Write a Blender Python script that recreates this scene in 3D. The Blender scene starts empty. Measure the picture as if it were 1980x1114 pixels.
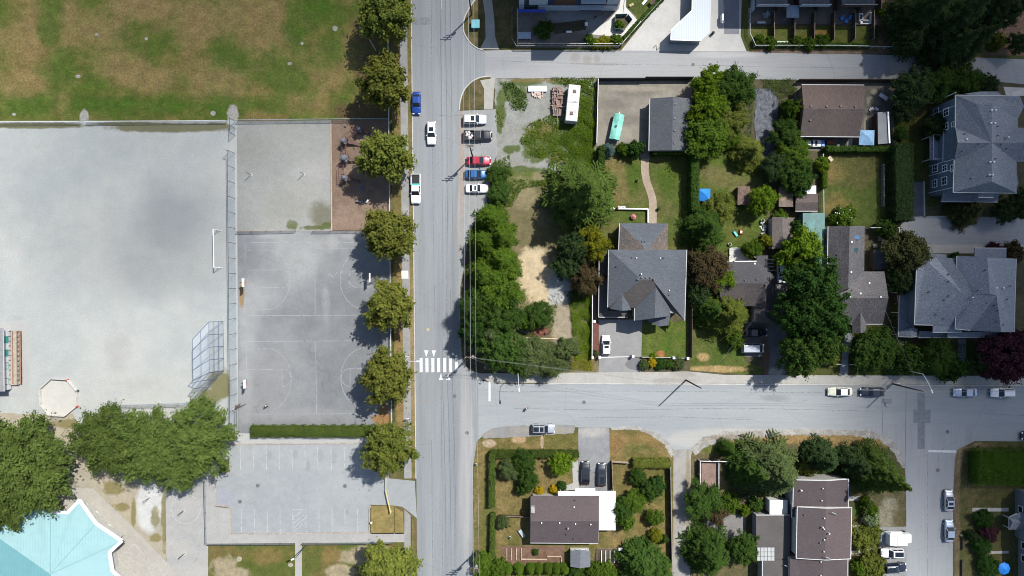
import bpy, bmesh, math, random
import numpy as np
from mathutils import Vector, Matrix

# ---------------------------------------------------------------- camera, light, exposure
SC = bpy.context.scene
COL = SC.collection
H = 139.0                 # flying height of the camera
S = 1.0 / 9.5             # metres on the ground per photo pixel
cam = bpy.data.cameras.new("camera")
cam_o = bpy.data.objects.new("camera", cam); COL.objects.link(cam_o)
cam_o.location = (0, 0, H); cam_o.rotation_euler = (0, 0, 0)
cam.sensor_width = 36.0; cam.lens = 36.0 * H / (1980 * S)
cam.clip_start = 0.5; cam.clip_end = 4000
SC.camera = cam_o
SUN_EL, SUN_AZ = math.radians(56), math.radians(46)     # azimuth clockwise from +Y
SUN = Vector((math.sin(SUN_AZ) * math.cos(SUN_EL), math.cos(SUN_AZ) * math.cos(SUN_EL), math.sin(SUN_EL)))
sl = bpy.data.lights.new("sun", 'SUN'); sl.energy = 4.6; sl.angle = math.radians(0.5); sl.color = (1.0, 0.972, 0.93)
so = bpy.data.objects.new("sun", sl); COL.objects.link(so)
so.rotation_euler = (-SUN).to_track_quat('-Z', 'Y').to_euler(); so.location = (60, 60, 90)
w = bpy.data.worlds.new("World"); SC.world = w; w.use_nodes = True
wn = w.node_tree; wn.nodes.clear()
sk = wn.nodes.new('ShaderNodeTexSky'); sk.sky_type = 'NISHITA'; sk.sun_disc = False
sk.sun_elevation = SUN_EL; sk.sun_rotation = SUN_AZ
bg = wn.nodes.new('ShaderNodeBackground'); bg.inputs[1].default_value = 0.1
wo = wn.nodes.new('ShaderNodeOutputWorld')
wn.links.new(sk.outputs[0], bg.inputs[0]); wn.links.new(bg.outputs[0], wo.inputs[0])
SC.view_settings.view_transform = 'Standard'; SC.view_settings.look = 'None'
SC.view_settings.exposure = 0.65; SC.view_settings.gamma = 1.0
SC.render.engine = 'CYCLES'
SC.cycles.max_bounces = 5; SC.cycles.diffuse_bounces = 2; SC.cycles.glossy_bounces = 2
SC.cycles.transparent_max_bounces = 12; SC.cycles.volume_bounces = 0
SC.cycles.use_denoising = True; SC.cycles.filter_width = 1.0

R = random.Random(7)

def P(px, py, z=0.0):
    """the point at height z that stands at photo pixel (px, py)"""
    k = (H - z) / H * S
    return Vector(((px - 990) * k, (557 - py) * k, z))

# ---------------------------------------------------------------- node helpers
def node(nt, t, ins=None, **props):
    n = nt.nodes.new(t)
    for k, v in props.items(): setattr(n, k, v)
    for k, v in (ins or {}).items():
        s = n.inputs[k]
        if isinstance(v, bpy.types.NodeSocket): nt.links.new(v, s)
        else: s.default_value = v
    return n
def c4(c): return (c[0], c[1], c[2], 1.0)
def coord(nt): return node(nt, 'ShaderNodeTexCoord').outputs['Object']
def noise(nt, co, scale, detail=4, rough=0.6, dist=0.0):
    return node(nt, 'ShaderNodeTexNoise', {'Vector': co, 'Scale': scale, 'Detail': detail, 'Roughness': rough, 'Distortion': dist}).outputs['Fac']
def rng(nt, v, a, b, c=0.0, d=1.0):
    return node(nt, 'ShaderNodeMapRange', {0: v, 1: a, 2: b, 3: c, 4: d}, interpolation_type='SMOOTHSTEP').outputs[0]
def mixc(nt, f, a, b, mode='MIX'):
    n = node(nt, 'ShaderNodeMix', data_type='RGBA', blend_type=mode)
    for i, v in ((0, f), (6, a), (7, b)):
        if isinstance(v, bpy.types.NodeSocket): nt.links.new(v, n.inputs[i])
        else: n.inputs[i].default_value = v if i == 0 else c4(v)
    return n.outputs[2]
def mth(nt, op, a, b=0.0):
    return node(nt, 'ShaderNodeMath', {0: a, 1: b}, operation=op).outputs[0]
def val_mul(nt, col, fac):       # colour times a grey value
    v = node(nt, 'ShaderNodeCombineColor', {0: fac, 1: fac, 2: fac}).outputs[0]
    return mixc(nt, 1.0, col, v, 'MULTIPLY')
def new_mat(name):
    m = bpy.data.materials.new(name); m.use_nodes = True
    nt = m.node_tree; nt.nodes.clear()
    return m, nt, nt.nodes.new('ShaderNodeOutputMaterial')
def finish(nt, out, col, rough=0.9, spec=0.25, **kw):
    b = node(nt, 'ShaderNodeBsdfPrincipled', {'Base Color': col if isinstance(col, bpy.types.NodeSocket) else c4(col), 'Roughness': rough, 'Specular IOR Level': spec, **kw})
    nt.links.new(b.outputs[0], out.inputs[0]); return b

MATS = {}
def plain(name, col, rough=0.7, spec=0.3, var=0.15, scale=1.5, **kw):
    """one colour with a little uneven weathering"""
    if name in MATS: return MATS[name]
    m, nt, out = new_mat(name)
    co = coord(nt)
    f = rng(nt, noise(nt, co, scale, 5), 0.3, 0.7, 1 - var, 1 + var)
    finish(nt, out, val_mul(nt, mixc(nt, 0.0, col, col), f), rough, spec, **kw)
    MATS[name] = m; return m

def blob_mask(nt, co, blobs, wob=0.7, ns=0.25, soft=0.6, det=5):
    """1 inside a few wobbly patches given in photo pixels, fading to 0 outside"""
    n = noise(nt, co, ns, det, 0.65)
    best = None
    for (cx, cy, rx, ry) in blobs:
        c = P(cx, cy)
        v = node(nt, 'ShaderNodeVectorMath', {0: co, 1: (c.x, c.y, 0)}, operation='SUBTRACT').outputs[0]
        v = node(nt, 'ShaderNodeVectorMath', {0: v, 1: (1 / (rx * S), 1 / (ry * S), 0)}, operation='MULTIPLY').outputs[0]
        l = node(nt, 'ShaderNodeVectorMath', {0: v}, operation='LENGTH').outputs['Value']
        best = l if best is None else mth(nt, 'MINIMUM', best, l)
    d = mth(nt, 'ADD', best, mth(nt, 'MULTIPLY', mth(nt, 'SUBTRACT', n, 0.5), wob * 2))
    return rng(nt, d, 1 - soft / 2, 1 + soft / 2, 1, 0)

def ground(name, c1, c2, big=0.06, lo=0.4, hi=0.6, layers=(), fine=0.18, fs=3.0, mid=0.12, ms=0.7, rough=0.95, cracks=None, stretch=None, bump=0.0):
    """ground surface: two colours in broad noise patches, extra patch layers, fine grain"""
    if name in MATS: return MATS[name]
    m, nt, out = new_mat(name)
    co = coord(nt)
    cs = co
    if stretch: cs = node(nt, 'ShaderNodeVectorMath', {0: co, 1: stretch + (1,)}, operation='MULTIPLY').outputs[0]
    col = mixc(nt, rng(nt, noise(nt, cs, big, 9, 0.7, 0.4), lo, hi), c1, c2)
    for ly in layers:
        blobs, c = ly[0], ly[1]; o = ly[2] if len(ly) > 2 else {}
        amt = o.pop('amt', 1.0) if o else 1.0
        mk = blob_mask(nt, co, blobs, **o)
        if amt != 1.0: mk = mth(nt, 'MULTIPLY', mk, amt)
        col = mixc(nt, mk, col, c)
    f = rng(nt, noise(nt, cs, ms, 5, 0.7), 0.25, 0.75, 1 - mid, 1 + mid)
    g = rng(nt, noise(nt, co, fs, 3, 0.8), 0.25, 0.75, 1 - fine, 1 + fine)
    col = val_mul(nt, val_mul(nt, col, f), g)
    if cracks:
        w2 = node(nt, 'ShaderNodeTexVoronoi', {'Vector': node(nt, 'ShaderNodeVectorMath', {0: co, 1: node(nt, 'ShaderNodeTexNoise', {'Vector': co, 'Scale': 0.4, 'Detail': 4.0}).outputs['Color']}, operation='ADD').outputs[0], 'Scale': cracks}, feature='DISTANCE_TO_EDGE').outputs['Distance']
        col = val_mul(nt, col, rng(nt, w2, 0.0, 0.006, 0.9, 1.0))
    finish(nt, out, col, rough, 0.15)
    MATS[name] = m; return m

def leaf(name, c1, c2, trans=0.3, scale=3.0):
    if name in MATS: return MATS[name]
    m, nt, out = new_mat(name)
    co = coord(nt)
    f = rng(nt, noise(nt, co, scale, 3, 0.7), 0.3, 0.7)
    col = mixc(nt, f, c1, c2)
    g = rng(nt, noise(nt, co, scale * 3.6, 4, 0.85), 0.3, 0.7, 0.5, 1.45)
    col = val_mul(nt, col, g)
    oi = node(nt, 'ShaderNodeObjectInfo').outputs['Random']
    col = val_mul(nt, col, rng(nt, oi, 0, 1, 0.86, 1.14))
    d = node(nt, 'ShaderNodeBsdfDiffuse', {'Color': col, 'Roughness': 0.5})
    t = node(nt, 'ShaderNodeBsdfTranslucent', {'Color': col})
    mx = node(nt, 'ShaderNodeMixShader', {0: trans, 1: d.outputs[0], 2: t.outputs[0]})
    nt.links.new(mx.outputs[0], out.inputs[0])
    MATS[name] = m; return m

def roofm(name, col, col2, speck=0.3, patch=0.25, axis='y', rough=0.9):
    """asphalt shingles: courses, mottled tabs, slow weathering"""
    if name in MATS: return MATS[name]
    m, nt, out = new_mat(name)
    co = coord(nt)
    c = mixc(nt, rng(nt, noise(nt, co, 0.25, 6, 0.65), 0.35, 0.65), col, col2)
    st = (1.2, 6.0, 3.0) if axis == 'y' else (6.0, 1.2, 3.0)
    v = node(nt, 'ShaderNodeVectorMath', {0: co, 1: st}, operation='MULTIPLY').outputs[0]
    f = rng(nt, noise(nt, v, 1.0, 2, 0.7), 0.2, 0.8, 1 - patch, 1 + patch)
    g = rng(nt, noise(nt, co, 5.0, 2, 0.8), 0.25, 0.75, 1 - speck, 1 + speck)
    c = val_mul(nt, val_mul(nt, c, f), g)
    finish(nt, out, c, rough, 0.2)
    MATS[name] = m; return m

def metalroof(name, col, axis='x', per=2.2, dirt=0.2, lo=0.8):
    if name in MATS: return MATS[name]
    m, nt, out = new_mat(name)
    co = coord(nt)
    wv = node(nt, 'ShaderNodeTexWave', {'Vector': co, 'Scale': per, 'Distortion': 0.0}, wave_type='BANDS', bands_direction='X' if axis == 'x' else 'Y').outputs['Fac']
    f = rng(nt, wv, 0.0, 0.25, lo, 1.0)
    g = rng(nt, noise(nt, co, 0.5, 6, 0.7), 0.3, 0.7, 1 - dirt, 1 + dirt * .6)
    finish(nt, out, val_mul(nt, val_mul(nt, mixc(nt, 0.0, col, col), f), g), 0.45, 0.4)
    MATS[name] = m; return m

def meshwire(name, col, fill):
    """chain link: diagonal wires with air between"""
    if name in MATS: return MATS[name]
    m, nt, out = new_mat(name)
    co = coord(nt)
    sep = node(nt, 'ShaderNodeSeparateXYZ', {0: co})
    run = mth(nt, 'ADD', sep.outputs[0], sep.outputs[1])
    facs = []
    for sg in (1, -1):
        a = mth(nt, 'ADD', mth(nt, 'MULTIPLY', run, 9.0), mth(nt, 'MULTIPLY', sep.outputs[2], 9.0 * sg))
        fr = mth(nt, 'FRACT', a)
        facs.append(mth(nt, 'LESS_THAN', fr, fill))
    f = mth(nt, 'MAXIMUM', facs[0], facs[1])
    tr = node(nt, 'ShaderNodeBsdfTransparent')
    df = node(nt, 'ShaderNodeBsdfPrincipled', {'Base Color': c4(col), 'Roughness': 0.5, 'Metallic': 0.3})
    mx = node(nt, 'ShaderNodeMixShader', {0: f, 1: tr.outputs[0], 2: df.outputs[0]})
    nt.links.new(mx.outputs[0], out.inputs[0])
    MATS[name] = m; return m

def paint(name, col, metal=0.0):
    if name in MATS: return MATS[name]
    m, nt, out = new_mat(name)
    co = coord(nt)
    g = rng(nt, noise(nt, co, 2.0, 4), 0.3, 0.7, 0.93, 1.05)
    finish(nt, out, val_mul(nt, mixc(nt, 0.0, col, col), g), 0.32, 0.5, **{'Metallic': metal, 'Coat Weight': 0.6, 'Coat Roughness': 0.08})
    MATS[name] = m; return m

GLASS = plain('dark_glass', (0.012, 0.016, 0.022), 0.06, 0.6, 0.05)
RUBBER = plain('rubber', (0.02, 0.02, 0.02), 0.85)
STEEL = plain('galvanised_steel', (0.35, 0.37, 0.39), 0.5, 0.4, **{'Metallic': 0.4})
DSTEEL = plain('dark_steel', (0.05, 0.055, 0.06), 0.5)
WHITE = plain('white_paint', (0.78, 0.78, 0.76), 0.5, 0.4, 0.06)
OFFW = plain('weathered_white', (0.6, 0.6, 0.57), 0.6, 0.3, 0.15)
BLACK = plain('black_plastic', (0.015, 0.015, 0.017), 0.55)
WOOD = plain('weathered_wood', (0.2, 0.15, 0.11), 0.85, 0.2, 0.3, 2.5)
WOODL = plain('pale_wood', (0.42, 0.34, 0.24), 0.85, 0.2, 0.25, 2.5)
WOODD = plain('dark_wood', (0.07, 0.052, 0.04), 0.85, 0.2, 0.3, 2.5)
BARK = plain('bark', (0.11, 0.085, 0.06), 0.95, 0.1, 0.35, 5)
CONC = ground('concrete', (0.33, 0.32, 0.29), (0.4, 0.39, 0.36), 0.3, layers=(), fine=0.1, mid=0.1)
ALU = plain('aluminium', (0.55, 0.57, 0.58), 0.4, 0.5, 0.1, **{'Metallic': 0.5})
REDP = plain('red_plastic', (0.55, 0.04, 0.03), 0.4)
LAMPG = plain('lens_white', (0.7, 0.7, 0.68), 0.2, 0.5, 0.02)
LAMPR = plain('lens_red', (0.35, 0.01, 0.01), 0.25, 0.5, 0.02)
PLASTB = plain('blue_plastic', (0.03, 0.18, 0.55), 0.4, 0.4)
TEAL = plain('teal_plastic', (0.05, 0.4, 0.36), 0.4, 0.4)
TERRA = plain('terracotta', (0.4, 0.15, 0.08), 0.8)

# ---------------------------------------------------------------- mesh helpers
def thing(name, label, cat, loc=(0, 0, 0), rotz=0.0, group=None):
    o = bpy.data.objects.new(name, None); COL.objects.link(o)
    o.empty_display_size = 0.3
    o.location = loc; o.rotation_euler = (0, 0, rotz)
    o['label'] = label; o['category'] = cat
    if group: o['group'] = group
    return o
def tag(o, label, cat, group=None, kind=None):
    if label: o['label'] = label
    if cat: o['category'] = cat
    if group: o['group'] = group
    if kind: o['kind'] = kind
    return o
def link_mesh(name, me, m, parent=None):
    o = bpy.data.objects.new(name, me); COL.objects.link(o)
    for mm in (m if isinstance(m, (list, tuple)) else [m]): me.materials.append(mm)
    if parent: o.parent = parent
    return o

class MB:
    """collects shapes and links them as ONE mesh"""
    def __init__(s): s.v = []; s.f = []
    def add(s, vs, fs):
        n = len(s.v); s.v += [tuple(v) for v in vs]; s.f += [[i + n for i in f] for f in fs]; return s
    def box(s, c, size, rz=0.0, top=1.0):
        hx, hy, hz = size[0] / 2, size[1] / 2, size[2] / 2
        vs = []
        ca, sa = math.cos(rz), math.sin(rz)
        for z in (-hz, hz):
            k = top if z > 0 else 1.0
            for x, y in ((-hx, -hy), (hx, -hy), (hx, hy), (-hx, hy)):
                x *= k; y *= k
                vs.append((c[0] + x * ca - y * sa, c[1] + x * sa + y * ca, c[2] + z))
        return s.add(vs, [(3, 2, 1, 0), (4, 5, 6, 7), (0, 1, 5, 4), (1, 2, 6, 5), (2, 3, 7, 6), (3, 0, 4, 7)])
    def bar(s, a, b, w, h=None):
        """square bar from a to b"""
        h = h or w; a = Vector(a); b = Vector(b); d = (b - a)
        if d.length < 1e-6: return s
        d.normalize()
        u = d.cross(Vector((0, 0, 1))); u = u.normalized() if u.length > 1e-4 else Vector((1, 0, 0))
        t = u.cross(d)
        vs = [p + u * sx * w / 2 + t * sy * h / 2 for p in (a, b) for sx, sy in ((-1, -1), (1, -1), (1, 1), (-1, 1))]
        return s.add(vs, [(0, 1, 2, 3), (7, 6, 5, 4), (0, 4, 5, 1), (1, 5, 6, 2), (2, 6, 7, 3), (3, 7, 4, 0)])
    def tube(s, pts, r, n=8, caps=True):
        pts = [Vector(p) for p in pts]
        rs = r if isinstance(r, (list, tuple)) else [r] * len(pts)
        rings = []
        for i, p in enumerate(pts):
            d = (pts[min(i + 1, len(pts) - 1)] - pts[max(i - 1, 0)]).normalized()
            u = d.cross(Vector((0, 0, 1))); u = u.normalized() if u.length > 1e-3 else Vector((1, 0, 0))
            t = u.cross(d)
            rings.append([p + (u * math.cos(2 * math.pi * k / n) + t * math.sin(2 * math.pi * k / n)) * rs[i] for k in range(n)])
        vs = [v for rg in rings for v in rg]; fs = []
        for i in range(len(pts) - 1):
            for k in range(n):
                a, b = i * n + k, i * n + (k + 1) % n
                fs.append((a, b, b + n, a + n))
        if caps: fs += [tuple(range(n))[::-1], tuple((len(pts) - 1) * n + k for k in range(n))]
        return s.add(vs, fs)
    def cyl(s, c, r, h, n=14, r2=None):
        return s.tube([c, (c[0], c[1], c[2] + h)], [r, r if r2 is None else r2], n)
    def dome(s, c, r, hz, n=12, m=4):
        vs, fs = [], []
        for j in range(m):
            a = j / m * math.pi / 2
            for k in range(n):
                vs.append((c[0] + r * math.cos(a) * math.cos(2 * math.pi * k / n), c[1] + r * math.cos(a) * math.sin(2 * math.pi * k / n), c[2] + hz * math.sin(a)))
        vs.append((c[0], c[1], c[2] + hz))
        for j in range(m - 1):
            for k in range(n):
                a, b = j * n + k, j * n + (k + 1) % n
                fs.append((a, b, b + n, a + n))
        for k in range(n): fs.append(((m - 1) * n + k, (m - 1) * n + (k + 1) % n, m * n))
        return s.add(vs, fs)
    def prism(s, pts, z0, z1):
        """vertical prism over a ground outline (world xy)"""
        n = len(pts)
        ar = sum(pts[i][0] * pts[(i + 1) % n][1] - pts[(i + 1) % n][0] * pts[i][1] for i in range(n))
        if ar < 0: pts = list(pts)[::-1]
        vs = [(p[0], p[1], z0) for p in pts] + [(p[0], p[1], z1) for p in pts]
        fs = [tuple(range(n))[::-1], tuple(range(n, 2 * n))]
        for i in range(n): fs.append((i, (i + 1) % n, n + (i + 1) % n, n + i))
        return s.add(vs, fs)
    def face(s, pts): return s.add(pts, [tuple(range(len(pts)))])
    def build(s, name, m, parent=None, smooth=False, bevel=0.0, world=True):
        off = Vector((0, 0, 0))
        if parent and world:
            r = parent
            while r.parent: r = r.parent
            off = Vector(r.location)
        me = bpy.data.meshes.new(name)
        me.from_pydata([(v[0] - off.x, v[1] - off.y, v[2] - off.z) for v in s.v], [], s.f)
        if smooth: me.polygons.foreach_set('use_smooth', [True] * len(me.polygons))
        o = link_mesh(name, me, m, parent)
        if bevel:
            b = o.modifiers.new('bevel', 'BEVEL'); b.width = bevel; b.segments = 2; b.limit_method = 'ANGLE'; b.angle_limit = math.radians(40)
        return o

def copy_tree(o, parent=None):
    c = o.copy(); COL.objects.link(c)
    if parent: c.parent = parent
    for ch in list(o.children): copy_tree(ch, c)
    return c

def smooth_line(pts, n=6):
    """Catmull-Rom through pixel points"""
    out = []
    for i in range(len(pts) - 1):
        p0, p1, p2, p3 = pts[max(i - 1, 0)], pts[i], pts[i + 1], pts[min(i + 2, len(pts) - 1)]
        for k in range(n):
            t = k / n
            out.append(tuple(0.5 * ((2 * p1[d]) + (-p0[d] + p2[d]) * t + (2 * p0[d] - 5 * p1[d] + 4 * p2[d] - p3[d]) * t * t + (-p0[d] + 3 * p1[d] - 3 * p2[d] + p3[d]) * t ** 3) for d in (0, 1)))
    out.append(tuple(pts[-1])); return out

def sheet(name, poly, m, z, thick=0.0, jag=0.0, step=6):
    """a ground surface over a pixel outline; thick > 0 makes a raised slab; jag roughens the edge"""
    pts = list(poly)
    if jag:
        rr = random.Random(name + str(poly[0])); q = []
        for i in range(len(pts)):
            a, b = pts[i], pts[(i + 1) % len(pts)]
            d = math.hypot(b[0] - a[0], b[1] - a[1]); n = max(1, int(d / step))
            for k in range(n):
                t = k / n
                inside = (-60 < a[0] < 2040 and -60 < a[1] < 1180) or (-60 < b[0] < 2040 and -60 < b[1] < 1180)
                j = jag if inside else 0
                q.append((a[0] + (b[0] - a[0]) * t + rr.uniform(-j, j), a[1] + (b[1] - a[1]) * t + rr.uniform(-j, j)))
        pts = q
    wpts = [P(*p) for p in pts]
    b = MB()
    if thick: b.prism(wpts, 0.0, z)
    else:
        ar = sum(wpts[i].x * wpts[(i + 1) % len(wpts)].y - wpts[(i + 1) % len(wpts)].x * wpts[i].y for i in range(len(wpts)))
        if ar < 0: wpts.reverse()
        b.face([(p.x, p.y, z) for p in wpts])
    o = b.build(name, m); o['kind'] = 'structure'
    return o

# ================================================================ GROUND
GRASSC, DRYC = (0.056, 0.07, 0.011), (0.185, 0.128, 0.056)
ground('terrain_m', (0.05, 0.06, 0.015), (0.1, 0.08, 0.035), 0.05)
sheet('terrain', [(-3200, -3200), (5200, -3200), (5200, 4200), (-3200, 4200)], MATS['terrain_m'], 0.0)

ground('field_m', (0.054, 0.08, 0.012), (0.128, 0.098, 0.033), 0.09, 0.38, 0.62, layers=(
    ([(110, 60, 60, 60), (45, 80, 60, 50), (200, 60, 60, 45), (60, 165, 75, 35), (275, 20, 90, 25), (400, 40, 60, 45), (470, 30, 90, 40), (510, 90, 70, 30),
      (440, 150, 60, 45), (560, 130, 60, 40), (620, 150, 70, 40), (640, 110, 55, 30), (240, 130, 60, 35), (300, 150, 40, 25), (350, 60, 50, 30), (570, 190, 80, 20), (450, 180, 60, 25)], DRYC, {'wob': 1.7, 'ns': 0.16, 'soft': 1.1, 'amt': 0.6, 'det': 9}),
    ([(100, 30, 22, 70), (110, 130, 30, 40), (310, 85, 60, 30), (330, 90, 40, 20), (450, 110, 40, 30), (570, 70, 25, 60), (620, 30, 60, 25), (560, 140, 50, 50), (260, 205, 150, 18), (430, 205, 60, 20), (60, 205, 60, 22), (520, 200, 60, 20), (640, 90, 30, 40)],
     (0.034, 0.076, 0.007), {'wob': 2.0, 'ns': 0.13, 'soft': 1.3, 'amt': 0.72, 'det': 9}),
    ([(720, 60, 40, 40), (735, 150, 45, 60), (700, 215, 60, 18)], (0.09, 0.055, 0.03), {'wob': 0.7, 'ns': 0.25, 'soft': 0.8, 'amt': 0.8}),
    ([(163, 228, 9, 16), (450, 222, 11, 20), (412, 219, 5, 5), (187, 67, 3.5, 3), (283, 75, 3, 3), (151, 148, 5, 3.5), (27, 221, 4, 3), (648, 55, 5, 5), (584, 84, 3, 3), (560, 123, 4, 3)], (0.23, 0.22, 0.19), {'wob': 0.4, 'ns': 1.2, 'soft': 0.3})),
    fine=0.3, fs=2.4, mid=0.24, ms=0.5)
sheet('grass_field', [(-900, -900), (757, -900), (757, 233), (-900, 240)], MATS['field_m'], 0.012)

GRAV = (0.272, 0.288, 0.276)
ground('gravel_m', GRAV, (0.315, 0.318, 0.295), 0.03, layers=(
    ([(330, 430, 60, 50), (310, 400, 35, 60)], (0.2, 0.208, 0.21), {'wob': 0.6, 'ns': 0.08, 'soft': 1.2, 'amt': 0.45}),  # soft cloud shade painted into the gravel colour
    ([(60, 243, 110, 6), (330, 247, 120, 9), (245, 240, 60, 5), (420, 244, 26, 7)], (0.09, 0.085, 0.03), {'wob': 0.5, 'ns': 0.4, 'soft': 0.5, 'amt': 0.85}),
    ([(37, 615, 8, 4), (275, 740, 22, 14), (230, 690, 20, 40)], (0.23, 0.225, 0.205), {'wob': 1.2, 'ns': 0.15, 'soft': 1.4, 'amt': 0.35}),
    ([(425, 745, 22, 30), (408, 765, 25, 16)], (0.11, 0.1, 0.03), {'wob': 0.6, 'ns': 0.4, 'soft': 0.5, 'amt': 0.85})),
    fine=0.1, fs=3.5, mid=0.05, ms=0.3)
sheet('gravel_field', [(-900, 236), (460, 233), (460, 862), (396, 945), (300, 860), (60, 812), (-900, 812)], MATS['gravel_m'], 0.016)
ground('pad_m', (0.285, 0.285, 0.27), (0.3, 0.3, 0.285), 0.2, fine=0.06, mid=0.04)
sheet('gravel_pad', [(-300, 620), (57, 622), (57, 768), (-300, 768)], MATS['pad_m'], 0.020)
ground('soil_m', (0.27, 0.235, 0.17), (0.24, 0.225, 0.18), 0.06, layers=(
    ([(290, 975, 26, 42), (287, 990, 22, 40)], (0.37, 0.37, 0.35), {'wob': 0.35, 'ns': 0.25, 'soft': 0.6}),
    ([(220, 945, 20, 14), (236, 980, 18, 8), (300, 1000, 8, 22), (300, 1040, 12, 8), (150, 820, 50, 10), (258, 990, 5, 30), (318, 1000, 6, 60)], (0.13, 0.11, 0.035), {'wob': 0.9, 'ns': 0.6, 'soft': 0.6, 'amt': 0.8})),
    fine=0.12, fs=3, mid=0.1)
sheet('bare_soil', [(-900, 800), (140, 800), (160, 835), (300, 850), (420, 880), (396, 950), (322, 940), (322, 1700), (-900, 1700)], MATS['soil_m'], 0.020, jag=1.5)
ground('schoolconc_m', (0.28, 0.262, 0.228), (0.3, 0.285, 0.25), 0.12, fine=0.08, mid=0.06)
sheet('school_paving', [(-500, 1000), (70, 985), (134, 944), (180, 944), (258, 1020), (345, 1110), (500, 1290), (-500, 1600)], MATS['schoolconc_m'], 0.10, thick=1)
ground('path_m', (0.25, 0.248, 0.235), (0.275, 0.27, 0.255), 0.15, layers=(([(375, 1110, 40, 25), (340, 1060, 30, 20)], (0.3, 0.29, 0.26), {'wob': .6, 'ns': .2, 'soft': 1.0, 'amt': .6}),), fine=0.08, mid=0.06)
sheet('school_path', [(320, 925), (398, 915), (403, 1052), (403, 1700), (560, 1700), (322, 1085)], MATS['path_m'], 0.024)
sheet('school_sidewalk', [(398, 915), (416, 915), (417, 980), (445, 983), (445, 1033), (782, 1030), (782, 1048), (403, 1051)], MATS['path_m'], 0.12, thick=1)
ground('lot_m', (0.218, 0.23, 0.232), (0.244, 0.254, 0.254), 0.08, layers=(
    ([(432, 965, 18, 20), (440, 1000, 10, 20)], (0.22, 0.225, 0.26), {'wob': .5, 'ns': .3, 'soft': .8, 'amt': .6}),
    ([(520, 880, 6, 10), (570, 880, 6, 10), (620, 880, 6, 12), (645, 885, 6, 12), (595, 900, 5, 12)], (0.18, 0.185, 0.19), {'wob': .6, 'ns': .5, 'soft': .9, 'amt': .5})),
    fine=0.07, mid=0.06, cracks=0.12)
sheet('parking_lot', [(446, 859), (752, 857), (752, 925), (802, 930), (806, 1002), (794, 992), (778, 980), (757, 977), (716, 976), (715, 1031), (445, 1034), (445, 982), (417, 978), (417, 915), (442, 912)], MATS['lot_m'], 0.028)
ground('lawnw_m', (0.062, 0.075, 0.016), (0.11, 0.085, 0.03), 0.09, 0.42, 0.6, layers=(
    ([(435, 1098, 25, 22), (462, 1110, 20, 14), (700, 1075, 45, 18), (660, 1105, 30, 14), (720, 1062, 40, 8)], (0.24, 0.2, 0.13), {'wob': .9, 'ns': .5, 'soft': .6, 'amt': .85}),
    ([(520, 1075, 30, 16), (640, 1075, 20, 14)], (0.14, 0.098, 0.035), {'wob': .8, 'ns': .3, 'soft': .9, 'amt': .7}),
    ([(463, 1081, 5, 5), (562, 1092, 5, 4)], (0.25, 0.23, 0.17), {'wob': .3, 'ns': 1, 'soft': .4})), fine=0.2, mid=0.2, fs=3)
sheet('school_lawn', [(403, 1051), (571, 1050), (571, 1700), (403, 1700)], MATS['lawnw_m'], 0.11, thick=1)
sheet('school_lawn', [(584, 1050), (779, 1048), (783, 1700), (584, 1700)], MATS['lawnw_m'], 0.11, thick=1)
sheet('garden_path', [(571, 1045), (584, 1045), (584, 1700), (571, 1700)], MATS['path_m'], 0.125, thick=1)
ground('island_m', (0.19, 0.145, 0.055), (0.145, 0.12, 0.045), 0.3, fine=0.15, mid=0.2)
sheet('traffic_island', [(717, 979), (758, 977), (762, 980), (762, 1032), (717, 1032)], MATS['island_m'], 0.12, thick=1)
sheet('traffic_island', [(764, 981), (779, 990), (781, 1032), (764, 1032)], MATS['island_m'], 0.12, thick=1)
ground('court_m', (0.135, 0.14, 0.142), (0.175, 0.18, 0.18), 0.05, 0.35, 0.7, layers=(
    ([(580, 500, 45, 50), (590, 470, 60, 18), (545, 455, 60, 8), (700, 455, 50, 8), (480, 600, 20, 60), (478, 660, 18, 50), (500, 570, 35, 30), (640, 470, 15, 20), (475, 740, 15, 60), (560, 480, 30, 30)],
     (0.232, 0.235, 0.228), {'wob': 1.0, 'ns': 0.12, 'soft': 1.2, 'amt': 0.85}),
    ([(630, 585, 6, 35), (560, 800, 120, 14), (520, 770, 70, 40), (530, 700, 50, 40)], (0.19, 0.192, 0.19), {'wob': 1.0, 'ns': 0.2, 'soft': 1.2, 'amt': 0.75}),
    ([(467, 570, 5, 26)], (0.2, 0.14, 0.075), {'wob': .4, 'ns': .4, 'soft': .6}),
    ([(745, 812, 24, 12), (742, 800, 10, 20)], (0.2, 0.115, 0.05), {'wob': .5, 'ns': .4, 'soft': .6})),
    fine=0.08, mid=0.1, ms=0.25, cracks=0.07)
sheet('asphalt_court', [(459, 447), (754, 445), (757, 846), (461, 846)], MATS['court_m'], 0.024)
sheet('concrete_apron', [(461, 838), (488, 838), (490, 846), (757, 846), (757, 858), (447, 860)], MATS['pad_m'], 0.028)
ground('court_gravel_m', (0.205, 0.208, 0.193), (0.225, 0.225, 0.205), 0.05, layers=(
    ([(620, 415, 24, 22), (630, 432, 25, 10)], (0.1, 0.095, 0.06), {'wob': .8, 'ns': .3, 'soft': .9, 'amt': .8}),
    ([(565, 435, 12, 10), (610, 440, 28, 4), (632, 436, 10, 6)], (0.06, 0.075, 0.015), {'wob': .9, 'ns': .9, 'soft': .4, 'amt': .8}),
    ([(545, 400, 40, 30), (480, 290, 40, 30)], (0.19, 0.19, 0.165), {'wob': .9, 'ns': .2, 'soft': 1, 'amt': .6}),
    ([(600, 330, 35, 20)], (0.25, 0.25, 0.235), {'wob': .9, 'ns': .2, 'soft': 1, 'amt': .7})), fine=0.11, mid=0.07)
sheet('gravel_court', [(458, 235), (640, 233), (642, 447), (459, 448)], MATS['court_gravel_m'], 0.022)
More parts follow.
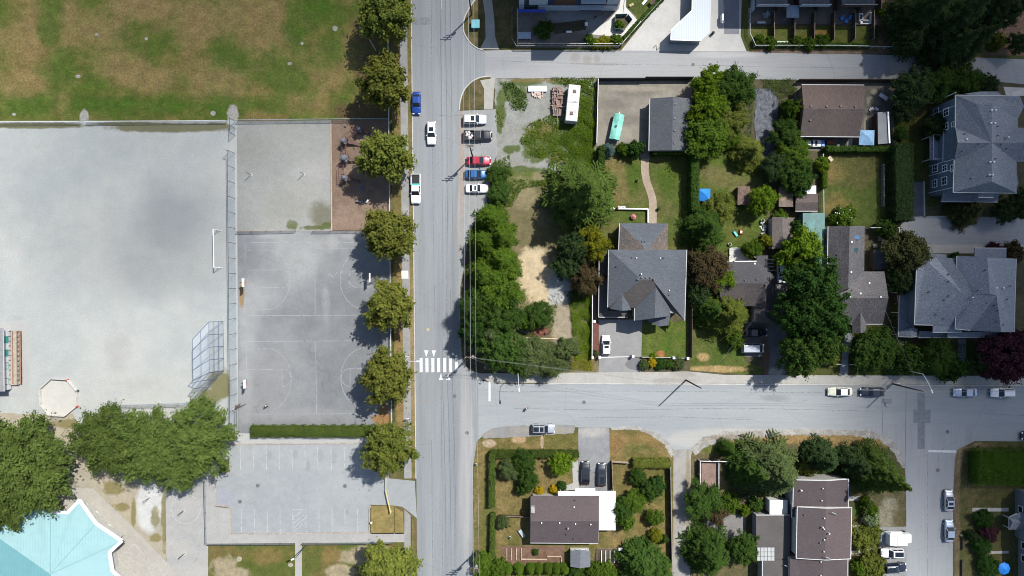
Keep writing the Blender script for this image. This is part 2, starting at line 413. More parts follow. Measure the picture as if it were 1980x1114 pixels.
ground('barkchip_m', (0.135, 0.094, 0.068), (0.17, 0.122, 0.09), 0.1, layers=(([(690, 430, 40, 12), (660, 420, 12, 20)], (0.19, 0.135, 0.1), {'wob': .8, 'ns': .2, 'soft': 1, 'amt': .6}),), fine=0.22, fs=4, mid=0.14)
sheet('playground_bark', [(641, 233), (754, 231), (754, 447), (642, 447)], MATS['barkchip_m'], 0.026)
# verge, sidewalk and kerb along the main street (the street leans a touch to the right as it goes south)
def tilt(x, y): return (x + 11 * y / 1114.0, y)
def strip(x0, x1, y0, y1): return [tilt(x0, y0), tilt(x1, y0), tilt(x1, y1), tilt(x0, y1)]
ground('verge_m', (0.15, 0.105, 0.042), (0.085, 0.075, 0.025), 0.25, layers=(([(772, 620, 9, 60), (775, 790, 9, 50), (768, 560, 8, 40)], (0.2, 0.13, 0.055), {'wob': .6, 'ns': .3, 'soft': 1, 'amt': .7}),), fine=0.2, mid=0.25)
sheet('verge', strip(755, 773, -900, 880), MATS['verge_m'], 0.11, thick=1)
ground('walk_m', (0.19, 0.19, 0.182), (0.225, 0.222, 0.208), 0.15, fine=0.08, mid=0.08)
sheet('sidewalk', strip(772.5, 787, -900, 925), MATS['walk_m'], 0.125, thick=1)
sheet('sidewalk', [(782, 985), (794, 996), (796, 1700), (781, 1700)], MATS['walk_m'], 0.125, thick=1)
ground('verge2_m', (0.085, 0.085, 0.022), (0.15, 0.11, 0.05), 0.2, 0.4, 0.6, layers=(([(797, 620, 6, 80), (799, 760, 6, 80)], (0.21, 0.15, 0.075), {'wob': .5, 'ns': .3, 'soft': 1, 'amt': .7}),), fine=0.2, mid=0.2)
sheet('grass_strip', strip(787, 794.5, -900, 925), MATS['verge2_m'], 0.115, thick=1)
sheet('grass_strip', [(796, 1000), (801, 1010), (806, 1700), (796, 1700)], MATS['verge2_m'], 0.115, thick=1)
sheet('kerb', strip(794.5, 796, -900, 925), CONC, 0.13, thick=1)
# streets
ROADL = ([(870, 60, 30, 60), (835, 320, 15, 150), (850, 560, 20, 150)], (0.17, 0.18, 0.2), {'wob': .6, 'ns': .1, 'soft': 1.2, 'amt': .4})
ground('road_m', (0.172, 0.184, 0.19), (0.198, 0.208, 0.212), 0.05, layers=(ROADL,
    ([(900, 900, 12, 200), (893, 560, 5, 150), (890, 420, 5, 60), (906, 860, 10, 40)], (0.27, 0.262, 0.25), {'wob': .4, 'ns': .1, 'soft': 1, 'amt': .7}),
    ([(893, 245, 4, 30), (890, 350, 4, 60), (888, 450, 4, 60)], (0.25, 0.21, 0.18), {'wob': .5, 'ns': .3, 'soft': 1, 'amt': .6})), fine=0.07, mid=0.09, ms=.35, cracks=0.05, stretch=(3.0, 0.12))
sheet('main_street', [tilt(796, -900), (912, -900), (921, -4), (908, 14), (899, 38), (898, 62), (908, 82), (926, 95), (938, 98), (938, 152), (918, 158), (902, 172), (893, 192), (890, 215), (890, 640), (893, 690), (905, 715), (932, 735), (932, 838), (922, 855), (915, 900), (912, 1700), tilt(796, 1700)], MATS['road_m'], 0.018)
ground('cross_m', (0.215, 0.23, 0.232), (0.242, 0.255, 0.255), 0.06, layers=(
    ([(1500, 770, 25, 6), (1750, 830, 60, 8)], (0.16, 0.165, 0.17), {'wob': .8, 'ns': .2, 'soft': 1, 'amt': .6}),
    ([(1130, 836, 90, 8), (1500, 838, 220, 8), (1320, 850, 40, 15), (1400, 838, 60, 10)], (0.31, 0.3, 0.275), {'wob': .7, 'ns': .2, 'soft': 1, 'amt': .8})), fine=0.06, mid=0.05, cracks=0.05, stretch=(0.25, 3.0))
sheet('cross_street', [(925, 735), (960, 742), (1500, 744), (2900, 752), (2900, 858), (1885, 853), (1850, 870), (1755, 870), (1720, 845), (1680, 836), (1560, 834), (1420, 838), (1360, 845), (1335, 868), (1303, 870), (1275, 840), (1230, 828), (1110, 826), (985, 826), (945, 834), (925, 850)], MATS['cross_m'], 0.022)
ground('side_m', (0.232, 0.238, 0.242), (0.254, 0.26, 0.262), 0.06, layers=(([(1800, 880, 40, 30)], (0.27, 0.27, 0.265), {'wob': .5, 'ns': .1, 'soft': 1, 'amt': .5}),), fine=0.06, mid=0.05, cracks=0.05, stretch=(3.0, 0.25))
sheet('side_street', [(1680, 822), (1880, 820), (1880, 853), (1852, 866), (1846, 890), (1843, 950), (1840, 1700), (1756, 1700), (1752, 960), (1750, 900), (1740, 872), (1715, 848), (1680, 836)], MATS['side_m'], 0.026)
ground('gshoulder_m', (0.27, 0.26, 0.235), (0.215, 0.2, 0.175), 0.5, layers=(([(1420, 846, 60, 5), (1560, 844, 60, 4)], (0.17, 0.14, 0.1), {'wob': 1.0, 'ns': .6, 'soft': .8, 'amt': .7}),), fine=0.22, fs=2.5, mid=0.2)
sheet('gravel_shoulder', [(1338, 868), (1352, 850), (1400, 834), (1500, 831), (1600, 830), (1680, 832), (1722, 846), (1742, 872), (1752, 905), (1744, 905), (1728, 876), (1700, 850), (1640, 842), (1560, 842), (1470, 846), (1400, 853), (1362, 864), (1346, 880)], MATS['gshoulder_m'], 0.034, jag=2.2, step=5)
sheet('gravel_shoulder', [(1180, 826), (1230, 824), (1270, 836), (1296, 858), (1304, 880), (1298, 884), (1284, 860), (1260, 842), (1230, 831), (1182, 832)], MATS['gshoulder_m'], 0.034, jag=1.2, step=5)
PATCH = plain('patch_asphalt', (0.16, 0.17, 0.18), 0.95, .1)
for q in ([(1774, 760), (1788, 760), (1788, 868), (1774, 868)], [(1766, 792), (1774, 792), (1774, 818), (1766, 818)], [(1788, 792), (1799, 792), (1799, 818), (1788, 818)], [(1704, 771), (1724, 771), (1724, 781), (1704, 781)]):
    sheet('road_patch', q, PATCH, 0.030)
sheet('road_patch', [(797, 34), (832, 34), (832, 48), (797, 48)], plain('patch2', (0.165, 0.172, 0.182), .95, .1), 0.022)
ground('lane_m', (0.218, 0.222, 0.222), (0.248, 0.25, 0.248), 0.06, layers=(
    ([(1112, 112, 9, 9), (1136, 115, 8, 9), (1154, 114, 6, 7), (1160, 124, 45, 2)], (0.2, 0.185, 0.165), {'wob': .6, 'ns': .6, 'soft': .9, 'amt': .7}),
    ([(1400, 106, 60, 6)], (0.3, 0.3, 0.295), {'wob': .5, 'ns': .2, 'soft': 1})), fine=0.06, mid=0.05, cracks=0.04, stretch=(0.25, 3.0))
sheet('back_lane', [(938, 98), (968, 97), (1440, 99), (1600, 104), (1800, 108), (2900, 150), (2900, 190), (1980, 163), (1860, 152), (1700, 156), (1400, 153), (1150, 151), (938, 152)], MATS['lane_m'], 0.022)
ground('glane_m', (0.25, 0.24, 0.22), (0.215, 0.205, 0.185), 0.12, layers=(([(1298, 980, 5, 120), (1330, 960, 5, 90)], (0.17, 0.135, 0.07), {'wob': .6, 'ns': .4, 'soft': .8, 'amt': .7}),), fine=0.12, mid=0.1)
sheet('gravel_lane', [(1285, 845), (1350, 845), (1336, 880), (1332, 1700), (1294, 1700), (1302, 880)], MATS['glane_m'], 0.018)
# --- the long block east of the street
ground('yard_m', (0.055, 0.05, 0.03), (0.075, 0.065, 0.035), 0.1, fine=0.2, mid=0.25)
sheet('yard_ground', [(896, 150), (3000, 165), (3000, 745), (905, 722), (889, 640)], MATS['yard_m'], 0.008)
ground('shoulder_m', (0.225, 0.228, 0.222), (0.2, 0.205, 0.2), 0.15, layers=(([(893, 300, 5, 120)], (0.24, 0.2, 0.17), {'wob': .5, 'ns': .3, 'soft': .8}),), fine=0.11, mid=0.08)
sheet('parking_shoulder', [(889, 212), (959, 212), (962, 300), (950, 320), (944, 375), (940, 400), (915, 430), (905, 470), (889, 560)], MATS['shoulder_m'], 0.024, jag=1)
ground('wlot_m', (0.195, 0.198, 0.182), (0.175, 0.172, 0.15), 0.12, layers=(
    ([(985, 175, 18, 20), (1003, 190, 16, 24), (968, 205, 9, 40), (1010, 160, 40, 7), (1060, 270, 50, 34), (1120, 240, 30, 80), (1040, 300, 30, 14), (1095, 158, 40, 6), (985, 290, 12, 8), (1000, 288, 8, 8), (1000, 330, 60, 8), (965, 245, 6, 14)], (0.055, 0.075, 0.016), {'wob': 1.0, 'ns': .5, 'soft': .5, 'amt': .9}),
    ([(1050, 250, 25, 18), (1080, 305, 20, 10), (1030, 155, 60, 4)], (0.13, 0.1, 0.04), {'wob': .9, 'ns': .5, 'soft': .6, 'amt': .8})), fine=0.16, mid=0.14)
sheet('gravel_lot', [(956, 152), (1152, 152), (1152, 330), (960, 332)], MATS['wlot_m'], 0.020, jag=1.5)
ground('sandlot_m', (0.095, 0.085, 0.04), (0.125, 0.105, 0.055), 0.15, layers=(
    ([(1038, 530, 36, 44), (1045, 562, 30, 32), (1032, 500, 24, 24)], (0.38, 0.305, 0.195), {'wob': 1.1, 'ns': .3, 'soft': .5, 'amt': .92}),
    ([(1080, 560, 22, 36)], (0.26, 0.27, 0.25), {'wob': .6, 'ns': .4, 'soft': .5}),
    ([(1085, 625, 22, 40), (1090, 660, 16, 22)], (0.22, 0.185, 0.13), {'wob': .7, 'ns': .4, 'soft': .6}),
    ([(1020, 345, 60, 18), (985, 345, 20, 20)], (0.06, 0.08, 0.016), {'wob': .8, 'ns': .4, 'soft': .6}),
    ([(1005, 370, 30, 30), (1040, 345, 14, 12)], (0.17, 0.145, 0.08), {'wob': .9, 'ns': .4, 'soft': .8, 'amt': .8}),
    ([(1150, 690, 30, 30), (1120, 680, 25, 20)], (0.13, 0.1, 0.04), {'wob': .8, 'ns': .4, 'soft': .8, 'amt': .8})), fine=0.18, mid=0.2)
sheet('vacant_lot', [(945, 330), (1152, 328), (1150, 480), (1157, 720), (1010, 722), (935, 715), (945, 420)], MATS['sandlot_m'], 0.016)
ground('padb_m', (0.15, 0.135, 0.11), (0.185, 0.168, 0.14), 0.15, layers=(([(1190, 200, 25, 12), (1215, 235, 25, 10), (1230, 180, 50, 8)], (0.115, 0.105, 0.09), {'wob': .9, 'ns': .25, 'soft': 1, 'amt': .6}), ([(1200, 255, 30, 12), (1235, 172, 60, 5)], (0.22, 0.195, 0.15), {'wob': .9, 'ns': .3, 'soft': .9, 'amt': .6})), fine=0.1, mid=0.12, cracks=0.1)
sheet('garage_yard', [(1155, 157), (1338, 156), (1338, 200), (1256, 200), (1256, 310), (1240, 310), (1232, 278), (1152, 282)], MATS['padb_m'], 0.018)
LB = dict(fine=0.3, mid=0.28, fs=2.5)
ground('lawnb_m', (0.05, 0.07, 0.014), (0.078, 0.076, 0.024), 0.12, 0.4, 0.62, layers=(([(1190, 320, 22, 25), (1200, 370, 30, 25), (1225, 310, 14, 12)], (0.115, 0.09, 0.035), {'wob': .8, 'ns': .3, 'soft': .9, 'amt': .8}), ([(1225, 340, 14, 40), (1290, 345, 20, 30)], (0.042, 0.066, 0.009), {'wob': .6, 'ns': .3, 'soft': .9})), **LB)
sheet('back_lawn', [(1160, 300), (1338, 290), (1338, 500), (1160, 500)], MATS['lawnb_m'], 0.016)
ground('lawnc_m', (0.045, 0.072, 0.01), (0.065, 0.072, 0.018), 0.12, 0.4, 0.62, layers=(([(1390, 340, 40, 20), (1440, 370, 30, 25)], (0.1, 0.085, 0.035), {'wob': .8, 'ns': .3, 'soft': .9, 'amt': .7}),), **LB)
sheet('back_lawn', [(1342, 285), (1470, 285), (1480, 400), (1475, 500), (1342, 500)], MATS['lawnc_m'], 0.016)
ground('lawnd_m', (0.042, 0.06, 0.011), (0.06, 0.058, 0.018), 0.1, 0.4, 0.6, layers=(([(1605, 330, 25, 20), (1620, 400, 30, 22)], (0.12, 0.085, 0.03), {'wob': .8, 'ns': .25, 'soft': 1, 'amt': .7}),), **LB)
sheet('back_lawn', [(1586, 294), (1722, 292), (1722, 440), (1586, 440)], MATS['lawnd_m'], 0.016)
TAN = ground('tanpath_m', (0.24, 0.19, 0.14), (0.27, 0.22, 0.17), 0.3, fine=0.1, mid=0.1)
pth = smooth_line([(1247, 308), (1247, 330), (1250, 350), (1257, 370), (1262, 390), (1262, 432)])
sheet('garden_path', [(x - 7.5, y) for x, y in pth] + [(x + 7.5, y) for x, y in pth[::-1]], TAN, 0.06, thick=1)
ground('drive_m', (0.185, 0.183, 0.178), (0.205, 0.203, 0.196), 0.2, fine=0.06, mid=0.06, cracks=0.08)
sheet('driveway', [(1157, 618), (1242, 618), (1240, 690), (1158, 691)], MATS['drive_m'], 0.024)
ground('drive2_m', (0.215, 0.213, 0.205), (0.19, 0.188, 0.185), 0.2, layers=(([(1228, 704, 18, 12)], (0.13, 0.13, 0.133), {'wob': .3, 'ns': .3, 'soft': .2}),), fine=0.08, mid=0.06, cracks=0.1)
sheet('driveway', [(1158, 692), (1240, 692), (1242, 700), (1240, 722), (1157, 722)], MATS['drive2_m'], 0.026)
sheet('driveway_seam', [(1158, 690.4), (1225, 689.4), (1225, 690.6), (1158, 691.6)], WHITE, 0.030)
ground('brick_m', (0.13, 0.055, 0.042), (0.105, 0.05, 0.04), 0.4, fine=0.2, fs=5, mid=0.1)
sheet('brick_path', [(1144, 625), (1158, 622), (1158, 690), (1144, 690)], MATS['brick_m'], 0.028)
ground('lawnf_m', (0.048, 0.078, 0.011), (0.07, 0.085, 0.018), 0.2, 0.4, 0.6, layers=(([(1276, 684, 9, 6)], (0.2, 0.1, 0.035), {'wob': .7, 'ns': .6, 'soft': .7}),), **LB)
sheet('front_lawn', [(1242, 628), (1331, 620), (1331, 692), (1240, 692)], MATS['lawnf_m'], 0.022)
ground('lawng_m', (0.045, 0.07, 0.012), (0.07, 0.078, 0.02), 0.15, 0.4, 0.62, layers=(([(1390, 714, 52, 7), (1360, 690, 12, 8)], (0.24, 0.17, 0.075), {'wob': .5, 'ns': .4, 'soft': .6}),), **LB)
sheet('front_lawn', [(1334, 560), (1440, 600), (1440, 700), (1490, 715), (1490, 724), (1440, 724), (1334, 716)], MATS['lawng_m'], 0.020)
ground('driveC_m', (0.1, 0.098, 0.098), (0.125, 0.12, 0.118), 0.3, layers=(([(1500, 720, 15, 10)], (0.24, 0.23, 0.2), {'wob': .9, 'ns': .6, 'soft': .5}), ([(1480, 690, 8, 40)], (0.1, 0.065, 0.045), {'wob': .6, 'ns': .4, 'soft': .8})), fine=0.12, mid=0.12)
sheet('driveway', [(1440, 626), (1514, 500), (1524, 500), (1518, 728), (1478, 728), (1476, 690), (1440, 690)], MATS['driveC_m'], 0.024)
sheet('front_lawn', [(1560, 640), (1712, 628), (1738, 660), (1960, 660), (1960, 728), (1520, 728)], MATS['lawnd_m'], 0.018)
ground('walkE_m', (0.27, 0.262, 0.232), (0.295, 0.285, 0.255), 0.2, fine=0.08, mid=0.07, layers=(([(1320, 724, 22, 6), (1300, 735, 40, 4)], (0.22, 0.21, 0.185), {'wob': .7, 'ns': .4, 'soft': .8, 'amt': .7}),))
sheet('sidewalk', [(930, 722), (1060, 721), (1290, 719), (1330, 718), (1400, 725), (2900, 730), (2900, 748), (1500, 742), (1060, 741), (950, 740), (935, 733)], MATS['walkE_m'], 0.12, thick=1)
sheet('corner_ramp', [(908, 716), (930, 722), (935, 733), (926, 736), (912, 728)], MATS['walkE_m'], 0.10, thick=1)
kb = [(1060, 741), (1300, 741.6), (1500, 742.5), (2900, 748.5)]
sheet('kerb', [(x, y) for x, y in kb] + [(x, y + 2) for x, y in kb[::-1]], CONC, 0.13, thick=1)
# ramp islands at the lane mouth
ground('islandn_m', (0.055, 0.055, 0.02), (0.1, 0.075, 0.035), 0.4, 0.4, 0.6, fine=0.2, mid=0.2)
cn = smooth_line([(924, -8), (909, 12), (897, 36), (896, 62), (908, 83), (922, 94), (934, 98)])
def offs(pl, d):
    out = []
    for i, p in enumerate(pl):
        a, b = pl[max(i - 1, 0)], pl[min(i + 1, len(pl) - 1)]
        l = math.hypot(b[0] - a[0], b[1] - a[1]) or 1
        out.append((p[0] - (b[1] - a[1]) / l * d, p[1] + (b[0] - a[0]) / l * d))
    return out
sheet('grass_island', cn + [(939, 76), (938, 20), (931, -20)], MATS['islandn_m'], 0.11, thick=1)
sheet('kerb', cn + offs(cn, -2.2)[::-1], CONC, 0.14, thick=1)
ci = offs(cn, -2.2)
cs_ = smooth_line([(949, 149), (930, 151), (912, 160), (898, 176), (891, 196), (889.5, 214)])
sheet('grass_island', cs_ + [(936, 212), (936, 172), (928, 158), (949, 151)], MATS['islandn_m'], 0.11, thick=1)
sheet('kerb', cs_ + offs(cs_, 2.2)[::-1], CONC, 0.14, thick=1)
sheet('sidewalk', [(931, -20), (949, -20), (956, 40), (957, 70), (965, 96), (928, 95), (939, 74), (938, 30)], MATS['walkE_m'], 0.125, thick=1)
sheet('sidewalk', [(928, 156), (958, 151), (955, 176), (953, 212), (936, 212), (936, 172)], MATS['walkE_m'], 0.125, thick=1)
sheet('verge', [(949, -20), (1000, -20), (1000, 92), (968, 96), (957, 70), (956, 40)], MATS['islandn_m'], 0.11, thick=1)
# --- north block (flats, plaza, townhouses)
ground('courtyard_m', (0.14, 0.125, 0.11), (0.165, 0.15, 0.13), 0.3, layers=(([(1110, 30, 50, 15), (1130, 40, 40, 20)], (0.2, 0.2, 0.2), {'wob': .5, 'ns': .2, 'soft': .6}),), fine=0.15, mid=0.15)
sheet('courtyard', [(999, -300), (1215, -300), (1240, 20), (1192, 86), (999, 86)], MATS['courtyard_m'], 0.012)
PALE = ground('plaza_m', (0.42, 0.41, 0.385), (0.46, 0.445, 0.41), 0.15, fine=0.05, mid=0.05)
sheet('plaza', [(1214, -60), (1196, 18), (1176, 40), (1138, 66), (1200, 72), (1216, 62), (1235, 42), (1210, 14), (1212, -60)], PALE, 0.03)
ground('darksoil_m', (0.055, 0.05, 0.03), (0.07, 0.055, 0.04), 0.4, fine=0.2, mid=0.2)
sheet('planting_bed', [(1068, 46), (1132, 38), (1133, 58), (1072, 66)], MATS['darksoil_m'], 0.022)
sheet('planting_bed', [(999, 86), (1192, 86), (1236, 40), (1290, -20), (1300, -20), (1204, 90), (990, 90)], MATS['darksoil_m'], 0.016)
ground('lawnn_m', (0.045, 0.062, 0.014), (0.06, 0.07, 0.018), 0.2, **LB)
sheet('front_lawn', [(1212, -40), (1300, -60), (1236, 38), (1211, 14)], MATS['lawnn_m'], 0.022)
ground('ramp_m', (0.34, 0.335, 0.315), (0.375, 0.365, 0.34), 0.12, fine=0.06, mid=0.06)
sheet('plaza', [(1290, -200), (1440, -200), (1432, 70), (1444, 101), (1200, 99), (1296, -20)], MATS['ramp_m'], 0.018)
ground('ramp2_m', (0.16, 0.165, 0.175), (0.18, 0.185, 0.195), 0.2, fine=0.1, mid=0.08)
sheet('ramp_surface', [(1389, -200), (1430, -200), (1429, 66), (1400, 66), (1400, 30)], MATS['ramp2_m'], 0.026)
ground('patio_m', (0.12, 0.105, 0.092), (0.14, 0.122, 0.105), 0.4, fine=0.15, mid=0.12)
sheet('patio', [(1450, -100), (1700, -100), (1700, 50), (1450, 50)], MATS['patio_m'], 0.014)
ground('lawnt_m', (0.06, 0.078, 0.012), (0.085, 0.085, 0.025), 0.3, layers=(([(1590, 66, 22, 8)], (0.14, 0.09, 0.03), {'wob': .7, 'ns': .5, 'soft': .9}),), **LB)
sheet('townhouse_lawn', [(1446, 50), (1682, 50), (1682, 94), (1462, 92), (1446, 70)], MATS['lawnt_m'], 0.016)
ground('redsoil_m', (0.16, 0.095, 0.06), (0.13, 0.08, 0.055), 0.3, fine=0.2, mid=0.15)
sheet('bare_soil', [(1697, -60), (2900, -60), (2900, 115), (1780, 106), (1697, 100)], MATS['redsoil_m'], 0.012)
ground('verge3_m', (0.1, 0.075, 0.055), (0.14, 0.1, 0.07), 0.4, fine=0.25, mid=0.2)
sheet('verge', [(1444, 101), (1462, 96), (1735, 99), (1735, 104), (1600, 105)], MATS['verge3_m'], 0.03)
# --- side lane by the blue-grey houses
sheet('side_lane', [(1742, 421), (2900, 410), (2900, 474), (1740, 473)], MATS['lane_m'], 0.022)
sheet('driveway', [(1750, 352), (1785, 352), (1786, 421), (1748, 421)], ground('driveE_m', (0.11, 0.112, 0.122), (0.13, 0.13, 0.138), 0.3, fine=0.1, mid=0.1), 0.026)
sheet('driveway_edge', [(1785, 350), (1788, 350), (1789, 421), (1786, 421)], CONC, 0.05, thick=1)
sheet('driveway_edge', [(1743, 419), (1850, 417), (1850, 420), (1742, 422)], CONC, 0.05, thick=1)
sheet('driveway', [(1790, 473), (2900, 473), (2900, 490), (1790, 490)], ground('driveF_m', (0.3, 0.29, 0.26), (0.33, 0.31, 0.28), 0.3, fine=0.06, mid=0.05), 0.05, thick=1)
sheet('garden_path', [(1632, 650), (1642, 642), (1650, 650), (1640, 690), (1640, 728), (1622, 728), (1628, 690)], ground('stonepath_m', (0.2, 0.205, 0.21), (0.16, 0.165, 0.175), 0.9, fine=0.2, mid=0.2), 0.04, thick=1)
sheet('garden_path', [(1737, 660), (1748, 660), (1748, 728), (1740, 728)], TAN, 0.04, thick=1)
sheet('garden_path', [(1852, 655), (1868, 655), (1866, 728), (1852, 728)], MATS['stonepath_m'], 0.04, thick=1)
sheet('back_lawn', [(1730, 190), (1812, 190), (1812, 400), (1750, 400), (1750, 352), (1730, 352)], MATS['lawnd_m'], 0.018)
sheet('lane_strip', [(1940, 168), (2100, 175), (2100, 190), (1945, 184)], CONC, 0.03)
sheet('garage_yard', [(1536, 158), (1728, 160), (1728, 292), (1536, 292)], ground('fyard_m', (0.1, 0.09, 0.075), (0.14, 0.125, 0.105), 0.3, layers=(([(1682, 195, 8, 8), (1690, 178, 6, 6), (1675, 245, 5, 20)], (0.24, 0.21, 0.15), {'wob': .7, 'ns': .7, 'soft': .8}),), fine=0.15, mid=0.15), 0.014)
sheet('concrete_path', [(1640, 265), (1648, 265), (1648, 288), (1638, 288)], CONC, 0.03)
ground('tarp_m', (0.075, 0.082, 0.095), (0.11, 0.115, 0.125), 0.9, 0.35, 0.65, fine=0.25, fs=2.2, mid=0.25, ms=1.5)
# --- south blocks
ground('corner_m', (0.085, 0.078, 0.022), (0.14, 0.105, 0.042), 0.12, 0.4, 0.62, layers=(
    ([(946, 858, 13, 8), (1048, 855, 3, 14)], (0.25, 0.195, 0.13), {'wob': .4, 'ns': .5, 'soft': .4}), ([(1003, 850, 14, 7)], (0.25, 0.18, 0.1), {'wob': .5, 'ns': .5, 'soft': .5}),
    ([(1230, 862, 26, 10), (945, 1010, 15, 60)], (0.06, 0.075, 0.016), {'wob': .6, 'ns': .4, 'soft': .9, 'amt': .7}),
    ([(1260, 850, 35, 14), (1200, 850, 20, 14)], (0.16, 0.105, 0.042), {'wob': .8, 'ns': .3, 'soft': 1, 'amt': .7}), ([(1192, 862, 10, 20)], (0.15, 0.085, 0.035), {'wob': .6, 'ns': .4, 'soft': 1, 'amt': .7}),
    ([(1020, 930, 40, 30), (1000, 960, 20, 30), (1220, 920, 30, 15)], (0.12, 0.09, 0.035), {'wob': .8, 'ns': .3, 'soft': 1, 'amt': .7})), **LB)
sheet('corner_lawn', [(920, 850), (985, 846), (1010, 843), (1112, 838), (1122, 832), (1180, 826), (1222, 826), (1260, 834), (1290, 858), (1303, 884), (1301, 1700), (913, 1700), (916, 900)], MATS['corner_m'], 0.014, jag=1)
ground('layby_m', (0.2, 0.185, 0.165), (0.175, 0.172, 0.168), 0.2, layers=(([(1060, 832, 60, 6)], (0.22, 0.2, 0.165), {'wob': .6, 'ns': .3, 'soft': 1, 'amt': .8}),), fine=0.12, mid=0.1)
sheet('layby', [(930, 842), (950, 829), (985, 823), (1112, 822), (1110, 838), (1000, 845), (935, 848)], MATS['layby_m'], 0.026, jag=.8)
ground('driveG_m', (0.19, 0.19, 0.19), (0.16, 0.162, 0.165), 0.15, layers=(([(1148, 835, 30, 10)], (0.26, 0.25, 0.23), {'wob': .6, 'ns': .3, 'soft': .8}),), fine=0.09, mid=0.12, cracks=0.1)
sheet('driveway', [(1118, 826), (1178, 826), (1180, 950), (1119, 950)], MATS['driveG_m'], 0.030)
sheet('concrete_path', [(1106, 893), (1118, 890), (1119, 948), (1070, 948), (1108, 934)], MATS['pad_m'], 0.020)
ground('bedsoil_m', (0.1, 0.06, 0.04), (0.13, 0.08, 0.055), 0.5, fine=0.25, mid=0.2)
sheet('planting_bed', [(965, 1056), (1092, 1056), (1092, 1092), (980, 1092)], MATS['bedsoil_m'], 0.020, jag=1)
sheet('planting_bed', [(1153, 1062), (1215, 1060), (1215, 1090), (1145, 1092)], ground('bedsoil2_m', (0.05, 0.042, 0.03), (0.07, 0.055, 0.04), 0.5, fine=0.25, mid=0.2), 0.020)
ground('seyard_m', (0.06, 0.058, 0.025), (0.1, 0.08, 0.04), 0.15, 0.4, 0.6, layers=(
    ([(1500, 848, 200, 9), (1640, 850, 110, 12), (1400, 850, 60, 10), (1720, 858, 20, 8)], (0.185, 0.125, 0.05), {'wob': .7, 'ns': .25, 'soft': .8}),
    ([(1400, 862, 50, 10), (1380, 870, 30, 8)], (0.075, 0.085, 0.022), {'wob': .7, 'ns': .3, 'soft': .8}),
    ([(1710, 1000, 18, 25), (1720, 975, 14, 14)], (0.2, 0.185, 0.13), {'wob': .7, 'ns': .4, 'soft': .8, 'amt': .8}), ([(1668, 985, 18, 18)], (0.04, 0.07, 0.012), {'wob': .4, 'ns': .4, 'soft': .6})), **LB)
sheet('corner_lawn', [(1342, 872), (1365, 848), (1420, 838), (1560, 832), (1680, 838), (1716, 852), (1736, 875), (1748, 905), (1752, 960), (1752, 1700), (1336, 1700), (1337, 900)], MATS['seyard_m'], 0.014, jag=1)
sheet('driveway', [(1360, 1010), (1395, 995), (1442, 995), (1442, 1035), (1400, 1045), (1360, 1040)], ground('driveH_m', (0.165, 0.155, 0.15), (0.145, 0.138, 0.135), 0.3, fine=0.1, mid=0.1), 0.022, jag=1)
sheet('parking_bay', [(1700, 1020), (1756, 1018), (1756, 1125), (1700, 1125)], MATS['shoulder_m'], 0.022)
sheet('concrete_path', [(1640, 960), (1680, 960), (1680, 968), (1640, 968)], CONC, 0.03)
sheet('concrete_path', [(1640, 1066), (1690, 1060), (1690, 1068), (1640, 1073)], CONC, 0.03)
sheet('concrete_path', [(1640, 1016), (1676, 1016), (1676, 1020), (1640, 1020)], CONC, 0.03)
ground('reyard_m', (0.055, 0.06, 0.02), (0.09, 0.075, 0.03), 0.12, 0.4, 0.6, layers=(([(1870, 862, 40, 8), (1852, 880, 10, 30)], (0.17, 0.125, 0.07), {'wob': .6, 'ns': .3, 'soft': .8}), ([(1850, 1000, 6, 120)], (0.13, 0.09, 0.06), {'wob': .6, 'ns': .3, 'soft': .8, 'amt': .7})), **LB)
sheet('corner_lawn', [(1850, 868), (1888, 855), (2900, 858), (2900, 1700), (1842, 1700), (1845, 900)], MATS['reyard_m'], 0.016, jag=1)
sheet('concrete_path', [(1880, 982), (1950, 982), (1950, 989), (1880, 989)], CONC, 0.04, thick=1)
sheet('concrete_path', [(1912, 1066), (1950, 1065), (1950, 1070), (1912, 1071)], CONC, 0.04, thick=1)
sheet('planting_bed', [(1357, 890), (1388, 890), (1388, 943), (1357, 943)], ground('pinkbed_m', (0.2, 0.135, 0.115), (0.17, 0.12, 0.1), 0.5, fine=0.2, mid=0.15), 0.024)

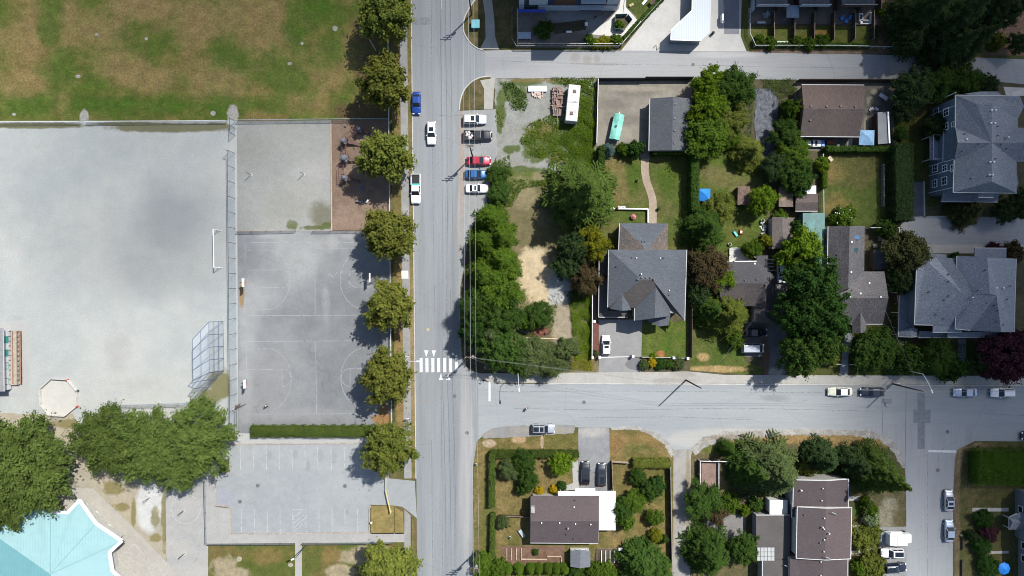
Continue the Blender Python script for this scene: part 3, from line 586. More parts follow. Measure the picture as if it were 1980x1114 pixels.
# ---------------------------------------------------------------- painted markings
def worn(name, col, keep, under=None):
    if name in MATS: return MATS[name]
    m, nt, out = new_mat(name); co = coord(nt)
    f = rng(nt, noise(nt, co, 1.6, 6, 0.75), keep - .12, keep + .12)
    d = node(nt, 'ShaderNodeBsdfPrincipled', {'Base Color': c4(col), 'Roughness': 0.8})
    t = node(nt, 'ShaderNodeBsdfTransparent')
    mx = node(nt, 'ShaderNodeMixShader', {0: f, 1: d.outputs[0], 2: t.outputs[0]})
    nt.links.new(mx.outputs[0], out.inputs[0]); MATS[name] = m; return m
PW = worn('line_fresh', (0.5, 0.5, 0.485), 0.66)
PM = worn('line_mid', (0.33, 0.33, 0.325), 0.6)
PF = worn('line_faint', (0.25, 0.255, 0.258), 0.6)
PY = worn('line_yellow', (0.5, 0.36, 0.06), 0.6)
def marks(name, m, z, lines=(), polys=(), width=1.1):
    b = MB()
    for ln in lines:
        wd = ln[1] if isinstance(ln[0], (list, tuple)) and isinstance(ln[1], (int, float)) else width
        pl = ln[0] if isinstance(ln[1], (int, float)) else ln
        for a, c in zip(pl[:-1], pl[1:]):
            A, B = P(*a), P(*c); d = (B - A).normalized() if (B - A).length > 0 else Vector((1, 0, 0)); n = Vector((-d.y, d.x, 0)) * wd * S / 2
            b.face([(q.x, q.y, z) for q in (A - n, B - n, B + n, A + n)])
    for p in polys:
        q = [P(*x) for x in p]
        ar = sum(q[i].x * q[(i + 1) % len(q)].y - q[(i + 1) % len(q)].x * q[i].y for i in range(len(q)))
        if ar < 0: q.reverse()
        b.face([(x.x, x.y, z) for x in q])
    o = b.build(name, m); o['kind'] = 'structure'; return o
def arc(cx, cy, rx, ry, a0, a1, n=28):
    return [(cx + rx * math.cos(math.radians(a0 + (a1 - a0) * i / n)), cy - ry * math.sin(math.radians(a0 + (a1 - a0) * i / n))) for i in range(n + 1)]
marks('crosswalk_marking', PW, 0.026, polys=[[(x, 692.5), (x + 5.8, 692), (x + 6, 719.5), (x + .2, 720)] for x in (811.3, 822.6, 834, 845.2, 857, 868.5, 880)]
      + [[(820, 677.6), (828.5, 677.6), (824.2, 690.5)], [(834.6, 677.6), (843, 677.6), (838.8, 690.5)], [(848.6, 735), (857, 735), (852.8, 721.5)], [(862.2, 735), (871, 735), (866.6, 721.5)]])
marks('stop_line', PW, 0.032, polys=[[(944.6, 737), (948.6, 737), (948.6, 776), (944.6, 776)], [(1795, 870), (1848, 871), (1848, 875.4), (1795, 874.4)]])
marks('centre_line', PY, 0.026, lines=[([(854.5, -120), (854.5, -20)], 1.3), ([(854, 0), (854, 17)], 1.3)])
marks('parking_marking', PM, 0.033, lines=[[(x, 861), (x + .8, 908)] for x in (464.5, 489.5, 514.5, 539.5, 564.5, 589.5, 614, 640, 665.5, 690)]
      + [[(x, 984), (x + .4, 1030)] for x in (466.6, 491.7, 516.5, 541.5, 566.2, 591.6, 616.8, 642, 667, 691.7)]
      + [([(566, 985), (591.5, 985)], .8)] + [([(567, 1016 - i * 8.5 + 14), (590, 996 - i * 8.5 + 14)], 1.0) for i in range(4)] + [([(567, 1000), (586, 985)], .9)], width=1.2)
marks('court_marking', PF, 0.029, lines=[
    # north court
    [(474, 469), (474, 506)], [(486, 469), (620, 468.5), (700, 469)], arc(517, 541, 44, 57.5, 90, -90), [(474, 484), (517, 483.5)], [(478, 597), (517, 598.5)],
    [(478, 522.5), (545, 522)], [(545, 556), (490, 557)], arc(545, 539, 15, 17, 90, -90), [(609, 478), (609.5, 608)],
    [(478, 610.5), (690, 609.5)], arc(706, 541, 48, 57, 90, 270), arc(690, 539, 15, 17, 90, 270), [(675, 527), (675, 556)], [(690, 555), (722, 555)], [(608, 589), (612, 590)], [(609, 480), (690, 480)],
    # south court
    [(477, 660), (477, 760)], [(478, 660.3), (700, 659)], [(610.5, 659), (612, 800)], arc(517, 734, 46, 60, 90, -78), [(478, 675.5), (508, 674.5), (517, 674)], [(478, 714.5), (545, 714)], arc(545, 731, 17, 17, 90, -90), [(545, 715), (546, 748)],
    arc(706, 731, 47, 58, 90, 240), arc(676, 730, 16, 17, 90, 270), [(677, 713), (677, 748)], [(676, 713), (700, 713)], [(478, 801), (700, 800)], arc(609, 677, 4, 3, 0, 360)], width=0.9)
marks('chalk_scrawl', PF, 0.029, lines=[[(634, 535), (638, 528), (642, 536), (646, 529)], [(648, 532), (652, 526), (655, 533)], [(658, 529), (660, 522), (664, 529)], [(628, 560), (634, 566)], [(632, 580), (628, 592)], [(636, 576), (637, 590)]], width=0.8)
marks('circle_marking', PM, 0.030, lines=[arc(359.5, 984.5, 28, 28, 0, 360, 40)], width=1.3)
marks('circle_marking', PF, 0.030, lines=[arc(358, 1066, 27, 27, 0, 360, 40)], width=1.2)
marks('four_square_marking', PM, 0.106, lines=[[(260, 1052), (290, 1082), (262, 1112), (228, 1081), (260, 1052)], [(275, 1067), (245, 1097)], [(244, 1067), (277, 1097)], [(303, 1092), (330, 1118)], [(303, 1092), (275, 1120)], [(289, 1106), (318, 1106)]], width=1.1)
DARKC = plain('crack_dark', (0.09, 0.095, 0.1), .95, .1)
SEAM = worn('seam_worn', (0.15, 0.16, 0.165), 0.47)
marks('road_seam', SEAM, 0.036, lines=[[tilt(834, -40), tilt(833.5, 380), tilt(835, 640)], [tilt(852, 40), tilt(851.5, 300)], [tilt(858, 380), tilt(858, 690)], [tilt(846, 720), tilt(845, 1120)], [tilt(868, 730), tilt(869, 1120)], [tilt(826, 850), tilt(826, 1114)], [(960, 757), (1200, 756), (1420, 758), (1700, 760)], [(990, 790), (1200, 793), (1420, 789), (1690, 795)], [(1120, 808), (1300, 806), (1460, 812)], [(1500, 775), (1540, 778), (1560, 774)], [(1905, 800), (1980, 803)], [(1440, 128), (1500, 130), (1660, 131)], [(970, 118), (1140, 124), (1300, 126), (1440, 128)], [(1793, 880), (1793, 1114)], [(1812, 900), (1816, 880), (1824, 866)], [(868, 225), (900, 223), (880, 221)], [(842, 222), (868, 225)]], width=.9)
marks('oil_stain', worn('oil_m', (0.12, 0.125, 0.13), 0.35), 0.035, polys=[arc(x, y, rx, ry, 0, 330, 11) for x, y, rx, ry in ((877, 385, 1.6, 1), (851, 376, 1.2, 1), (801, 128, 1.4, 2), (835, 890, 1.5, 2), (1410, 740, 5, 2), (1300, 815, 3, 1.5), (1190, 775, 2, 1.2), (1560, 790, 4, 1.6), (1690, 815, 3, 2), (1790, 935, 2, 3), (812, 460, 1, 2))])
marks('road_seam', DARKC, 0.027, lines=[([(871, 560), (871, 600)], .6), ([(1705, 775), (1707, 845)], .7), ([(1752, 750), (1750, 905)], .8)])
# manhole covers
def disc_thing(px, py, r, label, m=None, name='manhole_cover', cat='manhole', z=0.03, group=None):
    b = MB(); c = P(px, py); b.cyl((c.x, c.y, z - 0.012), r, 0.018, 16)
    o = b.build(name, m or plain('cast_iron', (0.1, 0.1, 0.1), .7)); tag(o, label, cat, group); return o
disc_thing(879, 766, .38, 'round iron manhole cover on the street south of the zebra crossing')
disc_thing(903, 837, .38, 'round iron manhole cover at the south corner of the junction')
disc_thing(1129, 778, .38, 'round iron manhole cover in the cross street above the silver estate car')
disc_thing(1832, 835, .38, 'round iron manhole cover at the mouth of the side street')
disc_thing(1813, 909, .38, 'round iron manhole cover in the side street below the stop line')
disc_thing(1664, 126, .38, 'round iron manhole cover in the tree shade on the back lane', z=.033)
disc_thing(498.6, 939, .4, 'left dark drain cover in the middle of the parking lot', z=.04, group='drain covers in the parking lot')
disc_thing(667, 940, .4, 'right dark drain cover in the middle of the parking lot', z=.04, group='drain covers in the parking lot')
disc_thing(464, 970, .4, 'brown drain cover near the left kerb of the parking lot', z=.04, group='drain covers in the parking lot')
disc_thing(671, 990, .4, 'pale drain cover between two lower parking stalls', plain('pale_iron', (.2, .19, .18), .8), z=.04, group='drain covers in the parking lot')
disc_thing(827.5, 637, .3, 'round cover ringed in orange paint on the street above the crossing', plain('orange_ring', (.4, .29, .15), .8))
disc_thing(823.5, 775, .3, 'round rusty cover on the street left of the junction', plain('rust', (.22, .18, .14), .9))
disc_thing(1340, 125, .34, 'small dark manhole cover near the pale plaza in the back lane', z=.033)

# ================================================================ VEGETATION
def quads_mesh(name, c, nrm, tan, la, lb):
    """many small leaf faces: centre, normal, direction, half length, half width"""
    n = len(c)
    nrm = nrm / np.maximum(np.linalg.norm(nrm, axis=1, keepdims=True), 1e-6)
    tan = tan - nrm * np.sum(tan * nrm, axis=1, keepdims=True)
    tan = tan / np.maximum(np.linalg.norm(tan, axis=1, keepdims=True), 1e-6)
    bi = np.cross(nrm, tan)
    la = np.asarray(la).reshape(-1, 1); lb = np.asarray(lb).reshape(-1, 1)
    v = np.stack([c - tan * la, c - bi * lb + tan * la * .15, c + tan * la, c + bi * lb + tan * la * .15], axis=1).reshape(-1, 3)
    return v, n
def mesh_from(name, v, n, extra=None):
    me = bpy.data.meshes.new(name)
    nv, nf = len(v), n
    ev, ef = extra if extra else ([], [])
    me.vertices.add(nv + len(ev)); me.vertices.foreach_set('co', np.concatenate([v.ravel(), np.array(ev, dtype=float).ravel()]) if len(ev) else v.ravel())
    lv = list(range(nf * 4)); st = list(range(0, nf * 4, 4))
    for f in ef: st.append(len(lv)); lv += [i + nv for i in f]
    me.loops.add(len(lv)); me.loops.foreach_set('vertex_index', lv)
    me.polygons.add(len(st)); me.polygons.foreach_set('loop_start', st)
    me.update(calc_edges=True); me.validate()
    return me

def crown_broad(seed, clumps=60, per=150, zc=1.15, zr=0.72, leafsz=0.05, cr=(0.2, 0.34), flat=0.0, feather=0.0):
    """broadleaf crown of radius 1: clumps of leaves on an uneven shell with gaps between"""
    g = np.random.default_rng(seed)
    lob = [(k, g.uniform(0.04, 0.12), g.uniform(0, 6.28)) for k in (2, 3, 5, 7)]
    C, N, T, A = [], [], [], []
    k = 0
    gold = 2.399963
    for i in range(clumps):
        u = 1 - 1.45 * (i + 0.5) / clumps            # from the top down below the widest part
        ph = i * gold + g.uniform(-.3, .3)
        rr = math.sqrt(max(0, 1 - u * u))
        m = 1 + sum(a * math.sin(f * ph + p) for f, a, p in lob)
        dep = g.uniform(0.45, 0.92) if i % 3 else g.uniform(.82, 1.06)
        o3 = np.array([rr * math.cos(ph), rr * math.sin(ph), u * .9])
        c = np.array([rr * math.cos(ph) * dep * m, rr * math.sin(ph) * dep * m, zc + u * zr * (dep * .55 + .4) + g.uniform(-.06, .06)])
        r = g.uniform(*cr) * (1.0 if i % 4 else 1.2)
        n = int(per * (r / 0.27) ** 2)
        d = g.normal(size=(n, 3)) + o3 * .55 + np.array([0, 0, .3])
        d /= np.linalg.norm(d, axis=1, keepdims=True)
        rad = r * np.abs(g.normal(.8, .3, size=(n, 1)))
        p = c + d * rad * np.array([1, 1, .8]) + o3 * r * g.exponential(.3, size=(n, 1))
        out = np.array([math.cos(ph), math.sin(ph), 0])
        if feather:
            s = g.uniform(0, 1, size=(n, 1)) ** 2
            p = p + (out * 0.35 + np.array([0, 0, -.18])) * s * feather
        C.append(p); N.append(d * 1.0 + o3 * .35 + np.array([0, 0, .35]) + g.normal(size=(n, 3)) * .6)
        T.append(d + g.normal(size=(n, 3)) * .5 + (out * 1.2 if feather else 0))
        A.append(leafsz * g.uniform(.6, 1.35, size=n))
    # sparse inner leaves so that the middle is dim, not empty
    n = clumps * per // 60
    d = g.normal(size=(n, 3)); d /= np.linalg.norm(d, axis=1, keepdims=True)
    p = d * g.uniform(.1, .62, size=(n, 1)) * np.array([1, 1, zr]) + np.array([0, 0, zc])
    C.append(p); N.append(g.normal(size=(n, 3)) + np.array([0, 0, 1.])); T.append(g.normal(size=(n, 3))); A.append(leafsz * 1.5 * np.ones(n))
    C, N, T, A = map(np.concatenate, (C, N, T, A))
    k = np.percentile(np.hypot(C[:, 0], C[:, 1]), 95); C = C / np.array([k, k, 1])
    v, n = quads_mesh('c', C, N, T, A, A * (.46 if feather else .62))
    return mesh_from('crown', v, n)

def crown_conifer(seed, levels=24, hz=3.0, base=.12, droop=.16, fan=.16, power=.85, per=84, leafsz=.072):
    """conifer of radius 1: whorls of boughs with flat sprays to each side"""
    g = np.random.default_rng(seed)
    C, N, T, A = [], [], [], []
    for L in range(levels):
        t = L / (levels - 1)
        z0 = hz * (base + (1 - base) * t)
        Rk = max(.05, (1 - t) ** power) * g.uniform(.85, 1.08)
        nb = max(4, int(11 * (1 - t) + 4))
        for b in range(nb):
            ph = 6.2832 * (b + g.uniform(-.3, .3)) / nb + L * 1.7
            Rb = Rk * g.uniform(.68, 1.12)
            n = max(6, int(per * (0.25 + Rb)))
            s = np.floor(g.uniform(1, 9.99, size=n)) / 9.6; sd = g.choice([-1, 0, 1], size=n, p=[.4, .2, .4]); t2 = g.uniform(0, 1, size=n)
            tw = (fan * 1.7 * Rb * (1.15 - s * .75) + .03) * t2
            er = np.array([math.cos(ph), math.sin(ph), 0]); ep = np.array([-math.sin(ph), math.cos(ph), 0])
            al = s * Rb + tw * .75; lat = sd * tw * .8
            z = z0 - droop * al ** 1.4 - np.abs(lat) * .2 + g.normal(size=n) * .01
            p = er * al[:, None] + ep * lat[:, None] + np.array([0, 0, 1.]) * z[:, None]
            C.append(p); N.append(g.normal(size=(n, 3)) * .25 + np.array([0, 0, .8]) + er * .45)
            T.append(er * .8 + ep * (sd * .8)[:, None] + g.normal(size=(n, 3)) * .12 + np.array([0, 0, -.2]))
            A.append(leafsz * g.uniform(.7, 1.35, size=n) * (.55 + .5 * Rb))
    C, N, T, A = map(np.concatenate, (C, N, T, A))
    v, n = quads_mesh('c', C, N, T, A, A * .3)
    return mesh_from('crown', v, n)

def trunk_mesh(seed, top, r, limbs=6, spread=.6, zb=.35, conif=False):
    g = random.Random(seed); b = MB()
    b.tube([(0, 0, 0), (g.uniform(-.02, .02), g.uniform(-.02, .02), top * .45), (g.uniform(-.05, .05), g.uniform(-.05, .05), top)], [r * 1.25, r * .85, r * .2], 7)
    for i in range(limbs):
        a = i * 2.4 + g.uniform(-.4, .4); z = top * g.uniform(zb, .75); l = spread * g.uniform(.7, 1.1)
        b.tube([(0, 0, z), (math.cos(a) * l * .5, math.sin(a) * l * .5, z + (.0 if conif else l * .4)), (math.cos(a) * l, math.sin(a) * l, z + (-.05 if conif else l * .65))], [r * .5, r * .3, r * .08], 5)
    me = bpy.data.meshes.new('trunk'); me.from_pydata(b.v, [], b.f); return me

PROTO = {}
def proto(kind, k):
    key = (kind, k)
    if key in PROTO: return PROTO[key]
    s = hash(kind) % 1 + sum(map(ord, kind)) + 101 * k
    if kind == 'maple': c = crown_broad(s, 95, 250, 1.15, .74, .056, (.12, .25)); t = trunk_mesh(s, 1.5, .05)
    elif kind == 'bigleaf': c = crown_broad(s, 170, 260, 1.2, .72, .042, (.09, .17)); t = trunk_mesh(s, 1.5, .045)
    elif kind == 'locust': c = crown_broad(s, 150, 430, .95, .5, .038, (.1, .19), feather=.35); t = trunk_mesh(s, 1.1, .04)
    elif kind == 'loose': c = crown_broad(s, 80, 330, 1.0, .7, .052, (.1, .26), feather=.2); t = trunk_mesh(s, 1.3, .035)
    elif kind == 'conifer': c = crown_conifer(s); t = trunk_mesh(s, 2.7, .045, 8, .5, .2, True)
    elif kind == 'cedar': c = crown_conifer(s, 17, 2.2, .05, .3, .2, .6, 60, .085); t = trunk_mesh(s, 1.9, .05, 6, .5, .2, True)
    elif kind == 'column': c = crown_conifer(s, 22, 4.0, .02, .2, .25, .45, 34, .13); t = trunk_mesh(s, 3.6, .06, 3, .3, .2, True)
    elif kind == 'bush': c = crown_broad(s, 55, 220, .45, .55, .085, (.14, .28)); t = trunk_mesh(s, .6, .06, 6, .5, .15)
    elif kind == 'ball': c = crown_broad(s, 60, 150, .62, .66, .07, (.2, .27)); t = trunk_mesh(s, .9, .05, 4, .3)
    PROTO[key] = (c, t); return PROTO[key]

TONES = {
    'olive': leaf('leaf_olive', (0.175, 0.192, 0.036), (0.1, 0.13, 0.026)),
    'oliveb': leaf('leaf_olive_warm', (0.175, 0.178, 0.034), (0.105, 0.125, 0.025)),
    'oliveg': leaf('leaf_olive_green', (0.15, 0.165, 0.032), (0.09, 0.115, 0.022)),
    'fresh': leaf('leaf_fresh', (0.085, 0.135, 0.016), (0.05, 0.095, 0.012)),
    'lime': leaf('leaf_lime', (0.13, 0.19, 0.014), (0.075, 0.14, 0.012)),
    'locust': leaf('leaf_locust', (0.115, 0.158, 0.038), (0.066, 0.102, 0.024)),
    'mid': leaf('leaf_mid', (0.06, 0.105, 0.02), (0.038, 0.078, 0.016)),
    'deep': leaf('leaf_deep', (0.042, 0.088, 0.018), (0.026, 0.06, 0.014)),
    'frondg': leaf('leaf_frond_green', (0.085, 0.125, 0.026), (0.05, 0.085, 0.018)),
    'frond': leaf('leaf_frond', (0.15, 0.17, 0.03), (0.085, 0.115, 0.022)),
    'dark': leaf('leaf_dark', (0.046, 0.074, 0.026), (0.028, 0.05, 0.018)),
    'grey': leaf('leaf_grey_green', (0.1, 0.13, 0.045), (0.065, 0.095, 0.035)),
    'blue': leaf('leaf_blue_spruce', (0.1, 0.15, 0.13), (0.06, 0.1, 0.09)),
    'yellow': leaf('leaf_yellow_green', (0.2, 0.19, 0.015), (0.12, 0.14, 0.015)),
    'gold': leaf('leaf_gold', (0.4, 0.28, 0.012), (0.28, 0.2, 0.012)),
    'plum': leaf('leaf_plum', (0.085, 0.032, 0.04), (0.055, 0.022, 0.03)),
    'brown': leaf('leaf_brown', (0.1, 0.07, 0.035), (0.065, 0.055, 0.025)),
    'bronze': leaf('leaf_bronze', (0.09, 0.09, 0.034), (0.055, 0.062, 0.022)),
    'pale': leaf('leaf_variegated', (0.26, 0.3, 0.17), (0.1, 0.15, 0.05)),
    'hedge': leaf('leaf_hedge', (0.07, 0.13, 0.016), (0.045, 0.095, 0.012)),
    'hedgel': leaf('leaf_hedge_light', (0.085, 0.115, 0.026), (0.052, 0.084, 0.018)),
}
NT_ = [0]
def tree(cx, cy, rpx, h, kind, tone, label, name='tree', cat='tree', group=None, zf=None):
    """a tree whose crown is seen centred on (cx, cy) with radius rpx in the photo"""
    NT_[0] += 1
    vc = 3 if kind in ('maple', 'bush', 'cedar', 'conifer', 'loose') else 2
    c, t = proto(kind, NT_[0] % vc)
    zc = h * (zf if zf is not None else {'conifer': .3, 'cedar': .4, 'column': .6}.get(kind, .62))
    p = P(cx, cy, zc); r = rpx * S * (H - zc) / H
    top = {'maple': 1.9, 'bigleaf': 1.95, 'locust': 1.5, 'loose': 1.75, 'conifer': 3.0, 'cedar': 2.2, 'column': 4.0, 'bush': 1.05, 'ball': 1.3}[kind]
    root = thing(name, label, cat, (p.x, p.y, 0), R.uniform(0, 6.28), group)
    root.scale = (r, r, h / top)
    a = bpy.data.objects.new('crown', c); COL.objects.link(a); a.parent = root
    b = bpy.data.objects.new('trunk', t); COL.objects.link(b); b.parent = root
    if not c.materials: c.materials.append(TONES[tone])
    if not t.materials: t.materials.append(BARK)
    a.material_slots[0].link = 'OBJECT'; a.material_slots[0].material = TONES[tone]
    return root
def shrub(cx, cy, rpx, h, tone, label, kind='bush', group=None, name='shrub'):
    return tree(cx, cy, rpx, h, kind, tone, label, name, 'shrub', group)

def hedge(pts, wm, h, tone, label, name='hedge', z0=0.0, dens=55, ls=.13, group=None):
    """clipped hedge along pixel points: dense leaf skin over a twiggy core"""
    g = np.random.default_rng(len(label) + int(pts[0][0]))
    C, N, core = [], [], MB()
    for a, b in zip(pts[:-1], pts[1:]):
        A, B = P(*a), P(*b); L = (B - A).length; d = (B - A) / L; s = Vector((-d.y, d.x, 0))
        core.box(((A + B) / 2) + Vector((0, 0, z0 + h * .45)), (L, wm * .74, h * .86), math.atan2(d.y, d.x))
        d = np.array(d); s = np.array(s); A = np.array(A)
        nt = int(L * wm * dens); u = g.uniform(0, L, nt); v = g.uniform(-.5, .5, nt) * wm
        bump = .14 * np.sin(u * 1.3 + v + np.sin(u * .37)) + .09 * np.sin(u * 4.1 + 1)
        C.append(A + d * u[:, None] + s * v[:, None] + np.array([0, 0, 1.]) * (z0 + h + bump - .35 * np.abs(v / wm) ** 2 + g.normal(size=nt) * .07)[:, None])
        N.append(np.array([0, 0, 1.]) + g.normal(size=(nt, 3)) * .5)
        for sg in (-1, 1):
            ns = int(L * h * dens * .7); u = g.uniform(0, L, ns); zz = g.uniform(0.02, 1, ns) * h
            C.append(A + d * u[:, None] + s * (sg * wm * (.5 + .05 * np.sin(u * 3.1 + sg) - .06 * (zz / h)) + g.normal(size=ns) * .07)[:, None] + np.array([0, 0, 1.]) * (z0 + zz)[:, None])
            N.append(s * sg + np.array([0, 0, .4]) + g.normal(size=(ns, 3)) * .5)
        for sg, E in ((-1, 0), (1, L)):
            ne = int(wm * h * dens); v = g.uniform(-.5, .5, ne) * wm
            C.append(A + d * (E + g.normal(size=ne) * .08)[:, None] + s * v[:, None] + np.array([0, 0, 1.]) * (z0 + g.uniform(0, h, ne))[:, None])
            N.append(d * sg + g.normal(size=(ne, 3)) * .5)
    C, N = np.concatenate(C), np.concatenate(N)
    o0 = np.array([C[:, 0].mean(), C[:, 1].mean(), 0]); C = C - o0
    A_ = ls * g.uniform(.6, 1.4, len(C))
    v, n = quads_mesh('h', C, N, g.normal(size=C.shape), A_, A_ * .6)
    me = mesh_from(name, v, n, ([(p[0] - o0[0], p[1] - o0[1], p[2]) for p in core.v], core.f))
    o = link_mesh(name, me, TONES[tone]); o.location = o0
    return tag(o, label, 'hedge', group)

def cover(poly, tone, hmax, label, name='ground_cover', dens=14, ls=.22, clump=.55):
    """rank growth nobody could count: leaf faces heaped over a pixel outline"""
    g = np.random.default_rng(len(label) * 7 + int(poly[0][0]))
    w = np.array([[P(*p).x, P(*p).y] for p in poly])
    lo, hi = w.min(0), w.max(0); ar = (hi - lo).prod()
    dens *= 4; ls *= .62
    n = int(ar * dens); q = g.uniform(lo, hi, (n, 2))
    ins = np.zeros(n, bool); j = len(w) - 1
    for i in range(len(w)):
        a, b = w[i], w[j]
        cr = ((a[1] > q[:, 1]) != (b[1] > q[:, 1])) & (q[:, 0] < (b[0] - a[0]) * (q[:, 1] - a[1]) / (b[1] - a[1] + 1e-9) + a[0])
        ins ^= cr; j = i
    q = q[ins]
    lump = .5 + .25 * (np.sin(q[:, 0] * 1.7 + 1.3 * np.sin(q[:, 1] * 1.1)) + np.sin(q[:, 1] * 1.9 + 1.1 * np.sin(q[:, 0] * .8)))
    keep = g.uniform(size=len(q)) < (1 - clump + clump * np.clip(lump * 1.6, 0, 1))
    q, lump = q[keep], lump[keep]
    z = hmax * np.clip(lump, .1, 1) * g.uniform(.25, 1, len(q)) + .04
    C = np.column_stack([q, z]); N = np.array([0, 0, 1.]) + g.normal(size=C.shape) * .55
    A_ = ls * g.uniform(.55, 1.4, len(C))
    v, n = quads_mesh('g', C, N, g.normal(size=C.shape), A_, A_ * .5)
    o = link_mesh(name, mesh_from(name, v, n), TONES[tone]); o['kind'] = 'stuff'; o['label'] = label
    return o

# --- row of street trees along the school side
ST = 'street trees along the school sidewalk'
for cx, cy, r, h, lb in (
    (744, 26, 52, 12.2, 'street tree at the top edge beside the playing field, shading the white lamp'),
    (745, 160, 49, 12.2, 'street tree beside the parked blue car'),
    (745, 303, 48, 11.8, 'street tree spreading over the bark playground'),
    (751, 452, 48, 11.6, 'street tree at the corner of bark playground and basketball court'),
    (752, 592, 46, 11.4, 'street tree below the white utility lid in the sidewalk'),
    (749, 728, 49, 11.6, 'street tree at the end of the zebra crossing'),
    (752, 1106, 54, 11.6, 'street tree on the dry school lawn at the bottom edge')):
    tree(cx, cy, r, h, 'maple', 'olive' if int(cy) % 4 else 'oliveb', 'olive green ' + lb, 'street_tree', 'tree', ST)
tree(752, 868, 51, 12.0, 'bigleaf', 'oliveg', 'round dense street tree above the yellow gate at the parking lot', 'street_tree', 'tree', ST)
# --- big trees by the school
for cx, cy, r, h, lb, kd in (
    (46, 897, 92, 11, 'huge spreading green tree overhanging the turquoise roof', 'locust'),
    (0, 952, 72, 10, 'spreading green tree cut off by the left edge above the turquoise roof', 'locust'),
    (210, 850, 66, 9.5, 'feathery green tree at the left end of the group under the octagonal pit', 'locust'),
    (296, 862, 72, 10, 'feathery green tree in the middle of the group below the ball field', 'locust'),
    (383, 848, 70, 10.5, 'feathery green tree at the right end of the group, beside the parking lot', 'locust'),
    (352, 898, 46, 9, 'lower feathery green tree leaning over the painted circle path', 'locust')):
    tree(cx, cy, r, h, kd, 'locust', lb, 'shade_tree', 'tree', 'shade trees by the school')
# --- thicket beside the street
for cx, cy, r, h, kd, tn, lb in (
    (962, 338, 20, 2.5, 'loose', 'mid', 'low leafy tree at the nose of the red car'),
    (966, 372, 22, 3, 'loose', 'mid', 'low leafy tree at the nose of the white coupe'),
    (950, 425, 40, 8, 'cedar', 'fresh', 'bright green cedar at the top of the street thicket'),
    (968, 455, 36, 8, 'cedar', 'fresh', 'green cedar on the lot side of the street thicket'),
    (935, 470, 40, 9, 'cedar', 'fresh', 'bright green cedar overhanging the wires beside the road'),
    (970, 505, 40, 9, 'cedar', 'fresh', 'green cedar left of the sand heap'),
    (935, 530, 42, 9, 'cedar', 'fresh', 'green cedar on the road side left of the sand heap'),
    (965, 560, 46, 9, 'loose', 'fresh', 'green bushy tree left of the sand pit'),
    (925, 590, 36, 9, 'loose', 'mid', 'mid green tree leaning over the road above the zebra crossing'),
    (965, 610, 46, 9, 'loose', 'mid', 'mid green leafy tree below the sand pit'),
    (918, 640, 32, 9, 'bigleaf', 'deep', 'dark leafy tree throwing its shade on the zebra crossing'),
    (950, 645, 42, 10, 'cedar', 'grey', 'grey green cedar in the south half of the thicket'),
    (968, 672, 44, 9, 'bigleaf', 'mid', 'dense round tree at the south corner of the thicket'),
    (1025, 690, 38, 6, 'loose', 'grey', 'grey green willow like tree beside the cross street'),
    (1060, 698, 34, 5, 'loose', 'grey', 'smaller grey green willow like tree beside the cross street'),
    (1000, 700, 28, 6, 'loose', 'mid', 'green tree above the street lamp head')):
    tree(cx, cy, r, h, kd, tn, lb, 'conifer_tree' if kd == 'cedar' else 'broadleaf_tree')
tree(1126, 378, 74, 20, 'conifer', 'frondg', 'large conifer with radiating fronds between vacant lot and back lawn', 'conifer_tree')
tree(1110, 478, 30, 8, 'bigleaf', 'dark', 'very dark tree left of the yellow green tree', 'broadleaf_tree')
tree(1143, 472, 32, 8, 'loose', 'yellow', 'yellow green tree above the dark carport roof corner', 'broadleaf_tree')
tree(1096, 510, 30, 6, 'bigleaf', 'dark', 'dark shrubby tree between sand pit and bare brown tree', 'broadleaf_tree')
tree(1133, 540, 30, 6, 'loose', 'brown', 'thin brown leafed tree right of the sand pit', 'broadleaf_tree')
tree(1040, 608, 28, 4.5, 'loose', 'mid', 'small green tree over the rusty scrap heap', 'broadleaf_tree')
shrub(1022, 622, 18, 3, 'fresh', 'leafy shrub left of the rusty scrap heap')
shrub(1100, 672, 20, 2, 'grey', 'twiggy grey shrub on the south end of the vacant lot')
cover([(1102, 590), (1144, 565), (1144, 640), (1142, 690), (1112, 695), (1108, 640)], 'lime', 1.1, 'bright green vines smothering the fence of the vacant lot', dens=26)
cover([(1092, 565), (1130, 555), (1144, 575), (1110, 600)], 'mid', 1.0, 'mid green vines below the brown tree', dens=22)
cover([(1108, 690), (1144, 680), (1146, 716), (1100, 718)], 'yellow', .6, 'yellowing weeds by the brick path gate', dens=18)
cover([(1120, 156), (1150, 156), (1150, 330), (1112, 330), (1118, 240)], 'lime', .9, 'bright green weeds beside the white caravan', dens=22)
cover([(1022, 240), (1050, 228), (1075, 215), (1092, 240), (1118, 250), (1112, 325), (1090, 318), (1070, 326), (1050, 308), (1020, 298), (1005, 272)], 'lime', .6, 'rank weeds in the middle of the gravel lot', dens=16, clump=.8)
cover([(1085, 235), (1122, 225), (1150, 240), (1150, 330), (1100, 328), (1080, 300)], 'fresh', .8, 'taller weeds between gravel lot and concrete yard', dens=16)
cover([(968, 160), (992, 160), (1025, 190), (1015, 215), (990, 212), (978, 185)], 'mid', .5, 'weed patch at the top of the gravel lot', dens=12)
cover([(958, 215), (975, 200), (975, 250), (960, 240)], 'oliveg', .4, 'thin weeds along the parking shoulder', dens=7)
cover([(948, 318), (985, 300), (992, 345), (1045, 350), (1075, 330), (1075, 352), (1010, 365), (990, 400), (950, 400)], 'fresh', .8, 'weeds behind the parked cars', dens=16)
cover([(1060, 150), (1150, 150), (1150, 165), (1090, 168)], 'fresh', .6, 'weeds along the lane edge above the caravan', dens=14)
cover([(1040, 350), (1080, 340), (1090, 360), (1050, 380)], 'oliveg', .4, 'dry tall grass at the foot of the big conifer', dens=14, ls=.18)
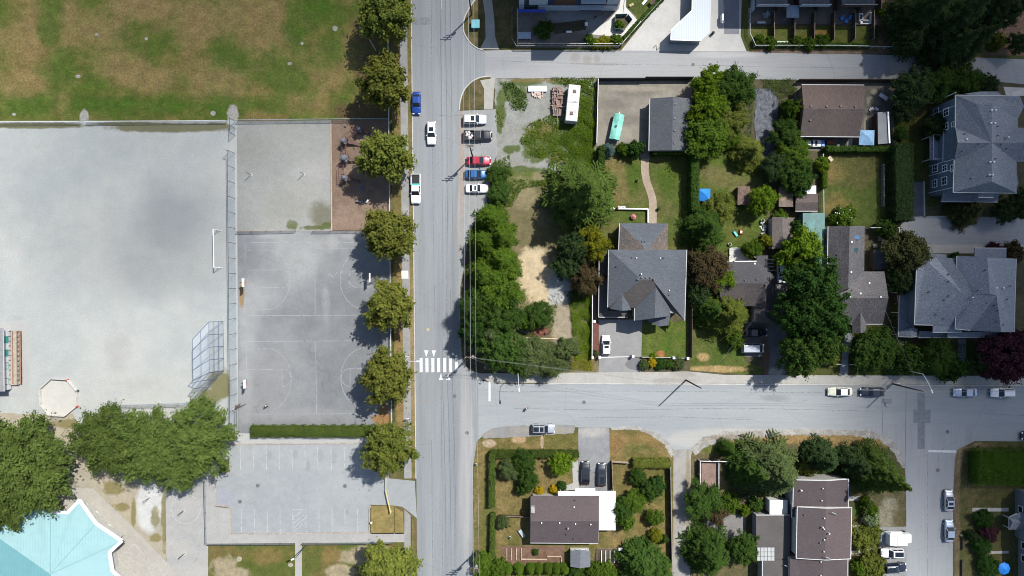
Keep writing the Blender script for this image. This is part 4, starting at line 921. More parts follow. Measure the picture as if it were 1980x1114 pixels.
# --- gardens between the two lanes
for cx, cy, r, h, kd, tn, lb in (
    (1372, 165, 33, 6, 'maple', 'lime', 'bright green tree beside the back lane right of the grey garage'),
    (1418, 172, 42, 7, 'loose', 'mid', 'grey green bushy tree beside the back lane'),
    (1372, 215, 36, 7, 'maple', 'lime', 'bright green tree against the grey garage wall'),
    (1405, 230, 38, 6, 'loose', 'oliveg', 'olive green tree left of the black ground sheet'),
    (1368, 262, 42, 7, 'maple', 'fresh', 'green tree at the lower corner of the grey garage'),
    (1447, 296, 36, 7, 'conifer', 'oliveg', 'conifer with drooping fronds on the back lawn'),
    (1410, 265, 22, 4, 'loose', 'fresh', 'small tree above the drooping conifer'),
    (1475, 388, 28, 6, 'bigleaf', 'lime', 'round bright green tree beside the timber shed'),
    (1395, 400, 28, 4, 'loose', 'oliveg', 'wispy olive tree below the blue canopy'),
    (1360, 440, 46, 9, 'conifer', 'mid', 'dark fronded conifer left of the toy slide'),
    (1368, 520, 40, 8, 'loose', 'brown', 'brown leafed plum tree over the dark roof edge'),
    (1392, 540, 28, 6, 'loose', 'lime', 'bright green tree on the left edge of the dark low roof'),
    (1350, 560, 28, 6, 'bigleaf', 'dark', 'dark tree in the shaded side garden'),
    (1455, 482, 19, 4, 'loose', 'fresh', 'small round tree over the whitish deck'),
    (1405, 606, 52, 10, 'conifer', 'frond', 'yellow green conifer with radiating fronds on the front lawn'),
    (1375, 600, 38, 8, 'conifer', 'mid', 'darker conifer left of the yellow green one'),
    (1420, 658, 17, 3.2, 'ball', 'fresh', 'clipped round tree beside the silver van'),
    (1547, 485, 40, 9, 'maple', 'lime', 'lime green tree beside the teal long roof'),
    (1568, 555, 56, 14, 'bigleaf', 'deep', 'huge dense green maple above the shingled house'),
    (1592, 612, 50, 13, 'bigleaf', 'deep', 'dense green maple overhanging the shingled house corner'),
    (1540, 610, 42, 13, 'bigleaf', 'deep', 'dense green maple shading the dark driveway'),
    (1548, 685, 42, 11, 'bigleaf', 'mid', 'dense green maple overhanging the cross street sidewalk'),
    (1585, 668, 40, 11, 'bigleaf', 'mid', 'dense green maple beside the stone path'),
    (1606, 690, 16, 2.5, 'bush', 'olive', 'olive shrub at the foot of the maples'),
    (1535, 335, 36, 6, 'bigleaf', 'mid', 'green tree behind the two small sheds'),
    (1548, 352, 26, 5, 'bigleaf', 'deep', 'dark round tree touching the small brown shed'),
    (1520, 262, 30, 5, 'loose', 'mid', 'leafy tree at the lower left of the brown garage'),
    (1535, 300, 32, 5, 'loose', 'fresh', 'leafy tree left of the white boat'),
    (1530, 210, 18, 4, 'bush', 'fresh', 'round green bush on the left wall of the brown garage'),
    (1498, 325, 26, 5, 'loose', 'dark', 'dark bush below the black ground sheet'),
    (1588, 318, 14, 3, 'loose', 'lime', 'slim light green tree at the lawn corner'),
    (1752, 488, 40, 8, 'maple', 'bronze', 'bronze green round tree beside the side lane'),
    (1742, 540, 28, 6, 'bigleaf', 'dark', 'dark tree between the shingled house and the blue grey duplex'),
    (1692, 675, 42, 6, 'maple', 'mid', 'round green tree in front of the shingled house'),
    (1757, 698, 27, 4.5, 'bush', 'mid', 'round tree by the tan garden path'),
    (1815, 690, 34, 5, 'loose', 'mid', 'leafy tree in front of the blue grey duplex'),
    (1842, 712, 24, 4, 'bush', 'deep', 'dark bush right of the street lamp'),
    (1902, 700, 26, 5, 'bigleaf', 'dark', 'dark tree beside the purple plum'),
    (1958, 680, 54, 8, 'maple', 'plum', 'purple leafed plum tree at the right edge'),
    (1926, 712, 25, 6, 'maple', 'plum', 'smaller purple leafed plum overhanging the sidewalk'),
    (1868, 408, 34, 7, 'conifer', 'bronze', 'bronze conifer reaching over the side lane'),
    (1975, 395, 32, 6, 'bigleaf', 'dark', 'dark tree at the right edge by the side lane'),
    (1940, 408, 24, 5, 'bigleaf', 'dark', 'dark bush below the slate duplex'),
    (1810, 245, 24, 5, 'loose', 'dark', 'dark bush against the slate duplex wall'),
    (1765, 172, 40, 7, 'bigleaf', 'dark', 'dark tree on the lane behind the rubbish lid'),
    (1815, 165, 32, 6, 'loose', 'mid', 'leafy tree along the lane fence'),
    (1862, 160, 34, 6, 'loose', 'mid', 'leafy tree along the lane next to the slate duplex'),
    (1905, 166, 24, 5, 'bigleaf', 'dark', 'dark tree at the lane behind the slate duplex'),
    (1745, 215, 20, 5, 'loose', 'dark', 'dark slim tree beside the lean-to roof'),
    (1740, 260, 14, 4, 'loose', 'mid', 'slim bush beside the duplex side lawn'),
    (1960, 490, 20, 3, 'bush', 'brown', 'brown bush behind the blue grey duplex'),
    (1925, 482, 12, 2.5, 'bush', 'plum', 'small purple shrub on the pale drive')):
    nm = {'conifer': 'conifer_tree', 'bush': 'shrub', 'ball': 'clipped_tree'}.get(kd, 'broadleaf_tree')
    tree(cx, cy, r, h, kd, tn, lb, nm, 'shrub' if kd == 'bush' else 'tree')
cover([(1470, 153), (1540, 153), (1542, 178), (1508, 192), (1478, 168)], 'fresh', .8, 'bushy weeds at the top of the black ground sheet', dens=12)
cover([(1492, 195), (1512, 235), (1522, 300), (1500, 302)], 'brown', .6, 'brownish weeds right of the black ground sheet', dens=12)
cover([(1345, 160), (1456, 158), (1456, 215), (1450, 295), (1345, 290)], 'mid', .7, 'shady undergrowth right of the grey garage', dens=8)
cover([(1734, 200), (1768, 200), (1772, 345), (1734, 348)], 'oliveg', .7, 'undergrowth beside the slate duplex lawn', dens=8)
cover([(1400, 892), (1560, 885), (1532, 962), (1402, 962)], 'deep', .5, 'shady undergrowth around the silvery deodar', dens=8)
cover([(926, 1088), (1215, 1093), (1290, 1120), (926, 1120)], 'fresh', .7, 'undergrowth along the bottom edge garden', dens=10)
cover([(1645, 1000), (1700, 975), (1700, 1120), (1645, 1120)], 'oliveg', .4, 'low plants between brown house and parking bay', dens=8)
cover([(1640, 668), (1960, 662), (1960, 726), (1645, 726)], 'deep', .35, 'low plants in front of the blue grey duplex', dens=6)
cover([(1008, 598), (1078, 588), (1068, 642), (1008, 652)], 'fresh', .8, 'green shrubs below the sand heap', dens=12, clump=.7)
cover([(1012, 660), (1104, 660), (1106, 716), (1012, 718)], 'grey', .8, 'grey green scrub along the foot of the vacant lot', dens=14)
wr = shrub(1633, 420, 22, 2.6, 'fresh', 'flowering shrub with white blossoms at the foot of the lawn')
b = MB()
for i in range(26):
    a = R.uniform(0, 6.28); q = R.uniform(.2, .95)
    b.dome((math.cos(a) * q, math.sin(a) * q, .55 + .45 * math.sqrt(max(0, 1 - q * q))), .06, .05, 6, 2)
b.build('blossoms', WHITE, wr, world=False)
shrub(1176, 290, 17, 3.2, 'blue', 'blue grey spruce below the green boat cover', 'cedar')
shrub(1206, 290, 13, 2, 'fresh', 'low bright bush between blue spruce and dark bush')
shrub(1228, 288, 17, 2.8, 'deep', 'dark spiky bush beside the grey garage')
shrub(1510, 425, 16, 2, 'fresh', 'bush above the brown gabled shed roof')
shrub(1536, 440, 16, 3, 'deep', 'dark bush between brown shed and teal roof')
shrub(1482, 466, 12, 2.5, 'yellow', 'yellow green bush beside the brown gabled shed')
shrub(1715, 442, 18, 3, 'mid', 'vine covered pergola bush beside the shingled house')
shrub(1695, 520, 10, 1.5, 'bronze', 'small fern by the shingled house porch')
shrub(1800, 502, 9, 1.2, 'deep', 'left dark box bush on the pale drive', group='box bushes on the pale drive')
shrub(1848, 498, 9, 1.2, 'deep', 'right dark box bush on the pale drive', group='box bushes on the pale drive')
shrub(1152, 683, 6, 1.1, 'grey', 'small round bush in the brick path corner')
for x, y, r, tn, lb in ((1246, 706, 10, 'grey', 'grey green clipped ball nearest the driveway'), (1261, 702, 9, 'gold', 'yellow bush second along the front wall'), (1278, 704, 11, 'deep', 'dark green bush in the middle of the front wall row'),
                        (1294, 704, 9, 'mid', 'round green bush beside the wall pillar'), (1312, 704, 12, 'grey', 'broad grey green ball at the right end of the front wall')):
    shrub(x, y, r, 1.3, tn, lb, 'ball', 'bushes along the front wall')
shrub(1264, 690, 7, .8, 'lime', 'lime green plant inside the front wall')
shrub(1290, 625, 8, .9, 'lime', 'bright plant at the front porch')
# --- hedges
hedge([(490, 832), (730, 832)], 2.3, 1.5, 'hedgel', 'long clipped hedge between basketball court and parking lot')
hedge([(949, 875), (1117, 875)], 1.35, 1.9, 'hedgel', 'clipped green hedge along the corner garden facing the cross street')
hedge([(952, 872), (951, 975)], 1.25, 1.9, 'hedgel', 'clipped green hedge along the corner garden facing the main street')
hedge([(953, 990), (952, 1078)], 1.0, 1.7, 'hedgel', 'lower clipped hedge beyond the gap, facing the main street')
hedge([(1336, 296), (1336, 410)], 1.6, 3.6, 'mid', 'tall dark cedar hedge dividing the two back lawns')
hedge([(1258, 296), (1330, 296)], 1.4, 2.6, 'mid', 'cedar hedge along the foot of the grey garage')
hedge([(1160, 288), (1160, 330)], 1.3, 3.0, 'mid', 'cedar hedge between weeds and blue spruce')
hedge([(1590, 291), (1718, 291)], 1.1, 2.0, 'mid', 'trimmed hedge between brown garage yard and lawn')
for i, (x0, y0, y1) in enumerate(((1728, 285, 430),)):
    hedge([(x0, y0), (x0 + 2, y1)], 3.6, 4.0, 'dark', 'wide dark cedar hedge on the right of the green lawn')
hedge([(1730, 585), (1730, 640)], 1.0, 2.2, 'fresh', 'narrow bright hedge between shingled house and duplex')
hedge([(1872, 897), (2100, 900)], 7.0, 3.2, 'hedge', 'huge deep green hedge block at the right street corner', dens=40)
hedge([(1589, 320), (1588, 365)], .9, 1.8, 'fresh', 'narrow green hedge along the left edge of the lawn')
# --- north block planting
for x, y, r, h, tn, lb in ((1140, 78, 11, 1.6, 'fresh', 'bright bush at the left end of the plaza border'), (1166, 82, 13, 1.0, 'yellow', 'yellow green shrub bed below the plaza'), (1192, 78, 12, 1.5, 'fresh', 'bush at the right corner of the plaza border'),
                           (1152, 84, 10, 1.0, 'yellow', 'yellow shrub in the plaza border'), (1180, 84, 10, 1.0, 'yellow', 'yellow shrub beside the plaza corner bush')):
    shrub(x, y, r, h, tn, lb, group='bushes in the plaza border')
hedge([(1205, 78), (1285, -8)], 1.0, 1.0, 'mid', 'diagonal clipped border along the plaza fence')
shrub(1052, 57, 17, 2, 'mid', 'dark shrub bed in the shaded courtyard')
shrub(1196, 48, 9, 1.6, 'fresh', 'small tree inside the pentagon glass planter')
for x, y, r, lb in ((1468, 78, 11, 'first bush along the lawn edge by the left townhouse fence'), (1490, 82, 12, 'dark bush at the second townhouse fence'), (1540, 80, 11, 'bush behind the third townhouse lawn'), (1565, 84, 12, 'dark bush at the fourth townhouse fence'), (1590, 78, 13, 'bush in the fourth townhouse lawn')):
    shrub(x, y, r, 1.6, 'fresh', lb, group='bushes along the townhouse lawns')
hedge([(1470, 88), (1680, 90)], .8, .9, 'mid', 'low hedge along the townhouse lawns')
shrub(1704, 22, 9, 1.4, 'lime', 'lime bush at the end of the townhouse row')
# --- big dark conifers top right
for cx, cy, r, h, kd, tn, lb in (
    (1775, 30, 62, 17, 'conifer', 'dark', 'tall dark conifer nearest the townhouses'),
    (1830, 45, 66, 18, 'conifer', 'dark', 'tall dark conifer over the lane bend'),
    (1885, 30, 64, 18, 'conifer', 'dark', 'tall dark conifer right of the lane conifer'),
    (1830, 95, 44, 14, 'conifer', 'dark', 'drooping dark conifer hanging over the lane'),
    (1868, 85, 40, 14, 'conifer', 'dark', 'drooping dark conifer over the right part of the lane'),
    (1930, 10, 46, 13, 'bigleaf', 'dark', 'dark leafy tree at the top right corner'),
    (1755, 80, 26, 9, 'bigleaf', 'dark', 'dark leafy tree at the end of the red soil'),
    (1966, 84, 20, 5, 'bigleaf', 'dark', 'dark round tree beside the lane at the right edge'),
    (1928, 80, 16, 3, 'bush', 'oliveg', 'yellow green bush beside the lane at the right')):
    tree(cx, cy, r, h, kd, tn, lb, 'conifer_tree' if kd == 'conifer' else 'broadleaf_tree', 'shrub' if kd == 'bush' else 'tree')
# --- corner garden (south)
for cx, cy, r, h, kd, tn, lb in (
    (1015, 893, 24, 4.5, 'bigleaf', 'mid', 'blue green tree inside the corner hedge'),
    (985, 908, 20, 3.5, 'loose', 'grey', 'grey green tree left of the blue green one'),
    (1022, 930, 20, 4, 'loose', 'mid', 'leafy tree above the brown bungalow corner'),
    (1085, 897, 23, 4, 'bigleaf', 'lime', 'round bright green tree on the corner garden lawn'),
    (1010, 945, 12, 2.5, 'bush', 'mid', 'bush at the brown bungalow front'),
    (972, 1010, 13, 2.5, 'loose', 'grey', 'grey bush beside the lower street hedge'),
    (1205, 985, 22, 4, 'maple', 'mid', 'green tree at the end of the white carport'),
    (1225, 970, 22, 4, 'maple', 'fresh', 'green tree right of the white carport'),
    (1210, 1005, 18, 3.5, 'bush', 'fresh', 'green bush below the carport trees'),
    (1255, 950, 20, 3.5, 'bush', 'mid', 'green bush in the right garden'),
    (1270, 940, 17, 3, 'bush', 'deep', 'dark bush by the right garden fence'),
    (1234, 922, 17, 2.8, 'loose', 'mid', 'small tree in the upper right garden'),
    (1267, 1000, 17, 3, 'bigleaf', 'fresh', 'round bush with the red toy beside it'),
    (1268, 1035, 13, 2.5, 'loose', 'yellow', 'yellow green shrub in the lower right garden'),
    (1284, 1042, 8, 2, 'bush', 'mid', 'small bush against the long fence'),
    (1240, 1090, 52, 8, 'cedar', 'mid', 'large feathery tree at the bottom edge by the gravel lane'),
    (1270, 1108, 40, 8, 'cedar', 'mid', 'feathery tree at the bottom edge beside the gravel lane'),
    (935, 1092, 22, 3, 'bush', 'fresh', 'green bush at the bottom left garden corner'),
    (958, 1100, 22, 3, 'bush', 'fresh', 'green bush beside the bottom garden corner')):
    nm = {'cedar': 'conifer_tree', 'bush': 'shrub'}.get(kd, 'broadleaf_tree')
    tree(cx, cy, r, h, kd, tn, lb, nm, 'shrub' if kd == 'bush' else 'tree')
hedge([(1222, 892), (1292, 893)], 1.7, 1.8, 'oliveg', 'untrimmed hedge at the top of the right garden')
shrub(1043, 949, 8, 1.1, 'gold', 'golden bush on the left of the bungalow front', group='golden bushes at the bungalow')
shrub(1070, 947, 8, 1.1, 'gold', 'golden bush next to the dark clipped ball', group='golden bushes at the bungalow')
shrub(1087, 940, 9, 1.4, 'deep', 'dark clipped ball at the bungalow corner', 'ball')
for i, (x, lb) in enumerate(((982, 'first'), (1003, 'second'), (1026, 'third'), (1042, 'fourth'), (1060, 'fifth'), (1076, 'sixth'), (1092, 'seventh'))):
    tree(x, 1104, 11, 3.2, 'column', 'fresh', lb + ' column cypress from the left in the row under the vegetable beds', 'cypress_tree', 'tree', 'cypress row at the bottom edge')
shrub(1115, 1106, 13, 2, 'mid', 'white dotted bush below the grey shed')
shrub(1150, 1104, 16, 2, 'fresh', 'bush at the bottom edge below the planter frames')
shrub(1175, 1106, 17, 2, 'fresh', 'bush at the bottom edge left of the feathery tree')
shrub(1036, 1068, 6, .9, 'mid', 'small plant beside the vegetable bed')
# --- south east corner garden
tree(1488, 908, 64, 15, 'conifer', 'grey', 'large silvery deodar conifer at the corner house', 'conifer_tree')
tree(1452, 905, 44, 11, 'conifer', 'mid', 'green conifer left of the silvery deodar', 'conifer_tree')
tree(1405, 868, 18, 7, 'conifer', 'mid', 'slim young conifer by the cross street', 'conifer_tree')
tree(1590, 886, 40, 9, 'cedar', 'dark', 'dark round conifer above the brown roof', 'conifer_tree')
tree(1655, 898, 40, 9, 'cedar', 'dark', 'dark conifer shading the brown roof', 'conifer_tree')
tree(1692, 912, 52, 17, 'conifer', 'frondg', 'tall green spruce leaning towards the side street', 'conifer_tree')
tree(1370, 1072, 56, 9, 'cedar', 'mid', 'large feathery tree beside the gravel lane driveway', 'conifer_tree')
tree(1440, 1060, 30, 5, 'bigleaf', 'mid', 'round dense tree beside the skylight roof', 'broadleaf_tree')
tree(1360, 970, 36, 5, 'loose', 'mid', 'leafy tree at the gravel lane above the driveway', 'broadleaf_tree')
tree(1382, 992, 22, 4, 'loose', 'brown', 'brownish bush above the driveway', 'broadleaf_tree')
shrub(1440, 987, 11, 1.8, 'lime', 'bright lime bush beside the driveway')
shrub(1412, 975, 18, 2.6, 'fresh', 'green bush right of the brownish bush')
shrub(1462, 975, 14, 1.8, 'mid', 'green bush left of the white sunroom')
shrub(1560, 905, 16, 2.4, 'oliveg', 'olive bush at the back of the brown roof')
for x, y, r, tn, lb in ((1682, 985, 14, 'fresh', 'bright bush by the small lawn'), (1684, 1003, 15, 'pale', 'cream variegated bush by the parking bay'), (1672, 1042, 24, 'oliveg', 'olive bush left of the white camper'), (1688, 1030, 14, 'oliveg', 'small olive bush next to the white camper'),
                        (1684, 1096, 28, 'oliveg', 'wide olive bush left of the navy car'), (1660, 1098, 14, 'fresh', 'bright bush against the brown house'), (1676, 970, 10, 'fresh', 'small bright bush under the tall spruce')):
    shrub(x, y, r, 2.2, tn, lb)
for x, y, r, tn, lb in ((1903, 1004, 19, 'deep', 'dark round bush below the concrete path'), (1913, 1030, 17, 'plum', 'red leafed maple shrub in the right lawn'), (1900, 1056, 19, 'deep', 'dark round bush below the red maple shrub'), (1912, 1098, 22, 'deep', 'dark round bush beside the blue parasol'), (1880, 1036, 10, 'dark', 'thin dark bush in the right lawn')):
    shrub(x, y, r, 2.0, tn, lb, 'ball' if tn == 'deep' else 'bush')

# ================================================================ BUILDINGS
ROOFS = {}
EDGE = plain('roof_edge_white', (.46, .46, .45), .6, .3, .1)
GUT = plain('gutter_grey', (0.36, 0.36, 0.35), .6, .3, .1)
def inset_poly(w, d):
    n = len(w)
    ar = sum(w[i].x * w[(i + 1) % n].y - w[(i + 1) % n].x * w[i].y for i in range(n))
    sg = 1 if ar > 0 else -1
    out = []
    for i in range(n):
        a, b, c = w[i - 1], w[i], w[(i + 1) % n]
        e1 = Vector((b.x - a.x, b.y - a.y)).normalized(); e2 = Vector((c.x - b.x, c.y - b.y)).normalized()
        n1 = Vector((-e1.y, e1.x)) * sg; n2 = Vector((-e2.y, e2.x)) * sg
        k = n1 + n2
        k = k / max(.3, k.length_squared / 2) if k.length > .2 else n1
        out.append(Vector((b.x + k.x * d, b.y + k.y * d, b.z)))
    return out
def roof(root, pts, faces, m, thick=.2, name='roof', gut=(), gm=None, reg=True):
    W = {k: P(*v) for k, v in pts.items()}
    b = MB()
    for f in faces:
        q = [W[k] for k in f]
        nz = sum((q[i].x - q[(i + 1) % len(q)].x) * (q[i].y + q[(i + 1) % len(q)].y) for i in range(len(q)))
        if nz < 0: q.reverse()
        b.face(q)
    # merge shared points so that the slab thickens evenly
    key, vs, mp = {}, [], []
    for v in b.v:
        kk = tuple(round(c, 3) for c in v)
        if kk not in key: key[kk] = len(vs); vs.append(v)
        mp.append(key[kk])
    b.v = vs; b.f = [[mp[i] for i in f] for f in b.f]
    o = b.build(name, m, root)
    s = o.modifiers.new('slab', 'SOLIDIFY'); s.thickness = thick; s.offset = -1
    if reg: ROOFS.setdefault(root.name, []).append((pts, faces))
    if gut:
        g = MB()
        for e in gut:
            for a, c in zip(e[:-1], e[1:]): g.bar(W[a] + Vector((0, 0, -.05)), W[c] + Vector((0, 0, -.05)), .13, .16)
        g.build('gutter', gm or EDGE, o)
    return o
def walls(root, outline, m, z0=0.0, inset=.35, drop=.2, name='wall'):
    z = min(p[2] for p in outline)
    w = inset_poly([P(*p) for p in outline], inset)
    b = MB(); b.prism([(p.x, p.y) for p in w], z0, z - drop)
    return b.build(name, m, root)
def gable(root, a, top, c, m, name='gable'):
    """upright triangle that closes a gable end"""
    A, T, Cc = P(*a), P(*top), P(*c)
    b = MB(); d = (Cc - A).normalized(); n = Vector((-d.y, d.x, 0)) * .08
    A2, C2 = A + d * .35 + Vector((0, 0, -.25)), Cc - d * .35 + Vector((0, 0, -.25)); T2 = T + Vector((0, 0, -.3))
    b.add([A2 - n, C2 - n, T2 - n, A2 + n, C2 + n, T2 + n], [(0, 1, 2), (5, 4, 3), (0, 3, 4, 1), (1, 4, 5, 2), (2, 5, 3, 0)])
    return b.build(name, m, root)
def zat(root, px, py):
    best = None
    for pts, faces in ROOFS.get(root.name, []):
        for f in faces:
            ks = list(f)
            for i in range(1, len(ks) - 1):
                a, b, c = pts[ks[0]], pts[ks[i]], pts[ks[i + 1]]
                d = (b[1] - c[1]) * (a[0] - c[0]) + (c[0] - b[0]) * (a[1] - c[1])
                if abs(d) < 1e-6: continue
                u = ((b[1] - c[1]) * (px - c[0]) + (c[0] - b[0]) * (py - c[1])) / d
                v = ((c[1] - a[1]) * (px - c[0]) + (a[0] - c[0]) * (py - c[1])) / d
                if u >= -.02 and v >= -.02 and u + v <= 1.02:
                    z = u * a[2] + v * b[2] + (1 - u - v) * c[2]
                    best = z if best is None else max(best, z)
    return best if best is not None else 4.0
GREYM = plain('vent_grey', (0.12, 0.125, 0.13), .6)
def vents(root, spots, kind='cap', m=None, name='roof_vent'):
    for x, y in spots:
        z = zat(root, x, y); p = P(x, y, z); b = MB()
        if kind == 'cap': b.cyl((p.x, p.y, p.z - .15), .07, .4, 8); b.cyl((p.x, p.y, p.z + .25), .15, .12, 10, .1)
        elif kind == 'pipe': b.cyl((p.x, p.y, p.z - .15), .1, .75, 10); b.cyl((p.x, p.y, p.z + .6), .17, .16, 10, .12)
        elif kind == 'box': b.box((p.x, p.y, p.z + .1), (.36, .36, .34), 0, .8)
        elif kind == 'turbine': b.cyl((p.x, p.y, p.z - .1), .13, .3, 10); b.dome((p.x, p.y, p.z + .2), .2, .2, 10, 3)
        b.build(name, m or GREYM, root)
def skylights(root, spots, m, w=.8, l=1.0):
    for x, y in spots:
        z = zat(root, x, y); p = P(x, y, z)
        f = MB().box((p.x, p.y, p.z + .04), (w + .16, l + .16, .2)).build('skylight', DSTEEL, root)
        MB().box((p.x, p.y, p.z + .15), (w, l, .05)).build('pane', m, f)
def window(root, c, w, h, face, m=None, fm=None, bars=(1, 1)):
    """framed window on an upright wall; c is the centre on the wall face, face is the outward direction"""
    n = Vector((face[0], face[1], 0)); t = Vector((-n.y, n.x, 0)); c = Vector(c)
    f = MB(); rz = math.atan2(t.y, t.x)
    for sz in (-1, 1): f.box(c + n * .03 + Vector((0, 0, sz * h / 2)), (w + .16, .1, .12), rz)
    for sx in (-1, 1): f.box(c + n * .03 + t * sx * w / 2, (.12, .1, h - .12), rz)
    for i in range(1, bars[0] + 1): f.box(c + n * .035 + t * (-w / 2 + w * i / (bars[0] + 1)), (.05, .06, h - .12), rz)
    for i in range(1, bars[1] + 1): f.box(c + n * .035 + Vector((0, 0, -h / 2 + h * i / (bars[1] + 1))), (w - .12, .055, .05), rz)
    fr = f.build('window', fm or WHITE, root)
    MB().box(c + n * .02, (w - .1, .03, h - .1), rz).build('pane', m or GLASS, fr)
    return fr
def railing(root, pts, h, z, m, n=6, name='railing'):
    b = MB()
    for a, c in zip(pts[:-1], pts[1:]):
        A, B = P(*a, z), P(*c, z)
        b.bar(A + Vector((0, 0, h)), B + Vector((0, 0, h)), .07); b.bar(A + Vector((0, 0, .15)), B + Vector((0, 0, .15)), .05)
        k = max(1, int((B - A).length / 1.2))
        for i in range(k + 1): q = A.lerp(B, i / k); b.bar(q, q + Vector((0, 0, h)), .05)
    return b.build(name, m, root)
SIDING = plain('pale_siding', (0.36, 0.35, 0.32), .7, .2, .1)
STUCCO = plain('grey_stucco', (0.24, 0.24, 0.235), .85, .2, .1)
BLUESID = plain('slate_blue_siding', (0.105, 0.135, 0.165), .7, .25, .12)
BROWNW = plain('brown_siding', (0.14, 0.1, 0.075), .8, .2, .15)

# --- large two storey house with hipped grey roof
h = thing('house', 'large two storey house with hipped grey roof and two front gables', 'house', P(1250, 540))
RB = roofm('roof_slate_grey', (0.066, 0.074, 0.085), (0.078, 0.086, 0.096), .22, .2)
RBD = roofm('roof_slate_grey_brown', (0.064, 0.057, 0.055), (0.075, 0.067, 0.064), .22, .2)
RBM = roofm('roof_mossy', (0.072, 0.07, 0.07), (0.115, 0.09, 0.075), .55, .25)
ze, zr = 5.4, 8.6
pt = dict(a=(1177, 483, ze), b=(1328, 483, ze), c=(1324, 620, ze), d=(1175, 594.5, ze), e=(1240, 540.5, zr), f=(1261, 540.5, zr), m=(1296, 596, ze), n=(1228, 595, ze))
roof(h, pt, ['abfe', 'bcf', 'aed'], RB, gut=['ad', 'bc'], gm=GUT)
roof(h, pt, ['defmn', 'fcm'], RBD, name='roof')
g1 = dict(a=(1179, 597, 5.5), b=(1221, 599.5, 5.5), c=(1203, 601, 6.9), t=(1203.5, 570, 6.9), d=(1190, 583, 6.2), e=(1214, 584, 6.2))
roof(h, g1, ['adtc', 'ctEb'.replace('E', 'e')], RB, name='gable_roof', reg=False)
g2 = dict(a=(1227, 596, 5.5), b=(1226.5, 620, 5.5), f=(1266, 615, 7.75), t=(1268, 556, 7.75), c=(1296, 611, 5.5), d=(1296, 596, 5.5))
roof(h, g2, ['abft', 'tfcd'], RB, name='gable_roof', gut=['ab'], gm=GUT, reg=False)
gable(h, (1226.5, 620, 5.5), (1266, 615, 7.75), (1296, 611, 5.5), STUCCO); gable(h, (1179, 597, 5.5), (1203, 601, 6.9), (1221, 599.5, 5.5), STUCCO)
roof(h, dict(a=(1253, 614, 4.0), b=(1277, 612, 4.6), c=(1296, 612, 4.2), d=(1293, 629, 3.8), e=(1274, 631.5, 4.1), f=(1253, 621.5, 3.7)), ['abef', 'bcde'], RB, name='porch_roof', reg=False, thick=.15)
walls(h, [pt['a'], pt['b'], (1324, 610, ze), (1296, 609, ze), (1228, 617, ze), (1228, 594, ze), pt['d']], STUCCO)
pr = dict(a=(1158.5, 490, 2.7), b=(1176, 490, 3.1), c=(1176, 601, 3.1), d=(1214, 601, 3.1), e=(1214, 613.5, 2.7), f=(1157.5, 613.5, 2.7))
roof(h, pr, ['abcf', 'fcde'], RBD, name='porch_roof', gut=['afe'], gm=GUT, reg=False, thick=.18)
for q in ((1160, 500), (1160, 550), (1160, 609), (1190, 610)): c = P(*q); MB().box((c.x, c.y, 1.25), (.16, .16, 2.5)).build('porch_post', OFFW, h)
rw = dict(a=(1198, 432, 3.6), b=(1291, 432, 3.6), c=(1291, 484.5, 3.6), d=(1196, 484.5, 3.6), e=(1244, 477, 5.3), f=(1250, 486, 5.5))
roof(h, rw, ['abfe'], RB, name='rear_roof'); roof(h, rw, ['aefd', 'bcf'], RBM, name='rear_roof', gut=['ad'], gm=GUT)
walls(h, [rw['a'], rw['b'], rw['c'], rw['d']], STUCCO, name='wall')
vents(h, [(1221.5, 498), (1282.5, 498.5), (1192, 515), (1293, 570.5), (1241, 467.5), (1247, 467.5)], 'cap', m=DSTEEL)
vents(h, [(1230.5, 499), (1276, 499.5), (1293.5, 561.5)], 'cap', m=OFFW)
vents(h, [(1239, 530)], 'pipe', ALU, 'chimney')
vents(h, [(1240.5, 537), (1248.5, 537), (1257.5, 537), (1264, 540), (1233, 540.5)], 'turbine')
window(h, (P(1243, 619.5, ze).x, P(1243, 620, ze).y + .25, 4.0), 1.8, 1.3, (0, -1))

# --- long house C, dark low roof
h = thing('house', 'single storey house with dark low pitched roof behind the yellow green conifer', 'house', P(1450, 560))
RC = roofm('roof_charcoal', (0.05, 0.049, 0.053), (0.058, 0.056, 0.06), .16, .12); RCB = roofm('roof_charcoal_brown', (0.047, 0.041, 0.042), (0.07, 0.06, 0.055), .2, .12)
pt = dict(a=(1392, 506, 3.6), b=(1463, 505, 3.6), c=(1463, 494, 3.6), d=(1485, 494, 3.6), e=(1486, 524, 3.6), f=(1500, 536, 3.6), g=(1500, 626, 3.6), h=(1458, 625, 3.6), i=(1458, 592, 3.6), j=(1392, 592, 3.6), k=(1392, 548, 5.2), l=(1480, 548, 5.3), m=(1479, 610, 5.0))
roof(h, pt, ['abcdeflk', 'flmg'], RC, gut=['ab'], gm=WHITE); roof(h, pt, ['klij', 'lmhi', 'mgh'], RCB)
walls(h, [pt[k] for k in 'abcdefghij'], SIDING)
vents(h, [(1459, 510)], 'box', OFFW); vents(h, [(1440, 542), (1480, 550)], 'cap'); vents(h, [(1463, 541)], 'box', DSTEEL, 'chimney')
dk = thing('deck', 'whitish board deck at the back of the dark roofed house', 'deck', P(1428, 492))
DW = metalroof('deck_boards', (0.42, 0.41, 0.38), 'x', 3.5, .25)
b = MB(); b.prism([P(*q).xy for q in ((1410, 480), (1444, 480), (1462, 500), (1462, 506), (1409, 506))], 0, .55); b.build('platform', DW, dk)
b = MB(); 
for i in range(3): c = P(1452 - i * 0, 505 + 0); 
railing(dk, [(1410, 505), (1410, 480), (1444, 480)], .95, .5, OFFW)
po = thing('pergola', 'small white trellis beside the dark house wall with fallen timbers', 'pergola', P(1491, 515))
b = MB()
